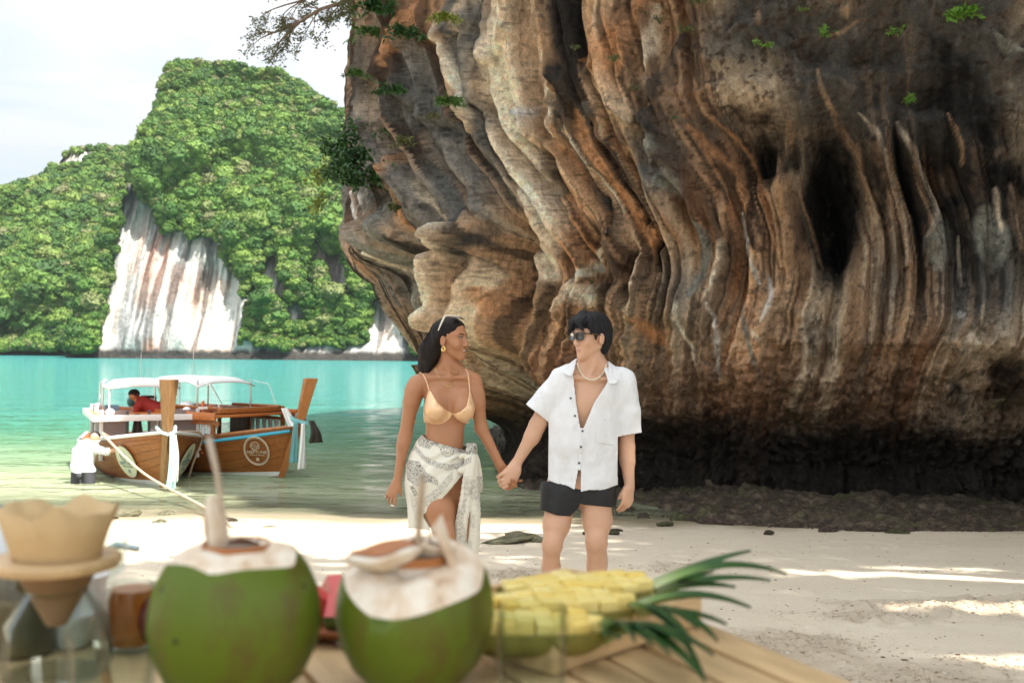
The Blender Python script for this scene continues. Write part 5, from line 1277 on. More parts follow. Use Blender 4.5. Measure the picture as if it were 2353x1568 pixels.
def ribbon(pts,w,mat,name,parent,th=.006,seed=0,flare=1.3):
    pts=[Vector(p) for p in pts]; rows=[]; nn=len(pts)
    for i,p in enumerate(pts):
        ww=w*(.45+(flare-.45)*i/(nn-1)); rows.append([p+Vector((.022*math.sin(j*2.1+i*.5+seed),ww*(j/6-.5),0)) for j in range(7)])
    o=sheet(name,[[tuple(v) for v in r] for r in rows],th,mat,None); o.parent=parent; return o
def plaque(parent,t,s_,r,L,B,dark,tz=.60):
    # oval name board on the bow side
    du=hull_pt(t+.02,s_*tz,L,B)-hull_pt(t-.02,s_*tz,L,B); dv=hull_pt(t,s_*(tz+.06),L,B)-hull_pt(t,s_*(tz-.06),L,B)
    u=du.normalized(); n=u.cross(dv).normalized(); 
    if n.y*s_<0: n=-n
    v=(Vector((0,0,1))-n*n.z).normalized(); u=v.cross(n).normalized()
    c=hull_pt(t,s_*tz,L,B)+n*.03
    M=Matrix((( u.x,v.x,n.x,c.x),(u.y,v.y,n.y,c.y),(u.z,v.z,n.z,c.z),(0,0,0,1)))
    sg=thing_part('name_plaque',parent)
    def pl(fn,name,mat): 
        mb=MB(); fn(mb); o=mb.build(name,mat,sg); o.data.transform(M); return o
    ex=1.0; ey=1.22
    if not dark:
        pl(lambda mb: mb.lathe([(.0001,.0),(r,.0),(r,.012),(.0001,.012)],n=40,M=Matrix.Diagonal((ex,ey,1))),'plaque_board',DISC); col=LETT
    else: col=CREAM
    def ringm(mb,rr,cx,cy,th,yy=ey): mb.tube([(cx+rr*ex*math.cos(a),cy+rr*yy*math.sin(a),.016) for a in np.linspace(0,2*math.pi,37)],th,5,cap=False)
    if dark: pl(lambda mb:(ringm(mb,r*.97,0,0,.012),ringm(mb,r*.88,0,0,.005)),'plaque_rim',col)
    pl(lambda mb:(ringm(mb,r*.34,-.02,r*.42,.006,1.0),[mb.tube([(-.02-r*.3+r*.6*k/8,r*(.52-.16*q)+.02*math.sin(k*.8+q),.016) for k in range(9)],.0055,5) for q in range(3)]),'globe_emblem',col)
    text('NEPTUNE',r*.36,M@Matrix.Translation((0,-r*.12,.014)),col,'lettering',sg,.004)
    text('TOUR & TRAVEL',r*.16,M@Matrix.Translation((0,-r*.36,.014)),col,'lettering',sg,.003)
    pl(lambda mb:(mb.box((0,-r*.72,.016),(.055,.06,.008)),mb.tube([(-.03,-r*.72,.016),(0,-r*.6,.016),(.03,-r*.72,.016)],.004,4)),'small_mark',col)
def thing_part(name,parent):
    o=bpy.data.objects.new(name,None); COL.objects.link(o); o.parent=parent; o.empty_display_size=.05; return o
def tubes(list_,r,name,mat,parent,n=7):
    mb=MB(); [mb.tube(p,r,n) for p in list_]; return mb.build(name,mat,parent)
def boat_white(b,L,B,hp):
    # cabin: floor z .1 to roof 1.22 ; x from -3.6 to -1.2
    xa,xb,w,zr=-4.0,-1.7,.88,1.18
    MB().box(((xa+xb)/2,0,zr+.03),(xb-xa+.35,2*w+.34,.05)).build('roof',W_ORG,b,bevel=.01)
    for s_ in (-1,1): MB().box(((xa+xb)/2,s_*(w+.17),zr+.015),(xb-xa+.42,.05,.12)).build('roof_fascia',PW,b,bevel=.012)
    for xx in (xa-.19,xb+.19): MB().box((xx,0,zr+.015),(.05,2*w+.34,.12)).build('roof_fascia',PW,b,bevel=.012)
    fr=thing_part('cabin_front',b)
    for y0,y1 in ((-w,-.42),(.30,w)): MB().box((xb,(y0+y1)/2,.86),(.03,y1-y0,.94)).build('panel',GREY,fr)
    for y_ in (-.43,-.03,.31): MB().box((xb+.02,y_,.86),(.035,.05,.94)).build('door_post',simple('dark_grey_frame',(.08,.09,.09),.5,.1,6) if y_==-.43 else bpy.data.materials['dark_grey_frame'],fr)
    MB().box((xb+.005,.13,.94),(.012,.26,.60)).build('window_pane',GLASSW,fr); tubes([[(xb+.02,.13,.64),(xb+.02,.13,1.24)],[(xb+.02,.0,.94),(xb+.02,.27,.94)],[(xb+.02,.0,.64),(xb+.02,.27,.64)]],.012,'window_bars',PW,fr)
    ribbon([(xb+.03,-.25,1.26),(xb+.04,-.25,.95),(xb+.03,-.27,.62)],.22,DKC,'dark_curtain',fr)
    for s_ in (-1,1):
        sd=thing_part('cabin_side',b); 
        for k in range(4): MB().box((xa+.15+k*.12,s_*w,.9),(.05,.03,.9)).build('slat',GREY,sd)
        MB().box(((xa+xb)/2,s_*w,.55),(xb-xa,.03,.28)).build('panel',GREY,sd); 
        for xx in (xa,(xa+xb)/2,xb): MB().box((xx,s_*(w+.02),.86),(.07,.07,.98)).build('post',PW,sd,bevel=.008)
        if s_>0: MB().box((xb+.12,s_*(w+.30),1.0),(.5,.10,.06)).build('rub_rail',PW,sd,bevel=.01)
    tubes([[(xb+.1,.98,.45),(xb+.1,.98,1.5)],[(xb+.1,1.14,.45),(xb+.1,1.14,1.42)]],.03,'orange_ladder_rail',ORP,b); 
    for k in range(4): MB().box((xb+.1,1.06,.55+k*.27),(.07,.34,.05)).build('ladder_rung',PW,b,bevel=.01)
    # awning above the roof
    V=[];F=[];ax0,ax1=xa-.1,xb-.9; aw=.70; za=1.84
    for i in range(12):
        for j in range(7):
            u=i/11; v=j/6*2-1; edge=max(abs(v)**6,abs(2*u-1)**10); V.append((ax0+(ax1-ax0)*u,aw*v,za+.05*(1-v*v)+.012*math.sin(i*2)-.13*edge))
    for i in range(11):
        for j in range(6): k=i*7+j; F.append((k,k+1,k+8,k+7))
    o=py_mesh('awning',V,F,CANV,b,True); o.modifiers.new('t','SOLIDIFY').thickness=.02
    for (x_,y_) in ((ax0+.05,-aw+.02),(ax0+.05,aw-.02),(ax1-.05,-aw+.02),(ax1-.05,aw-.02)): tubes([[(x_,y_,zr+.05),(x_,y_,za-.02),(x_+.03,y_*.9,za+.03)]],.018,'awning_post',PW,b)
    tubes([[(ax0-.2,-aw-.05,.5),(ax0-.2,-aw-.02,za-.05),(ax0,-aw+.05,za+.02)]],.018,'awning_post',PW,b)
    tubes([[((ax0+ax1)/2,0,za),((ax0+ax1)/2,0,za+.62)]],.008,'aerial',STEEL,b)
    for k,(x_,y_) in enumerate(((xb-.1,.7),(xb+.05,-.75),(xa+.2,-.8))): MB().ell((x_,y_,zr+.12),(.12,.09,.08),None,10,7).build('bundled_fender',CANV,b)
    MB().box((xb-1.1,-.62,zr+.13),(.2,.26,.15)).build('roof_crate',simple('navy_box',(.03,.06,.09),.5,.1,8),b,bevel=.01)
    # cloths on the stem
    pt_=hp(1,1,L,B); x=pt_.x+.13
    tubes([[(x-.28,-.16,pt_.z+.10),(x-.06,-.12,pt_.z+.02),(x,0,pt_.z-.02),(x-.06,.12,pt_.z+.02),(x-.28,.16,pt_.z+.10)]],.030,'tied_cloth',PALE,b)
    ribbon([(x+.02,.06,pt_.z),(x+.05,.07,pt_.z-.4),(x+.02,.06,pt_.z-.8),(x-.02,.05,pt_.z-.98)],.16,PALE,'hanging_cloth',b,seed=1,flare=1.15); ribbon([(x+.03,.11,pt_.z-.02),(x+.04,.14,pt_.z-.4),(x+.0,.12,pt_.z-.86)],.09,PW,'hanging_cloth',b,seed=3)
    for s_ in (-1,1): plaque(b,.86,s_,.27,L,B,False,.66)
GLASSW=NT('window_glass',.05,.6,(.55,.62,.58)); GLASSW.b.inputs['Transmission Weight'].default_value=.35; GLASSW=GLASSW.m
def boat_brown(b,L,B,hp):
    xa,xb,w,zr=-4.1,-.95,.86,1.22
    MB().box(((xa+xb)/2,0,zr),(xb-xa+.4,2*w+.3,.05)).build('roof',W_ORG,b,bevel=.01)
    for s_ in (-1,1):
        MB().box(((xa+xb)/2,s_*(w+.15),zr+.0),(xb-xa+.46,.06,.15)).build('roof_beam',W_ORG,b,bevel=.012); MB().box(((xa+xb)/2+.1,s_*(w+.05),zr-.13),(xb-xa+.2,.05,.08)).build('roof_beam',W_STEM2,b,bevel=.01)
    for k in range(9): MB().box((xa+.1+k*(xb-xa-.1)/8.2,0,zr+.055),(.12,2*w-.1,.05)).build('roof_batten',W_HULL,b,bevel=.008)
    MB().box((xb+.05,0,zr+.10),(.07,2*w-.1,.10)).build('roof_rail',W_STEM2,b,bevel=.01); 
    for s_ in (-1,1): tubes([[(xa+1.6,s_*.7,zr+.13),(xb+.05,s_*.7,zr+.14)]],.035,'roof_rail',W_HULL,b)
    for s_ in (-1,1):
        for xx in (xa,-3.2,-2.15,xb-.05):
            g=hp(max(0,1+xx/L),1,L,B).z; MB().box((xx,s_*w,(g+zr)/2),(.09,.06,zr-g)).build('post',W_STEM2,b,bevel=.008)
        MB().box((-2.42,s_*(w-.04),.88),(.62,.04,.84)).build('door_panel',W_DARK,b)
        for k,xx in enumerate((-1.98,-1.80,-1.58,-1.38,-1.18)):
            g=max(.75,hp(1+xx/L,1,L,B).z); n_=9; rows=[]
            for i in range(5):
                t=i/4; ww=.17*(1-.55*t) if k in (0,4) else .15*(1-.3*t); rows.append([(xx-ww/2+ww*j/4,s_*(w-.03)+.018*math.sin(j*2.3+i*.3),zr-.14-(zr-.14-g)*t) for j in range(5)])
            o=sheet('curtain',rows,.006,SHEER,None); o.parent=b
    for k,yy in enumerate((-.62,-.2,.28,.68)):
        rows=[]
        for i in range(6):
            t=i/5; ww=.26*(1-.72*math.sin(math.pi*min(1,t*1.35))**1.0) if t<.75 else .22; rows.append([(xa+.05+.02*math.sin(j*2.2),yy-ww/2+ww*j/4,zr-.1-.82*t) for j in range(5)])
        o=sheet('curtain',rows,.006,SHEER,None); o.parent=b
        if k<3:
            rows=[[(xa+1.0+k*.42+ (.30*(1-.6*math.sin(math.pi*i/5)))*(j/4-.5),-w+.02*math.sin(j*2),zr-.14-.8*i/5) for j in range(5)] for i in range(6)]; o=sheet('curtain',rows,.006,SHEER,None); o.parent=b
    # awning
    V=[];F=[];ax0,ax1=-3.45,-1.75; aw=.70; za=1.90
    for i in range(12):
        for j in range(7):
            u=i/11; v=j/6*2-1; V.append((ax0+(ax1-ax0)*u,aw*v,za+.05*(1-v*v)-.10*max(0,(u-.75)/.25)**2-.05*abs(v)**6+.008*math.sin(i*1.7)))
    for i in range(11):
        for j in range(6): k=i*7+j; F.append((k,k+1,k+8,k+7))
    o=py_mesh('awning',V,F,CANV,b,True); o.modifiers.new('t','SOLIDIFY').thickness=.02
    for (x_,y_) in ((ax0+.1,-aw+.04),(ax0+.1,aw-.04),(ax1-.08,-aw+.04),(ax1-.08,aw-.04)): tubes([[(x_,y_,zr+.05),(x_,y_,za)]],.018,'awning_post',STEEL,b)
    for s_ in (-1,1): tubes([[(ax1,s_*(aw-.05),za-.02),(ax1+.45,s_*.72,zr+.6),(ax1+.75,s_*.7,zr+.12)]],.009,'stay_rope',PW,b); tubes([[(ax0+.1,s_*(aw-.05),za-.02),(ax0+.55,s_*.72,zr+.1)]],.009,'stay_rope',PW,b)
    tubes([[(ax0+.5,0,za),(ax0+.5,0,za+.62)]],.008,'aerial',STEEL,b)
    rows=[[(ax0+.25+.02*math.sin(j+i),-.5+.13*(j/3-.5)*(1+.3*i),za-.02-.13*i) for j in range(4)] for i in range(5)]; o=sheet('hanging_garment',rows,.02,simple('dark_brown_cloth',(.12,.06,.05),.85,.2,20),None); o.parent=b
    for (x_,y_,r_) in ((-2.35,-.55,.15),(-4.0,-.4,.16)): MB().ell((x_,y_,zr+.12),(r_*1.4,r_,r_*.8),None,10,7).build('rolled_canvas',CANV,b)
    MB().box((-4.1,-.35,zr+.17),(.3,.24,.24)).build('engine_box',DKC,b,bevel=.03); MB().ell((-4.3,-.6,zr+.15),(.15,.12,.13)).build('round_float',simple('dark_teal_plastic',(.03,.12,.13),.4,.1,8),b)
    pt_=hp(1,1,L,B); x=pt_.x+.10
    o=ribbon([(x-.30,-.20,pt_.z+.36),(x-.18,-.19,pt_.z+.18),(x-.05,-.18,pt_.z+.02)],.34,PW,'wrapped_cloth',b,th=.02,flare=.7); 
    tubes([[(x-.3,-.10,pt_.z+.22),(x-.12,-.155,pt_.z+.14),(x+.12,0,pt_.z+.08),(x-.1,.155,pt_.z+.14),(x-.3,.10,pt_.z+.22)]],.040,'tied_cloth',TEAL,b)
    ribbon([(x-.02,-.15,pt_.z+.10),(x-.03,-.17,pt_.z-.28),(x-.05,-.17,pt_.z-.68)],.17,TEAL,'hanging_cloth',b,seed=2); ribbon([(x+.10,-.06,pt_.z+.08),(x+.12,-.08,pt_.z-.35),(x+.10,-.09,pt_.z-.80)],.15,PW,'hanging_cloth',b,seed=5)
    ribbon([(x+.12,.12,pt_.z+.12),(x+.20,.16,pt_.z-.10),(x+.16,.2,pt_.z-.30)],.26,DKC,'hanging_cloth',b,th=.05,seed=6)
    plaque(b,.905,-1,.26,L,B,True,.70); plaque(b,.905,1,.26,L,B,True,.70)
def aim(pxa,pya,pxb,Yb):
    pass
pA=Pz(372,1118,0.0); boatA=make_boat('wooden longtail boat with white roof edges and grey cabin, bow turned towards the beach',(pA.x,pA.y,-.03),math.radians(-63),6.3,1.16,0,boat_white)
pB=Pz(655,1095,0.0); boatB=make_boat('brown wooden longtail boat with a blue stripe, broadside behind the grey cabin boat',(pB.x-.1,pB.y,-.03),math.radians(-38),5.3,1.05,1,boat_brown)
bpy.context.view_layer.update()
def wpt(b,x,y,z): return b.matrix_world@Vector((x,y,z))
def rope_obj(pts,r,label):
    q=[Vector(v) for v in catmull([tuple(p) for p in pts],10)]; o=MB().tube(q,r,7).build('mooring_rope',ROPE); props(o,label,'rope',group='mooring ropes'); return o
g=hull_pt(.80,-1,6.3,1.16); a=wpt(boatA,g.x,g.y-.03,g.z+.03); e=Pz(470,1165,0.12); f=Pz(560,1230,.35)
rope_obj([a+Vector((0,.25,.0)),a+Vector((0,-.03,.05)),a.lerp(e,.45)+Vector((0,0,-.14)),e,f],.022,'long mooring rope from the gunwale down to the wet sand')
g=hull_pt(.80,1,6.3,1.16); a=wpt(boatA,g.x,g.y+.03,g.z+.03); g2=hull_pt(.60,-1,5.3,1.05); c=wpt(boatB,g2.x,g2.y-.04,g2.z+.04); g0=hull_pt(.95,1,6.3,1.16); a0=wpt(boatA,g0.x,g0.y,g0.z+.05)
rope_obj([a0,a,a.lerp(c,.25)+Vector((0,-.05,-.55)),a.lerp(c,.5)+Vector((0,-.05,-.95)),a.lerp(c,.78)+Vector((0,-.05,-.62)),c,c+Vector((-.3,.2,.02))],.020,'slack rope hanging in a loop between the two boats')

# ---------------------------------------------------------------- the boatmen
def small_person(name,label,org,build,h=.012,ext=((-.6,-.5,-.3),(.6,.5,1.2))):
    r=thing('person',label,'person',tuple(org)); S=SDF(np.array(org)+ext[0],np.array(org)+ext[1],h); return r,S
def O(org,yaw=0):
    c,s=math.cos(yaw),math.sin(yaw); return lambda x,y,z: np.array(org)+np.array([c*x-s*y,s*x+c*y,z])
tee=simple('white_printed_shirt',(.76,.76,.78),.85,.05,30); pant=simple('dark_grey_trousers',(.055,.055,.065),.8,.2,20,bump=.2); redt=simple('dark_red_shirt',(.30,.02,.015),.8,.15,20,bump=.2)
# man wading beside the hull, leaning with his arm on the gunwale
o0=Pz(196,1108,0.0); o0=np.array(o0); q=O(o0,.0)
pw=thing('person','person in white shirt wading at the boat side, hand on the gunwale','person',tuple(o0))
S=SDF(o0+np.array([-.5,-.4,-.5]),o0+np.array([1.3,.5,1.2]),.011)
S.cap(q(-.05,0,.28),q(.03,0,.66),.15,.17,.06,X_,1.0); S.cap(q(-.05,.02,.66),q(.14,.02,.64),.09,.08,.05); S.cap(q(.08,0,.68),q(.15,-.01,.78),.055,.055,.03); S.ell(q(.17,-.01,.84),(.085,.09,.105),None,.02)
S.cap(q(.14,-.05,.64),q(.40,-.02,.58),.06,.05,.04); S.cap(q(.40,-.02,.58),q(.80,.0,.66),.047,.034,.02); S.ell(q(.84,0,.665),(.05,.035,.02),None,.02)
S.cap(q(-.14,-.08,.60),q(-.16,-.12,.30),.055,.045,.03); S.cap(q(-.16,-.12,.30),q(-.03,-.2,.15),.042,.033,.03)
for s_ in (-1,1): S.cap(q(-.04+.10*s_,0,.22),q(-.02+.13*s_,-.06,-.3),.105,.075,.04)
bo=par(S.mesh('body',SK_M),pw); setattr1(bo,np.zeros(len(bo.data.vertices)),'lip')
def layer(S,off,cond,mat,name,root,lo_,hi_):
    sl,(x,y,z)=S.sub(lo_,hi_); b_=S.D[sl]; d=np.maximum(b_-off,cond(x,y,z)); T=SDF.__new__(SDF); T.lo=S.lo+S.h*np.array([k.start for k in sl]); T.h=S.h; T.n=np.array(d.shape); T.D=(d+.004*fbm(x*14,y*14,z*8,oct=2,seed=3)).astype(np.float32); return par(T.mesh(name,mat),root)
cond=lambda x,y,z: np.maximum(np.maximum(o0[2]+.20-z, (z-o0[2])-.79), np.maximum((x-o0[0])-.46, o0[2]+.44-z-(10 if False else 0)*0+ np.where(np.abs(x-o0[0]+.02)<.25,-9,0)*1.0))
layer(S,.022,cond,tee,'shirt',pw,o0+[-.45,-.35,.1],o0+[.6,.4,.85])
layer(S,.018,lambda x,y,z: np.maximum((z-o0[2])-.23,np.abs(x-o0[0])-.34),pant,'trousers',pw,o0+[-.4,-.4,-.45],o0+[.4,.4,.4])
par(MB().ell(tuple(q(.165,.015,.87)),(.095,.095,.09),None,14,10).build('hair',HR_M),pw)
# man in red bent over on the near boat
zr=1.34; o1=np.array(wpt(boatA,-2.95,-.02,1.24)); q=O(o1)
pr=thing('person','person in dark red shirt bending under the white awning','person',tuple(o1))
S=SDF(o1+np.array([-.45,-.4,-.65]),o1+np.array([.65,.4,.6]),.011)
S.cap(q(.38,.05,-.5),q(.30,.05,.02),.14,.15,.05); S.cap(q(.30,.05,.0),q(.02,.0,.16),.15,.14,.06); S.cap(q(.0,-.15,.13),q(.0,.15,.13),.07,.07,.05); S.cap(q(-.05,0,.18),q(-.14,-.02,.26),.05,.05,.03); S.ell(q(-.17,-.02,.33),(.095,.085,.10),None,.02)
S.cap(q(-.02,-.18,.10),q(-.10,-.22,-.12),.05,.04,.03); S.cap(q(-.10,-.22,-.12),q(-.24,-.20,-.02),.04,.03,.02); S.cap(q(-.02,.18,.10),q(-.12,.2,-.12),.05,.04,.03)
bo=par(S.mesh('body',SK_W),pr); setattr1(bo,np.zeros(len(bo.data.vertices)),'lip')
layer(S,.02,lambda x,y,z: np.maximum((o1[0]-.085)-x,(o1[2]-.14)-z),redt,'shirt',pr,o1+[-.2,-.4,-.2],o1+[.6,.4,.4]); layer(S,.018,lambda x,y,z:(z-o1[2])+.12,pant,'trousers',pr,o1+[.1,-.3,-.6],o1+[.6,.3,0])
par(MB().ell(tuple(q(-.165,-.0,.36)),(.118,.108,.10),None,14,10).build('hair',HR_M),pr)
# ================================================================ THE TABLE AND WHAT STANDS ON IT
TZ=2.5-.335
pine=wood('pale_pine',(.46,.29,.145),(.60,.40,.22),1.2,.5,.1,(1,.12,1)); pine2=wood('honey_pine',(.60,.40,.20),(.74,.53,.29),1.2,.5,.1,(.15,1,1))
tcen=P(1050,1600,1.0)
tb=thing('slatted_table','pale pine slatted table in the foreground','table',(-.02,.78,float(gz(0,.8))))
# edge line of the table runs from upper middle down to the right; slats run obliquely
def T(px,py,z=TZ): return Pz(px,py,z)
dirE=Vector((.435,-.90,0)).normalized(); nrm=Vector((-.90,-.435,0)).normalized()
ang=math.atan2(dirE.y,dirE.x); wS=.054; gap=.009; nS=22; Lt=1.1
Ms=Matrix.Rotation(ang,3,'Z'); cnr=Vector((.245,1.245,0)); slat_me=None; start=cnr.copy()
for i in range(nS):
    off=cnr+nrm*(wS/2+i*(wS+gap)); k=(1.27+.02*(i%2)*0-off.y)/dirE.y        # slide along the slat to the far edge of the table
    c=off+dirE*(k+Lt/2)
    if slat_me is None:
        o=MB().box((0,0,0),(Lt,wS,.022)).build('slat',pine2,None,bevel=.0014); slat_me=o.data
    else: o=bpy.data.objects.new('slat',slat_me); COL.objects.link(o)
    o.location=(c.x,c.y,TZ-.011-(.0006*(i%3))); o.rotation_euler=(0,0,ang+.0015*((i*7)%5-2))
    bpy.context.view_layer.update(); o.parent=tb; o.matrix_parent_inverse=Matrix.Translation(-Vector(tb.location))
ctr=Vector((-.02,.80,0))
for s_ in (-.38,0,.38):
    o=MB().box((-.14,0,0),(.74,.05,.03)).build('crossbar',pine,None); o.location=ctr+Vector((0,s_,0)); o.location.z=TZ-.040; par(o,tb)
for a in (-.46,.46):
    for c in (-.62,.62):
        p=ctr+Vector((c*.6,a*.8,0)); g=float(gz(p.x,p.y)); o=MB().box((p.x,p.y,(g-.03+TZ-.06)/2),(.05,.05,TZ-.06-g+.03)).build('leg',pine,None,bevel=.004); par(o,tb)
# ---- green coconuts
coc=NT('green_coconut_husk',.42,.28); cn=coc.noise(coc.map(coc.co(),(1,1,.45)),scale=7,detail=4); cs=coc.noise(coc.map(coc.co(),(1,1,.5)),scale=14,detail=5,rough=.7)
cc=coc.mix(cn,(.050,.090,.006),(.14,.19,.015)); cc=coc.mix(coc.ramp(cs,[(.50,0),(.66,.9)]),cc,(.105,.085,.02)); vz=coc.sep(coc.co())[2]
cc=coc.mix(coc.math('MULTIPLY',coc.ramp(coc.math('ADD',vz,coc.math('MULTIPLY',cs,.05)),[(-.0,1),(.035,0)]),.8),cc,(.12,.07,.03)); sp=coc.voro(scale=26); cc=coc.mix(coc.ramp(sp,[(.06,.85),(.10,0)]),cc,(.02,.02,.01)); coc.base(cc); coc.bump(cn,.3,.01)
fib=NT('pale_coconut_fibre',.85,.2); _n=fib.noise(fib.map(fib.co(),(1,1,.4)),scale=34,detail=5,rough=.65); fib.base(fib.ramp(_n,[(.30,(.46,.30,.18)),(.44,(.68,.54,.40)),(.62,(.80,.73,.62))])); fib.bump(_n,.6,.006); fib=fib.m; shellc=simple('brown_coconut_shell_edge',(.38,.14,.04),.5,.25,25); flesh=simple('white_coconut_flesh',(.74,.66,.58),.6,.08,12,sss=.1); straw=simple('translucent_paper_straw',(.50,.42,.33),.6,.06,30)
def coconut(label,px,py,Y,R,top,tilt,seed,cutn,lean,hcut):
    base=P(px,py,Y); base.z=TZ
    r=thing('coconut',label,'coconut',tuple(base),0)
    prof=[(.0001,0),(.30,.0),(.55,.06),(.80,.30),(.95,.62),(1.0,.90),(.985,1.12),(.93,1.32),(.86,1.44),(.80,1.50)]
    n=48; zt=1.62*R
    V=[];F=[];N=len(prof)
    rr=random.Random(seed)
    def edge(th): return (hcut+.08*abs(math.sin(th*cutn/2+seed))+.03*math.sin(3*th+seed))*R+tilt*R*math.cos(th-lean)
    for i,(a,z) in enumerate(prof):
        for k in range(n):
            th=2*math.pi*k/n; lob=1+.035*math.cos(3*th+seed)+.01*math.sin(7*th); rad=a*R*lob; zz=z*R
            e=edge(th)
            if i>=6: t=(i-6)/(N-1-6); z6=prof[6][1]*R; zz=z6+(e-z6)*t; z6_=0; rad=R*lob*np.interp(zz/R,[0,1.12,1.32,1.5,1.65,1.8,1.95],[.985,.985,.95,.88,.79,.67,.5])
            V.append((rad*math.cos(th),rad*math.sin(th),zz))
    for i in range(N-1):
        for k in range(n): F.append((i*n+k,i*n+(k+1)%n,(i+1)*n+(k+1)%n,(i+1)*n+k))
    hk=py_mesh('husk',V,F,coc.m,r,True)
    # trimmed white crown
    V2=[];F2=[]; ring=[V[(N-1)*n+k] for k in range(n)]
    for j,(f,h) in enumerate([(1.0,.002),(.90,.13),(.72,.25),(.52,.30),(.40,.31)]):
        for k in range(n):
            x,y,z=ring[k]; th=2*math.pi*k/n; fac=1 if j==0 else 1-.04*abs(math.sin(th*cutn/2+1)); V2.append((x*f*fac,y*f*fac,z*(1 if j==0 else 1-.45*min(1,j/2))+ (0 if j==0 else .45*min(1,j/2)*hcut*R)+h*R*top*.7))
    for j in range(4):
        for k in range(n): F2.append((j*n+k,j*n+(k+1)%n,(j+1)*n+(k+1)%n,(j+1)*n+k))
    py_mesh('trimmed_fibre',V2,F2,fib,r,True)
    # opening
    z0=np.mean([v[2] for v in V2[-n:]]); 
    MB().lathe([(.40*R,z0-.004),(.37*R,z0-.01),(.34*R,z0-.05),(.0001,z0-.055)],n=32).build('opening',flesh,r); MB().lathe([(.405*R,z0-.006),(.40*R,z0+.003),(.37*R,z0-.004)],n=32).build('shell_rim',shellc,r)
    return r,z0
SC1=.001
c1,zc1=coconut('green coconut on the left with its white lid standing upright',542,1400,.965,.0805,.62,.05,1,5,1.4,1.66)
c2,zc2=coconut('green coconut on the right with a broken lid lying on its pale top',955,1400,.995,.0790,.95,.32,4,4,1.45,1.43)
# lids
def lid(parent,M,sc,seed):
    V=[];F=[]; n=22
    for j,(f,h) in enumerate([(0.01,.42),(.35,.40),(.7,.28),(.93,.10),(1.0,0)]):
        for k in range(n):
            th=2*math.pi*k/n; w=1+.10*math.sin(2*th+seed)+.06*math.sin(5*th); V.append((f*w*math.cos(th),f*.8*w*math.sin(th),h+.05*math.sin(3*th+seed)*f))
    for j in range(4):
        for k in range(n): F.append((j*n+k,j*n+(k+1)%n,(j+1)*n+(k+1)%n,(j+1)*n+k))
    o=py_mesh('lid',V,F,fib,parent,True); o.data.transform(M@Matrix.Scale(sc,4)); o.modifiers.new('t','SOLIDIFY').thickness=.006
    V=[];F=[]
    for j,(f,h) in enumerate([(.99,.0),(.86,-.05),(.6,.10),(.3,.20),(.01,.24)]):
        for k in range(n):
            th=2*math.pi*k/n; w=1+.10*math.sin(2*th+seed)+.06*math.sin(5*th); V.append((f*w*math.cos(th),f*.8*w*math.sin(th),h+.05*math.sin(3*th+seed)*f-.03))
    for j in range(4):
        for k in range(n): F.append((j*n+k,j*n+(k+1)%n,(j+1)*n+(k+1)%n,(j+1)*n+k))
    q=py_mesh('lid_inside',V,F,shellc,parent,True); q.data.transform(M@Matrix.Scale(sc,4)); return o
lid(c1,Matrix.Translation((-.022,-.01,zc1+.020))@Matrix.Rotation(math.radians(-8),4,'Y')@Matrix.Rotation(math.radians(88),4,'Y'),.022,1)
lid(c1,Matrix.Translation((-.018,.0,zc1+.018))@Matrix.Rotation(math.radians(-96),4,'Y'),.018,2)
lid(c2,Matrix.Translation((-.028,-.026,zc2+.012))@Matrix.Rotation(math.radians(182),4,'X')@Matrix.Rotation(math.radians(8),4,'Y'),.032,3)
lid(c2,Matrix.Translation((.012,.008,zc2+.008))@Matrix.Rotation(math.radians(160),4,'X'),.024,5)
mb=MB(); mb.tube([(.004,-.01,zc2+.004),(.022,-.014,zc2+.036),(.040,-.016,zc2-.012)],[.004,.010,.004],6); o=mb.build('fibre_spike',fib,c2)
def straw_obj(c,z0,pts,label):
    o=MB().tube([tuple(Vector(c.location)+Vector(p)) for p in pts],.0034,10,cap=False).build('drinking_straw',straw); o.modifiers.new('t','SOLIDIFY').thickness=.0006; props(o,label,'straw'); return o
c1v=Vector(c1.location); c2v=Vector(c2.location)
sp1=[P(508,1240,.955)-c1v,P(512,1180,.95)-c1v,P(498,1085,.945)-c1v,P(480,1005,.935)-c1v]
o=MB().tube([tuple(c1v+p) for p in sp1],[.0022,.0025,.0028,.0032],10,cap=False).build('drinking_straw',straw); o.modifiers.new('t','SOLIDIFY').thickness=.0006; props(o,'bent paper straw rising from the left coconut','straw')
sp2=[P(962,1300,.975)-c2v,P(960,1240,.965)-c2v,P(965,1170,.90)-c2v,P(970,1095,.86)-c2v]
o=MB().tube([tuple(c2v+p) for p in sp2],[.0028,.0030,.0034,.0038],10,cap=False).build('drinking_straw',straw); o.modifiers.new('t','SOLIDIFY').thickness=.0006; props(o,'pale straw standing in the right coconut','straw')
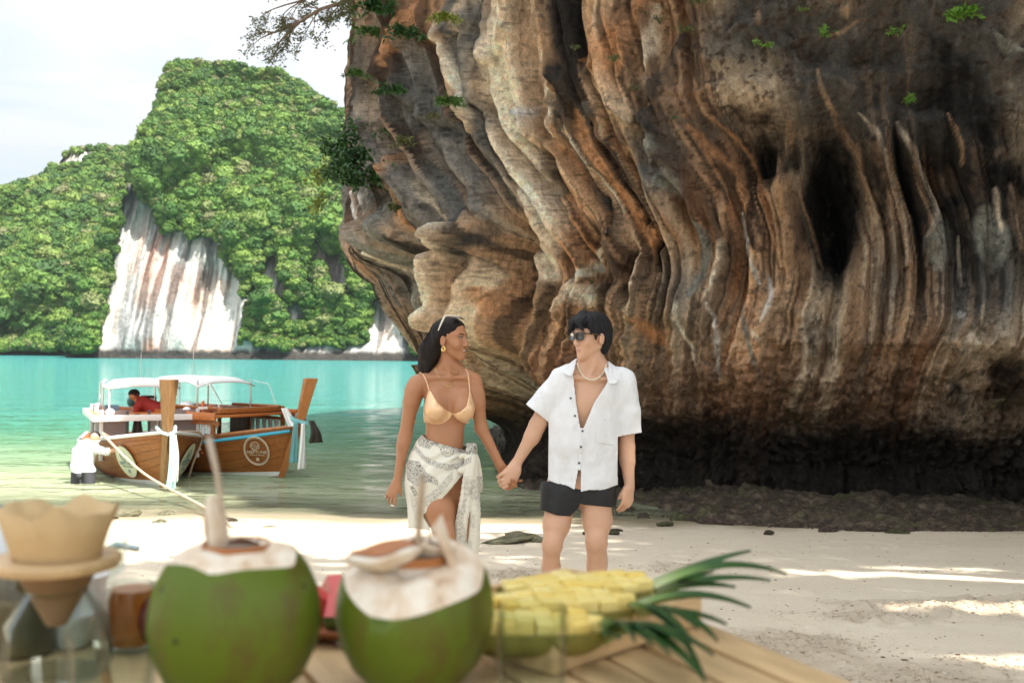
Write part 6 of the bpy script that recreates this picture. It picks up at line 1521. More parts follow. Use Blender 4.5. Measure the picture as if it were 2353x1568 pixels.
# ---- glasses
glass=NT('clear_glass',.02,.5,(1,1,1)); _t=glass.n('ShaderNodeBsdfTransparent'); _t.inputs[0].default_value=(.93,.96,.95,1); _g=glass.n('ShaderNodeBsdfGlossy'); _g.inputs['Roughness'].default_value=.03; _f=glass.n('ShaderNodeLayerWeight'); _f.inputs[0].default_value=.15; _m=glass.n('ShaderNodeMixShader')
glass.l(glass.math('MULTIPLY',_f.outputs['Fresnel'],.4),_m.inputs[0]); glass.l(_t.outputs[0],_m.inputs[1]); glass.l(_g.outputs[0],_m.inputs[2]); glass.l(_m.outputs[0],glass.t.nodes['Material Output'].inputs[0]); glass=glass.m
def tumbler(label,px,pytop,Y,r,h,name='glass_tumbler',cat='glass',z0=TZ):
    c=P(px,pytop,Y); t=thing(name,label,cat,(c.x,c.y,z0+.001)); 
    MB().lathe([(.0001,0),(r*.86,0),(r*.9,.004),(r*.99,h*.5),(r,h-.002),(r-.001,h),(r-.0028,h-.001),(r*.985-.003,h*.5),(r*.86-.002,.009),(.0001,.007)],n=48).build('glass_wall',glass,t); return t
tumbler('empty clear tumbler between the right coconut and the pineapple',1223,1395,.93,.0335,.098)
tumbler('empty clear tumbler at the lower left in front of the orange jar',256,1440,.93,.0415,.075)
# ---- pour-over dripper: paper filter, wooden ring, glass carafe
dr=thing('coffee_dripper','pour over coffee dripper with brown paper filter in a wooden ring','coffee dripper',tuple(P(132,1290,1.03)))
D=Vector(P(132,1290,1.03)); bz=D.z
paper=NT('brown_filter_paper',.8,.2); pn=paper.noise(scale=60,detail=4); paper.base(paper.mix(pn,(.56,.39,.20),(.68,.50,.28))); paper.b.inputs['Transmission Weight'].default_value=0; paper.bump(pn,.2,.002)
n=60; V=[];F=[]
rad=[(.008,-.062),(.024,-.03),(.041,.002),(.050,.030),(.059,.056)]
for j,(r_,z_) in enumerate(rad):
    for k in range(n):
        th=2*math.pi*k/n; pleat=1+.035*math.cos(12*th)*(j/4)*(1 if math.cos(th-math.pi)>-.2 else .2); up=.0045*math.sin(5*th+1)+.003*math.sin(9*th) if j==4 else 0
        V.append((r_*pleat*math.cos(th),r_*.9*pleat*math.sin(th),z_+up))
for j in range(4):
    for k in range(n): F.append((j*n+k,j*n+(k+1)%n,(j+1)*n+(k+1)%n,(j+1)*n+k))
o=py_mesh('paper_filter',V,F,paper.m,dr,True); o.modifiers.new('t','SOLIDIFY').thickness=.0009
MB().lathe([(.041,-.004),(.060,-.005),(.0625,-.001),(.0625,.004),(.060,.007),(.043,.006),(.041,-.004)],n=48).build('wooden_ring',pine2,dr,autos=60)
cz=TZ-bz+.001
MB().lathe([(.0001,cz),(.050,cz),(.056,cz+.012),(.050,cz+.055),(.030,cz+.085),(.022,cz+.100),(.030,-.03),(.040,-.004),(.0385,-.004),(.0285,-.03),(.0205,cz+.100),(.0285,cz+.084),(.048,cz+.054),(.054,cz+.012),(.048,cz+.003),(.0001,cz+.003)],n=48).build('glass_carafe',glass,dr,autos=60)
MB().lathe([(.0001,-.066),(.010,-.064),(.026,-.034),(.040,-.006)],n=36).build('filter_holder',simple('brown_tinted_holder',(.30,.17,.09),.4,.1,30),dr)
# dark bottle, white saucer, spoon, jars behind the carafe
def jar(label,px,py,Y,prof,mat,name,cat,capmat=None,cap=None):
    c=P(px,py,Y); t=thing(name,label,cat,(c.x,c.y,TZ+.001)); MB().lathe(prof,n=36).build('vessel',mat,t,autos=60)
    if cap: MB().lathe(cap,n=30).build('contents' if capmat is not None and name!='bottle' else 'cap',capmat,t,autos=60)
    return t
amber=NT('orange_tea',.3,.5,(.50,.16,.015)); amber.b.inputs['Transmission Weight'].default_value=.25; amber.base(amber.mix(amber.noise(scale=30,detail=3),(.36,.07,.01),(.62,.22,.03))); amber=amber.m
jt=jar('glass jar of orange tea left of the left coconut',303,1400,1.12,[(.0001,0),(.024,0),(.027,.006),(.028,.06),(.024,.072),(.0225,.073),(.0265,.058),(.0255,.006),(.0001,.003)],glass,'jar','jar',amber,[(.0001,.004),(.025,.006),(.026,.056),(.023,.066),(.0001,.066)])
MB().ell((.022,-.012,.034),(.012,.011,.024)).build('dark_fruit',simple('dark_red_fruit',(.12,.012,.008),.4,.2,30),jt)
jar('olive glass bottle standing behind the carafe at the left edge',50,1420,1.10,[(.0001,0),(.032,0),(.036,.006),(.036,.065),(.028,.088),(.014,.10),(.013,.118),(.0001,.118)],simple('olive_brown_glass',(.10,.085,.04),.12,.5,20),'bottle','bottle',simple('dark_stopper',(.03,.025,.02),.6,.2,30),[(.0001,.116),(.015,.116),(.015,.130),(.0001,.132)])
porc=simple('white_porcelain',(.80,.80,.79),.15,.03,10,coat=.5)
jar('white milk jug with handle beneath the dripper ring',205,1450,1.16,[(.0001,0),(.022,0),(.027,.02),(.022,.045),(.018,.060),(.022,.072),(.020,.073),(.016,.060),(.0001,.058)],porc,'milk_jug','jug')
jar('small white sugar bowl next to the jug',165,1500,1.13,[(.0001,0),(.018,0),(.024,.016),(.023,.034),(.021,.034),(.0001,.02)],porc,'sugar_bowl','bowl')
jar('stemmed glass with pale drink beside the orange jar',235,1420,1.24,[(.0001,0),(.028,.001),(.004,.006),(.004,.04),(.026,.06),(.030,.10),(.028,.10),(.024,.062),(.0001,.045)],glass,'stem_glass','glass')
# kettle with thin spout at the left border
kt=thing('kettle','white gooseneck kettle behind the coffee dripper at left','kettle',tuple(P(20,1330,1.32)))
kb=P(-20,1330,1.32); kt.location=(kb.x,kb.y,TZ+.001); enam=simple('white_blue_enamel',(.72,.78,.82),.2,.05,10,coat=.5)
MB().lathe([(.0001,0),(.06,0),(.064,.01),(.050,.09),(.040,.11),(.0001,.12)],n=40).build('kettle_body',enam,kt); MB().tube([(.05,0,.02),(.10,0,.03),(.125,0,.055),(.165,0,.075),(.195,0,.070)],[.010,.007,.0055,.005,.0045],10).build('spout',simple('brushed_teal_metal',(.35,.42,.42),.3,.08,20,metal=.6),kt); MB().tube([(-.05,0,.09),(-.1,0,.11),(-.1,0,.04),(-.055,0,.02)],.007,10).build('handle',DKC,kt)
MB().lathe([(.038,.112),(.03,.122),(.0001,.126)],n=30).build('kettle_lid',simple('dark_lid',(.05,.06,.065),.35,.1,20),kt); 
# ---- plate of watermelon between the coconuts
pla=thing('fruit_plate','low wooden plate of watermelon wedges between the coconuts','plate',tuple(T(760,1400)+Vector((.0,.0,0))))
pc=P(790,1440,1.22); pla.location=(pc.x,pc.y,TZ+.001)
MB().lathe([(.0001,0),(.07,0),(.095,.014),(.097,.017),(.092,.017),(.068,.006),(.0001,.005)],n=40).build('wooden_plate',simple('reddish_brown_wood',(.30,.11,.05),.45,.15,20),pla)
melon=simple('watermelon_flesh',(.58,.08,.07),.4,.2,50,sss=.1); rind=simple('watermelon_rind',(.10,.20,.05),.4,.2,30)
for i in range(7):
    a=i*.9+.2; w=thing('watermelon_wedge',['watermelon wedge leaning left on the plate','watermelon wedge at the far rim of the plate','watermelon wedge in the middle of the plate','watermelon wedge next to the right coconut','watermelon wedge on the near rim of the plate','watermelon wedge at the left rim of the plate','watermelon wedge topmost on the pile'][i],'watermelon',(pc.x+.05*math.cos(a),pc.y+.05*math.sin(a),TZ+.012+(.018 if i==6 else 0)),a,group='watermelon wedges on the wooden plate')
    V=[(0,-.008,.042)]; n=9
    V=[(0,-.009,.040),(0,.009,.040)]+[(.032*math.cos(t),yy,.032*math.sin(t)*.9+.030) for t in np.linspace(math.pi*1.12,math.pi*1.88,n) for yy in (-.009,.009)]
    F=[(0,2+2*k,4+2*k) for k in range(n-1)]+[(1,5+2*k,3+2*k) for k in range(n-1)]+[(0,1,3,2),(0,2*n,2*n+1,1)]; py_mesh('flesh',V,F,melon,w)
    V=[(q*math.cos(t),yy,q*math.sin(t)*.9+.030) for t in np.linspace(math.pi*1.12,math.pi*1.88,n) for q in (.0322,.036) for yy in (-.0092,.0092)]
    F=[(4*k+a_,4*k+b_,4*k+4+b_,4*k+4+a_) for k in range(n-1) for a_,b_ in ((0,1),(1,3),(3,2),(2,0))]; py_mesh('rind',V,F,rind,w)
# ---- wooden tray with pineapple halves
tray=thing('wooden_tray','shallow pale wooden tray holding pineapple halves','tray',(.062,1.215,TZ+.001),math.radians(46.5))
tl_,tw=.26,.20
MB().box((0,0,.006),(tl_,tw,.010)).build('tray_floor',pine2,tray,bevel=.002)
for s_ in (-1,1): MB().box((0,s_*(tw/2+.005),.018),(tl_+.02,.012,.036)).build('tray_side',pine2,tray,bevel=.0014); MB().box((s_*(tl_/2+.004),0,.018),(.012,tw,.036)).build('tray_side',pine2,tray,bevel=.0014)
yel=NT('pineapple_flesh',.42,.5); yn=yel.noise(scale=90,detail=4); _oi=yel.n('ShaderNodeObjectInfo'); yel.base(yel.mix(_oi.outputs['Random'],yel.mix(yn,(.80,.62,.18),(.86,.76,.36)),yel.mix(yn,(.70,.46,.06),(.82,.64,.18)))); yel.bump(yn,.4,.003); yel.b.inputs['Subsurface Weight'].default_value=.12; yel.b.inputs['Subsurface Radius'].default_value=(1,.7,.2); yel.b.inputs['Subsurface Scale'].default_value=.01; yel=yel.m
skin=simple('pineapple_skin',(.22,.20,.04),.6,.5,60,bump=.6); leafm=NT('pineapple_leaf',.40,.45); lf=leafm.attr('tipness',True); leafm.base(leafm.mix(leafm.noise(scale=50,detail=3),leafm.ramp(lf,[(0,(.62,.66,.36)),(.22,(.24,.36,.09)),(.45,(.035,.13,.020)),(1,(.012,.060,.012))]),leafm.ramp(lf,[(0,(.50,.55,.26)),(.22,(.14,.27,.05)),(.45,(.02,.085,.018)),(1,(.03,.09,.012))]))); leafm=leafm.m
def pineapple(label,loc,rz,L,R,seed,leaves,crown_dir):
    t=thing('pineapple_half',label,'pineapple',loc,rz,group='pineapple halves in the tray'); rr=random.Random(seed)
    V=[];F=[];n=14;m=12
    for i in range(n):
        u=i/(n-1); x=(u-.5)*L; r_=R*math.sqrt(max(.0,1-(abs(2*u-1))**3.2))*1.0+.002
        for k in range(m+1):
            a=math.pi+math.pi*k/m; V.append((x,r_*math.cos(a),r_*math.sin(a)*.9+R*.9))
    for i in range(n-1):
        for k in range(m): q=i*(m+1)+k; F.append((q,q+1,q+m+2,q+m+1))
    py_mesh('rind',V,F,skin,t,True)
    # cut chunks
    me=None; nx,ny=8,3; 
    for i in range(nx):
        for j in range(ny):
            u=(i+.5)/nx; ww=R*math.sqrt(max(.05,1-(abs(2*u-1))**3.2))*.90; dx=L*.90/nx; dy=2*ww/ny
            h=.019+rr.uniform(-.002,.005); c=(-L*.45+dx*(i+.5),-ww+dy*(j+.5),R*.9+h/2-.010)
            MB().box(c,(dx*1.0,dy*.985,h),Matrix.Rotation(rr.uniform(-.08,.08),3,'X')@Matrix.Rotation(rr.uniform(-.25,.25),3,'Z')@Matrix.Rotation(rr.uniform(-.1,.1),3,'Y')).build('chunk',yel,t,bevel=.0014)
    cb=Vector((L*.48,0,R*.75)); k=0
    for (px,py,dY,w,bend) in leaves:
        tip=P(px,py,dY); Mi=(Matrix.Translation(loc)@Matrix.Rotation(rz,4,'Z')).inverted(); tp=Mi@Vector(tip); st=cb+Vector((rr.uniform(-.008,.0),rr.uniform(-.012,.012),rr.uniform(-.014,.006)))
        mid=st.lerp(tp,.5)+Vector((0,0,bend)); V=[];F=[];tv=[]; ns=12
        for q in range(ns+1):
            u=q/ns; p=st*(1-u)**2+mid*2*u*(1-u)+tp*u*u; d=((mid-st)*2*(1-u)+(tp-mid)*2*u).normalized(); sd=d.cross(Vector((.15,-.2,1))).normalized(); up=sd.cross(d); wd=1.45*w*(1-u**1.8)**.9+.0003
            V+=[tuple(p-sd*wd+up*wd*.35),tuple(p-up*.0010),tuple(p+sd*wd+up*wd*.35),tuple(p-up*.0030)]; tv+=[u]*4
            if q: b0=4*(q-1); F+=[(b0,b0+1,b0+5,b0+4),(b0+1,b0+2,b0+6,b0+5),(b0+2,b0+3,b0+7,b0+6),(b0+3,b0,b0+4,b0+7)]
        o=py_mesh('leaf',V,F,leafm,t,True); setattr1(o,tv,'tipness'); 
    return t
lvA=[(1725,1262,1.30,.0075,.010),(1808,1315,1.22,.0085,.035),(1690,1345,1.20,.007,.012),(1770,1330,1.26,.0065,.02),(1640,1310,1.32,.006,.0),(1600,1330,1.25,.006,0)]
lvB=[(1725,1392,1.12,.0085,.030),(1650,1470,1.02,.008,.035),(1670,1430,1.05,.007,.02),(1605,1440,1.0,.007,.02),(1560,1440,1.0,.006,.02),(1620,1555,.92,.008,.040),(1590,1470,.95,.006,.02)]
lvC=[(1622,1562,.90,.0085,.040),(1590,1490,.93,.007,.030),(1460,1470,.92,.006,.020),(1500,1480,.92,.006,.022),(1540,1500,.91,.0065,.025),(1425,1465,.93,.005,.015),(1560,1450,.98,.006,.02),(1480,1440,.97,.006,.02),(1640,1500,.93,.006,.03),(1390,1460,.94,.005,.012)]
def at(px,py,Y,dz=0): p=P(px,py,Y); return (p.x,p.y,TZ+.012+dz)
pineapple('farthest pineapple half, its crown of leaves reaching up to the right',at(1325,1350,1.22),math.radians(10),.20,.042,1,lvA,0)
pineapple('middle pineapple half in the tray, dark leaves spreading right',at(1275,1380,1.145),math.radians(8),.20,.038,2,lvB,0)
pineapple('nearest pineapple half, its pale crown drooping over the tray side',at(1225,1420,1.07),math.radians(3),.17,.034,3,lvC,0)
# ================================================================ ROCKS AND DEBRIS AT THE FOOT OF THE CLIFF
_vp=pts; _vx,_vy=project(_vp); _ok=(_vp[:,1]>5)&(_vp[:,1]<30)
_vp=_vp[_ok]; _vx=_vx[_ok]; _vy=_vy[_ok]
def cliff_at(px,py,r=7):
    m=(np.abs(_vx-px)<r)&(np.abs(_vy-py)<r)
    if not m.any(): return cliff_at(px,py,r*2)
    q=_vp[m]; return Vector(q[q[:,1].argmin()])
SHORE=[(1100,1118),(1130,1150),(1180,1165),(1290,1172),(1420,1178),(1560,1190),(1640,1203),(1740,1206),(1850,1212),(1980,1222),(2120,1224),(2250,1222),(2360,1215),(2560,1220)]
def sand_pt(px,py):
    d=P(px,py,1.0)-Vector((0,0,CAMZ)); t=(1.555-CAMZ)/(d.z+.1035*d.y); return Vector((0,0,CAMZ))+d*t
sh=np.array([tuple(sand_pt(*q)) for q in SHORE]); nsh=260; tt=np.linspace(0,len(sh)-1,nsh)
sx_=np.interp(tt,range(len(sh)),sh[:,0]); sy_=np.interp(tt,range(len(sh)),sh[:,1])
U=np.linspace(0,1,70); RX=[];RY=[];RZ_=[]
for u in U:
    y=sy_+u*3.6; x=sx_+u*.5; RX.append(x); RY.append(y)
RX=np.array(RX).ravel(); RY=np.array(RY).ravel(); UU=np.repeat(U,nsh)
edge_n=fbm(RX*1.6,RY*1.6,oct=3,seed=500)
hgt=gz(RX,RY); hb=np.maximum(hgt,-.05)-.05+sstep(0,.10,UU+.05*edge_n)*.10+.16*sstep(.2,1,UU)
hb=hb+np.abs(fbm(RX*3.1,RY*3.1,oct=4,seed=502))*.20*sstep(0,.08,UU)+.05*np.maximum(0,fbm(RX*9,RY*9,oct=3,seed=503))
hb=hb-.10*sstep(.5,0,tt/6)[None].repeat(len(U),0).ravel()
MR=NT('shore_rock',.85,.3); rn=MR.noise(scale=6,detail=8,rough=.7); rn2=MR.noise(scale=1.5,detail=3); rv=MR.noise(scale=38,detail=4,rough=.7)
rc=MR.ramp(rn,[(.3,(.022,.018,.014)),(.48,(.085,.062,.042)),(.6,(.17,.13,.09)),(.75,(.27,.22,.16))]); rc=MR.mix(MR.ramp(rn2,[(.52,0),(.66,.6)]),rc,(.10,.11,.035)); MR.base(MR.mix(MR.ramp(rv,[(.4,.6),(.55,0)]),rc,(.03,.024,.02))); MR.bump(MR.math('ADD',rn,MR.math('MULTIPLY',rv,.4)),.9,.05)
rs=grid_mesh('rock_shelf',np.stack([RX,RY,hb],-1),nsh,len(U),MR.m); props(rs,kind='structure',label='brown gravelly rock shelf along the foot of the cliff')
def rock_mesh(seed,sub=3,rough=.35):
    bm=bmesh.new(); bmesh.ops.create_icosphere(bm,subdivisions=sub,radius=1); co=np.array([v.co[:] for v in bm.verts])
    r=np.random.RandomState(seed); 
    d=1+rough*fbm(co[:,0]*1.3+seed,co[:,1]*1.3,co[:,2]*1.3,oct=3,seed=seed)+.16*fbm(co[:,0]*4+seed,co[:,1]*4,co[:,2]*4,oct=3,seed=seed+1)
    for _ in range(7):
        n=r.randn(3); n/=np.linalg.norm(n); k=r.uniform(.55,.85); q=(co*d[:,None])@n; d=np.where(q>k,d*k/np.maximum(q,1e-6)*.9+d*.1,d)
    co=co*d[:,None]
    for v,c in zip(bm.verts,co): v.co=c
    me=bpy.data.meshes.new('rock'); bm.to_mesh(me); bm.free(); me.materials.append(MR.m); me.polygons.foreach_set('use_smooth',[True]*len(me.polygons)); return me
def rock_mat(name,c1,c2,c3):
    m=NT(name,.85,.3); n=m.noise(scale=2.2,detail=8,rough=.7); m.base(m.ramp(n,[(.35,c1),(.52,c2),(.68,c3)])); m.bump(n,.8,.15); return m.m
RM=[MR.m,rock_mat('mossy_rock',(.03,.03,.015),(.10,.10,.045),(.20,.20,.10)),rock_mat('reddish_rock',(.03,.02,.016),(.10,.065,.05),(.22,.16,.12)),rock_mat('pale_olive_rock',(.09,.085,.05),(.24,.23,.14),(.38,.35,.24))]
ROCKS=[(1688,1168,.16,.13,.11,1,'spiky mossy rock standing alone by the dark cliff foot'),(1560,1196,.17,.12,.10,1,'rounded greenish rock right of the person in white'),(1650,1206,.26,.14,.07,2,'flat dark red rock at the edge of the sand'),
(1765,1226,.07,.05,.035,0,'small dark rock lying alone on the sand'),(1478,1190,.13,.09,.055,0,'dark rock beside the hanging hand of the person in white'),(1530,1207,.15,.1,.035,1,'bright green mossed slab near the sand edge'),
(1165,1243,.42,.13,.045,3,'long flat olive slab between the two people'),(1215,1240,.30,.10,.055,3,'second olive slab touching the long flat slab'),(1405,1228,.12,.08,.035,1,'small green stone right of the black shorts'),(1412,1222,.10,.05,.03,0,'small dark stone on the mossy stone'),(1345,1228,.05,.04,.03,2,'little round stone between the knees of the person in white'),
(1160,1158,.2,.13,.06,3,'yellowish stone under the joined hands'),(1195,1178,.13,.1,.045,3,'pale stone left of the black shorts'),(1120,1175,.15,.1,.045,3,'pale stone right of the hanging sarong tail'),(1230,1168,.13,.1,.05,0,'brown stone beside the black shorts'),(1140,1135,.3,.2,.10,0,'brown rock at the water edge behind the joined hands'),(1205,1140,.3,.22,.10,0,'brown rock right of the joined hands at the water edge'),
(1440,1185,.2,.13,.09,0,'brown rock behind the hanging hand'),(1600,1180,.2,.14,.10,0,'brown rock behind the flat red rock'),(1725,1198,.16,.1,.05,0,'low rock in the middle of the shelf'),(1905,1222,.14,.09,.05,2,'reddish stone at the sand edge right of centre'),(2060,1228,.16,.09,.05,1,'dark green stone at the sand edge on the right'),(2150,1224,.18,.1,.06,2,'dark reddish stone right of the green one'),(2270,1222,.14,.08,.03,1,'flat greenish stone at the far right of the sand edge'),(1830,1212,.15,.1,.06,0,'brown stone along the shelf edge'),(1985,1214,.17,.1,.06,0,'lumpy stone along the right shelf edge'),(1300,1165,.16,.1,.06,0,'brown stone between the legs of the person in white'),(1515,1178,.12,.1,.10,0,'knobby rock just right of the white shirt'),
(255,1190,.16,.1,.05,3,'pale coral lump on wet sand behind the paper filter'),(300,1186,.2,.1,.06,3,'pinkish coral lump beside the paper filter'),(365,1205,.12,.08,.05,3,'pale coral stone on bright sand left of the standing lid'),(385,1182,.16,.09,.05,3,'brown coral lump at the wet sand line'),(530,1200,.11,.07,.05,0,'brown coral lump just right of the standing lid'),(615,1212,.12,.06,.02,3,'thin tan stone on the bright sand')]
rms=[rock_mesh(i+3) for i in range(6)]
for i,(px,py,a,b_,c,mt,lab) in enumerate(ROCKS):
    p=sand_pt(px,py); me=rms[i%6].copy(); me.materials.clear(); me.materials.append(RM[mt]); o=bpy.data.objects.new('rock',me); COL.objects.link(o)
    o.location=(p.x,p.y,p.z+c*.45); o.scale=(a,b_,c*1.15); o.rotation_euler=(rnd.uniform(-.15,.15),rnd.uniform(-.15,.15),rnd.uniform(-.5,.5)); props(o,lab,'rock')
def scatter(name,N,fn,rmin,rmax,mat,seed,flat=.5,label=None,sub=1):
    r=np.random.RandomState(seed); bm=bmesh.new(); bmesh.ops.create_icosphere(bm,subdivisions=sub,radius=1); b0=np.array([v.co[:] for v in bm.verts]); f0=np.array([[v.index for v in f.verts] for f in bm.faces]); bm.free()
    x,y=fn(r,N); z=sand_height(x,y)[0]; Vs=[];Fs=[]; n=len(b0)
    s=rmin+(rmax-rmin)*r.rand(len(x))**3
    for i in range(len(x)):
        q=b0*(1+.45*(r.rand(n,1)-.5)); a=r.rand()*6.28; q=q*np.array([1,r.uniform(.4,1),flat*r.uniform(.5,1.2)])*s[i]; q=np.stack([q[:,0]*math.cos(a)-q[:,1]*math.sin(a),q[:,0]*math.sin(a)+q[:,1]*math.cos(a),q[:,2]],-1)+np.array([x[i],y[i],z[i]+s[i]*.12]); Vs.append(q); Fs.append(f0+i*n)
    o=np_mesh(name,np.concatenate(Vs),np.concatenate(Fs),mat,None,False); props(o,kind='stuff',label=label); return o
sclump=simple('damp_sand_clump',(.46,.38,.28),.9,.2,60,bump=.4); chip=simple('dry_leaf_and_twig_litter',(.20,.125,.075),.85,.4,12)
def zone_pts(r,N):
    xs=[];ys=[]; w=np.array([a*rx*ry for _,rx,ry,a in ZONES]); w/=w.sum()
    for k in r.choice(len(ZONES),N,p=w): c,rx,ry,a=ZONES[k]; xs.append(c.x+r.randn()*rx*.45); ys.append(c.y+r.randn()*ry*.55)
    return np.array(xs),np.array(ys)
scatter('sand_clumps',6500,zone_pts,.003,.015,sclump,31,.5,'crumbly clumps of disturbed sand')
scatter('beach_litter',1300,lambda r,N:((lambda y:(r.uniform(-.62,.62,N)*y,y))(3.2+11*r.rand(N)**.9)),.004,.019,chip,32,.25,'bits of leaf and twig on the sand')
scatter('shell_grit',900,lambda r,N:((lambda y:(r.uniform(-.62,.62,N)*y,y))(3.2+10*r.rand(N)**1.0)),.004,.016,simple('pale_grit',(.62,.56,.46),.8,.2,20),33,.5,'pale grit and shell pieces on the sand')
def shelf_pts(r,N):
    k=r.uniform(0,len(sh)-1,N); return np.interp(k,range(len(sh)),sh[:,0])+r.randn(N)*.08, np.interp(k,range(len(sh)),sh[:,1])+np.abs(r.randn(N))*.35-.10
scatter('shelf_rubble',2600,shelf_pts,.02,.11,MR.m,34,.6,'rubble along the foot of the cliff')

# ================================================================ PLANTS ON THE ROCK
LEAF_D=NT('dark_leaf',.45,.4); LEAF_D.base(LEAF_D.mix(LEAF_D.noise(scale=7,detail=3),(.012,.045,.012),(.035,.10,.02))); LEAF_B=NT('bright_leaf',.5,.4); LEAF_B.base(LEAF_B.mix(LEAF_B.noise(scale=9,detail=3),(.07,.20,.02),(.17,.33,.04)))
LEAF_M=NT('mid_leaf',.5,.4); LEAF_M.base(LEAF_M.mix(LEAF_M.noise(scale=5,detail=3),(.03,.085,.015),(.08,.17,.03))); LEAF_O=NT('olive_leaf',.5,.35); LEAF_O.base(LEAF_O.mix(LEAF_O.noise(scale=5,detail=3),(.055,.065,.02),(.11,.13,.04)))
LEAF_Y=NT('yellow_green_leaf',.5,.4); LEAF_Y.base(LEAF_Y.mix(LEAF_Y.noise(scale=5,detail=3),(.12,.16,.02),(.22,.27,.04)))
for L_ in (LEAF_D,LEAF_B,LEAF_M,LEAF_O,LEAF_Y): L_.b.inputs['Transmission Weight'].default_value=0
BARK=simple('grey_brown_bark',(.14,.095,.07),.85,.25,20,bump=.5)
def add_leaf(V,F,c,d,l,w,r):
    d=Vector(d).normalized(); s_=d.cross(Vector((r.uniform(-1,1),r.uniform(-1,1),r.uniform(.2,1)))).normalized(); n=s_.cross(d); c=Vector(c); k=len(V)
    V+=[c,c+d*l*.45+s_*w+n*w*.25,c+d*l-n*w*.5,c+d*l*.45-s_*w+n*w*.25,c+d*l*.5-n*w*.15]; F+=[(k,k+1,k+4),(k+1,k+2,k+4),(k+2,k+3,k+4),(k+3,k,k+4)]
def tuft(px,py,size,label,mat,seed,drop=.3,n=46,stems=7):
    c=cliff_at(px,py)+Vector((0,-.06,0)); r=random.Random(seed); t=thing('cliff_plant',label,'plant',tuple(c),0,'small plants rooted in the cliff face'); mb=MB(); V=[];F=[]
    for k in range(stems):
        a=r.uniform(-1.4,1.4); e=Vector((math.sin(a),-.55,math.cos(a)*.8-drop))*size*r.uniform(.6,1.05); m=e*.5+Vector((0,-.05,size*.18)); mb.tube([(0,.05,0),tuple(m),tuple(e)],[.006,.004,.002],4)
        for q in range(n//stems):
            u=.25+.75*q/(n//stems); p=m*2*u*(1-u)+e*u*u; add_leaf(V,F,p,(r.uniform(-1,1),r.uniform(-.9,.2),r.uniform(-.9,.5)),size*r.uniform(.22,.40),size*.055,r)
    mb.build('stems',BARK,t); o=py_mesh('leaves',V,F,mat.m,t); o['kind']='stuff'
TUFTS=[(1750,118,.20,'bright fern tuft on the dark upper rock, nearest the orange streak',LEAF_B,.2),(1880,98,.21,'bright leafy tuft above the hanging roots',LEAF_B,.0),(2045,84,.22,'leafy tuft with a yellow flower at the right top rock',LEAF_B,.1),(2195,48,.34,'largest bright trailing plant at the top right corner',LEAF_B,.5),(2072,232,.25,'bright leafy tuft below the topmost ones on black rock',LEAF_B,.4),
(1612,18,.22,'green tuft at the top edge above the orange streak',LEAF_M,.3),(1572,70,.17,'small tuft on the ridge beside the orange streak',LEAF_M,.2),(1523,55,.15,'thin tuft left of the ridge tuft',LEAF_O,.2),(1408,148,.15,'low tuft on the ledge under the orange patch',LEAF_M,.1),(1322,122,.11,'tiny tuft on the tan ridge',LEAF_M,.1),(1450,215,.13,'faint tuft below the ledge tuft',LEAF_O,.2),
(1018,48,.30,'yellow green clump at the top of the orange wall',LEAF_Y,.5),(1030,235,.34,'green patch of creeper on the grey rock',LEAF_M,.6),(1000,270,.25,'lower part of creeper on grey rock, yellowish',LEAF_O,.6),(935,330,.28,'olive creeper left of the orange stripe',LEAF_O,.5),(1545,272,.10,'tiny tuft at the notch of the grey rock',LEAF_M,.2),(1440,215,.08,'tiny grass tuft on tan rock',LEAF_O,.2),(1835,35,.12,'tiny bright sprig at the top rock',LEAF_B,.2),(1365,650,.09,'tiny sprig on the pale bulge',LEAF_M,.1),
(905,215,.34,'dark bush hanging on the left wall',LEAF_D,.4),(880,300,.22,'sparse bush below the dark bush',LEAF_D,.5),(935,90,.42,'dark bush in the shade of the upper left wall',LEAF_D,.5),(860,90,.40,'dark green bush near the left skyline of the cliff',LEAF_M,.5),(900,480,.30,'shadowy bush below the small tree',LEAF_O,.6),(870,30,.5,'dense dark bush at the top left of the wall',LEAF_D,.4),(830,170,.26,'thin bush along the left skyline of the cliff',LEAF_M,.6)]
for i,(px,py,sz,lab,mt,dr_) in enumerate(TUFTS): tuft(px,py,sz,lab,mt,i+1,dr_,n=56 if sz<.26 else 220,stems=7 if sz<.26 else 14)
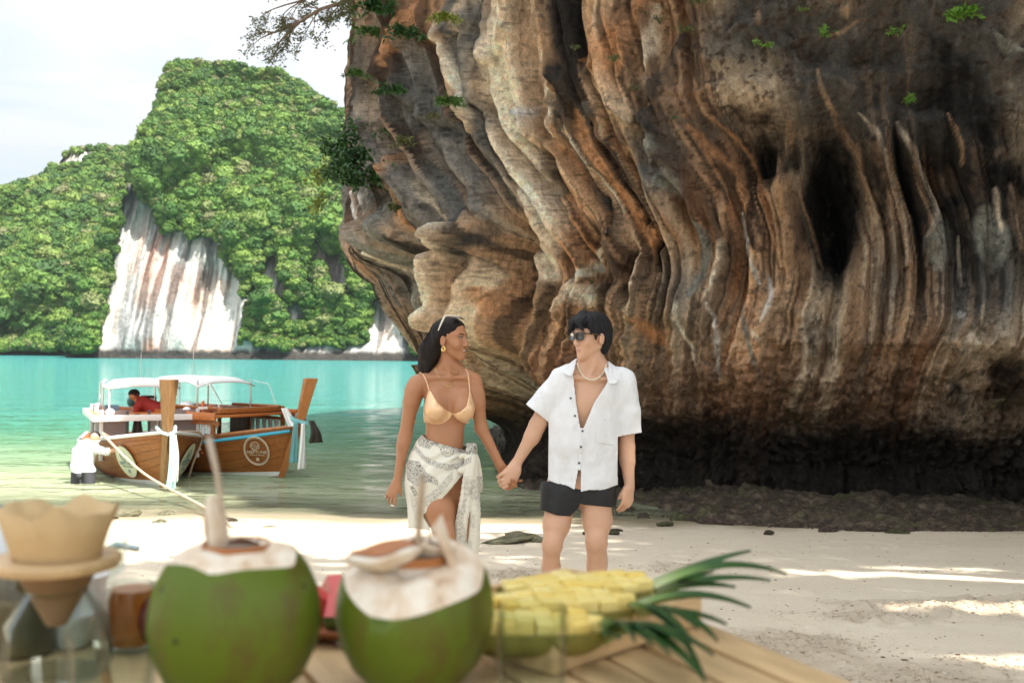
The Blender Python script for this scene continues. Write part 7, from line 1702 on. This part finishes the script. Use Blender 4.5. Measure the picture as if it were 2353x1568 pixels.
# overhanging tree at the top left
def branchy(root,pts0,r0,seed,depth,mb,V,F,leaf,spread,droop=0,lw=.0):
    r=random.Random(seed)
    def rec(p,d,ln,rad,k):
        q=[p]; n=5
        for i in range(n):
            d=(d+Vector((r.uniform(-.3,.3),r.uniform(-.3,.3),r.uniform(-.28,.2)-droop))*.55).normalized(); p=p+d*ln/n; q.append(p)
        mb.tube([tuple(a) for a in q],[rad*(1-.5*i/n) for i in range(n+1)],4 if rad<.01 else 6)
        if k<=1:
            for _ in range(leaf):
                b=q[r.randint(1,n)]+Vector((r.gauss(0,.05),r.gauss(0,.05),r.gauss(0,.04))); add_leaf(V,F,b,(r.uniform(-1,1),r.uniform(-1,1),r.uniform(-.9,.4)),r.uniform(.05,.09),.015+lw,r)
        if k>0:
            for _ in range(3 if k>1 else 3):
                i=r.randint(2,n); nd=(d+Vector((r.uniform(-1,1),r.uniform(-.8,.8),r.uniform(-.7,.6)))*spread).normalized(); rec(q[i],nd,ln*r.uniform(.5,.75),rad*.5,k-1)
    for i in range(len(pts0)-1): pass
    mb.tube([tuple(a) for a in pts0],[r0*(1-.6*i/(len(pts0)-1)) for i in range(len(pts0))],8)
    for i in range(1,len(pts0)):
        d=(pts0[i]-pts0[i-1]).normalized(); rec(pts0[i],d,.55,r0*.4,depth)
        if i<len(pts0)-1: rec(pts0[i],(d+Vector((0,0,-.5))).normalized(),.45,r0*.3,depth); rec(pts0[i],(d+Vector((0,0,.6))).normalized(),.4,r0*.3,depth-1)
def tree(label,pp,r0,seed,depth,leafn,mat,spread=.7,droop=0,lw=0):
    p0=[P(a,b,c) for a,b,c in pp]; t=thing('cliff_tree',label,'tree',tuple(p0[0]),0); mb=MB(); V=[];F=[]
    branchy(t,p0,r0,seed,depth,mb,V,F,leafn,spread,droop,lw); par(mb.build('branches',BARK,None,merge=False),t); o=par(py_mesh('foliage',V,F,mat.m,None),t); o['kind']='stuff'; return t
tree('bare limbed tree leaning out over the water from the cliff top',[(990,70,17.6),(900,40,17.8),(850,0,18.2),(790,5,18.8),(735,22,19),(690,50,19.1),(655,66,19.2)],.055,11,3,5,LEAF_O,.65,.02)
tree('twiggy limb of foliage at the top edge left of the cliff',[(960,-30,17.8),(860,-20,18.4),(760,-18,19),(700,0,19.2),(655,12,19.3)],.04,12,3,4,LEAF_O,.6,.05)
tree('dark leafy tree crown at the top of the left wall',[(960,60,17.6),(930,-10,17.4),(900,-40,17.4)],.05,14,3,16,LEAF_D,.8,.03,.01)
tree('small dark green tree growing from the left wall of the cliff',[(893,520,17.6),(891,460,17.5),(888,425,17.4),(880,395,17.4),(868,365,17.5)],.035,15,2,26,LEAF_D,.95,.0,.02)
tree('second stem of small dark tree with wide leaf layers',[(893,470,17.6),(870,430,17.4),(845,410,17.4),(832,395,17.5)],.022,18,2,26,LEAF_D,.95,.02,.02)
tree('yellow green bush hanging from the left skyline of the cliff',[(800,400,18.9),(790,392,19),(778,405,19.1)],.018,16,2,14,LEAF_Y,.7,.10,.008)
# unseen trees behind and right of the camera, added to shade and dapple the beach
_tm=[]
for v in range(3):
    r=random.Random(40+v); V=[];F=[]
    for _ in range(3800):
        q=Vector((r.gauss(0,1),r.gauss(0,1),r.gauss(0,1))).normalized()*r.random()**.4; add_leaf(V,F,(q.x*4.2,q.y*4.2,q.z*1.7),(r.uniform(-1,1),r.uniform(-1,1),r.uniform(-.6,.3)),r.uniform(.35,.6),.15,r)
    me=bpy.data.meshes.new('foliage'); me.from_pydata([tuple(q) for q in V],[],F); me.materials.append(LEAF_M.m); _tm.append(me)
FLECKS=[(sand_pt(2230,1330).x,sand_pt(2230,1330).y,1.35,.07,-.28),(sand_pt(2260,1312).x,sand_pt(2260,1312).y,1.0,.05,-.12),(sand_pt(2330,1395).x,sand_pt(2330,1395).y,.8,.10,-.1),(sand_pt(2330,1500).x,sand_pt(2330,1500).y,.5,.10,0)]
TREES=[(2.6,-3.0,'unseen shade tree with the crown nearest above the table'),(3.5,-8,'unseen shade tree farthest back on the left of the grove'),(7.5,-7,'unseen shade tree in the back row of the grove'),(12,-6.5,'unseen shade tree in the back row, right of the middle'),(16.5,-5,'unseen shade tree at the right end of the back row'),(6,-2.0,'unseen shade tree in the front row of the grove'),(10.2,-2.3,'unseen shade tree in the middle of the grove'),(14.6,-1,'unseen shade tree in the front row on the right'),(11,2.6,'unseen shade tree closest to the cliff, over the right of the beach'),(15.5,3.5,'unseen shade tree beside the cliff at the far right'),(12.3,6.6,'unseen shade tree leaning close under the cliff brow')]
for k,(x,y,lab) in enumerate(TREES):
    g=float(gz(0,y)) if y>-4 else 2.0; z=15.5+.5*(k%3); t=thing('shade_tree',lab,'tree',(x+1.2*(k%2),y-1.0,g),0,'unseen trees placed to shade the beach')
    MB().tube([(0,0,-.4),(.1,.1,3),(-.15,.3,8),(-.6*(k%2),1.0,z-g-.5)],[.26,.22,.17,.10],8).build('trunk',BARK,t)
    for a in range(4): MB().tube([(-.5*(k%2),.8,z-g-2.2),(-.5*(k%2)+1.2*math.cos(a*1.6+k),.8+1.2*math.sin(a*1.6+k),z-g-1.2),(-.5*(k%2)+2.6*math.cos(a*1.6+k),.8+2.6*math.sin(a*1.6+k),z-g-.2)],[.09,.06,.03],6).build('limb',BARK,t)
    me=_tm[k%3]
    if k in (6,7,8,9,5):
        # leaves cut out so that narrow flecks of sun fall on set spots
        n=len(me.vertices); co=np.empty(n*3); me.vertices.foreach_get('co',co); co=co.reshape(-1,5,3); a=k*1.1
        w=co.mean(1); wx_=w[:,0]*math.cos(a)-w[:,1]*math.sin(a)+x; wy_=w[:,0]*math.sin(a)+w[:,1]*math.cos(a)+y; wz=w[:,2]+z
        hgt_=wz-.75; gx_=wx_-hgt_*SUN.x/SUN.z; gy_=wy_-hgt_*SUN.y/SUN.z
        keep=np.ones(len(w),bool)
        for (cx_,cy_,rx_,ry_,sl_) in FLECKS: keep&=~((((gx_-cx_)/(rx_+.15))**2+((gy_-cy_-sl_*(gx_-cx_))/(ry_+.17))**2)<1)
        co=co[keep].reshape(-1,3); b=np.arange(len(co)//5)[:,None,None]*5; F=(b+np.array([[0,1,4],[1,2,4],[2,3,4],[3,0,4]])).reshape(-1,3)
        o=np_mesh('foliage',co,F,LEAF_M.m,None,False)
    else: o=bpy.data.objects.new('foliage',me); COL.objects.link(o)
    o.parent=t; o.location=(-1.2*(k%2),1.0,z-g); o.rotation_euler=(0,0,k*1.1); o['kind']='stuff'

# ================================================================ THE AIR OVER THE BAY
hm=bpy.data.materials.new('thin_sea_air'); hm.use_nodes=True; t_=hm.node_tree; t_.nodes.clear(); ov=t_.nodes.new('ShaderNodeOutputMaterial'); pv=t_.nodes.new('ShaderNodeVolumePrincipled')
pv.inputs['Color'].default_value=(.86,.93,1,1); pv.inputs['Density'].default_value=.00009; pv.inputs['Anisotropy'].default_value=.2; t_.links.new(pv.outputs[0],ov.inputs['Volume'])
hz_=MB().box((0,2700,59.5),(12400,6800,128.0)).build('haze',hm,None,smooth=False); props(hz_,kind='stuff',label='thin pale sea haze over the bay')
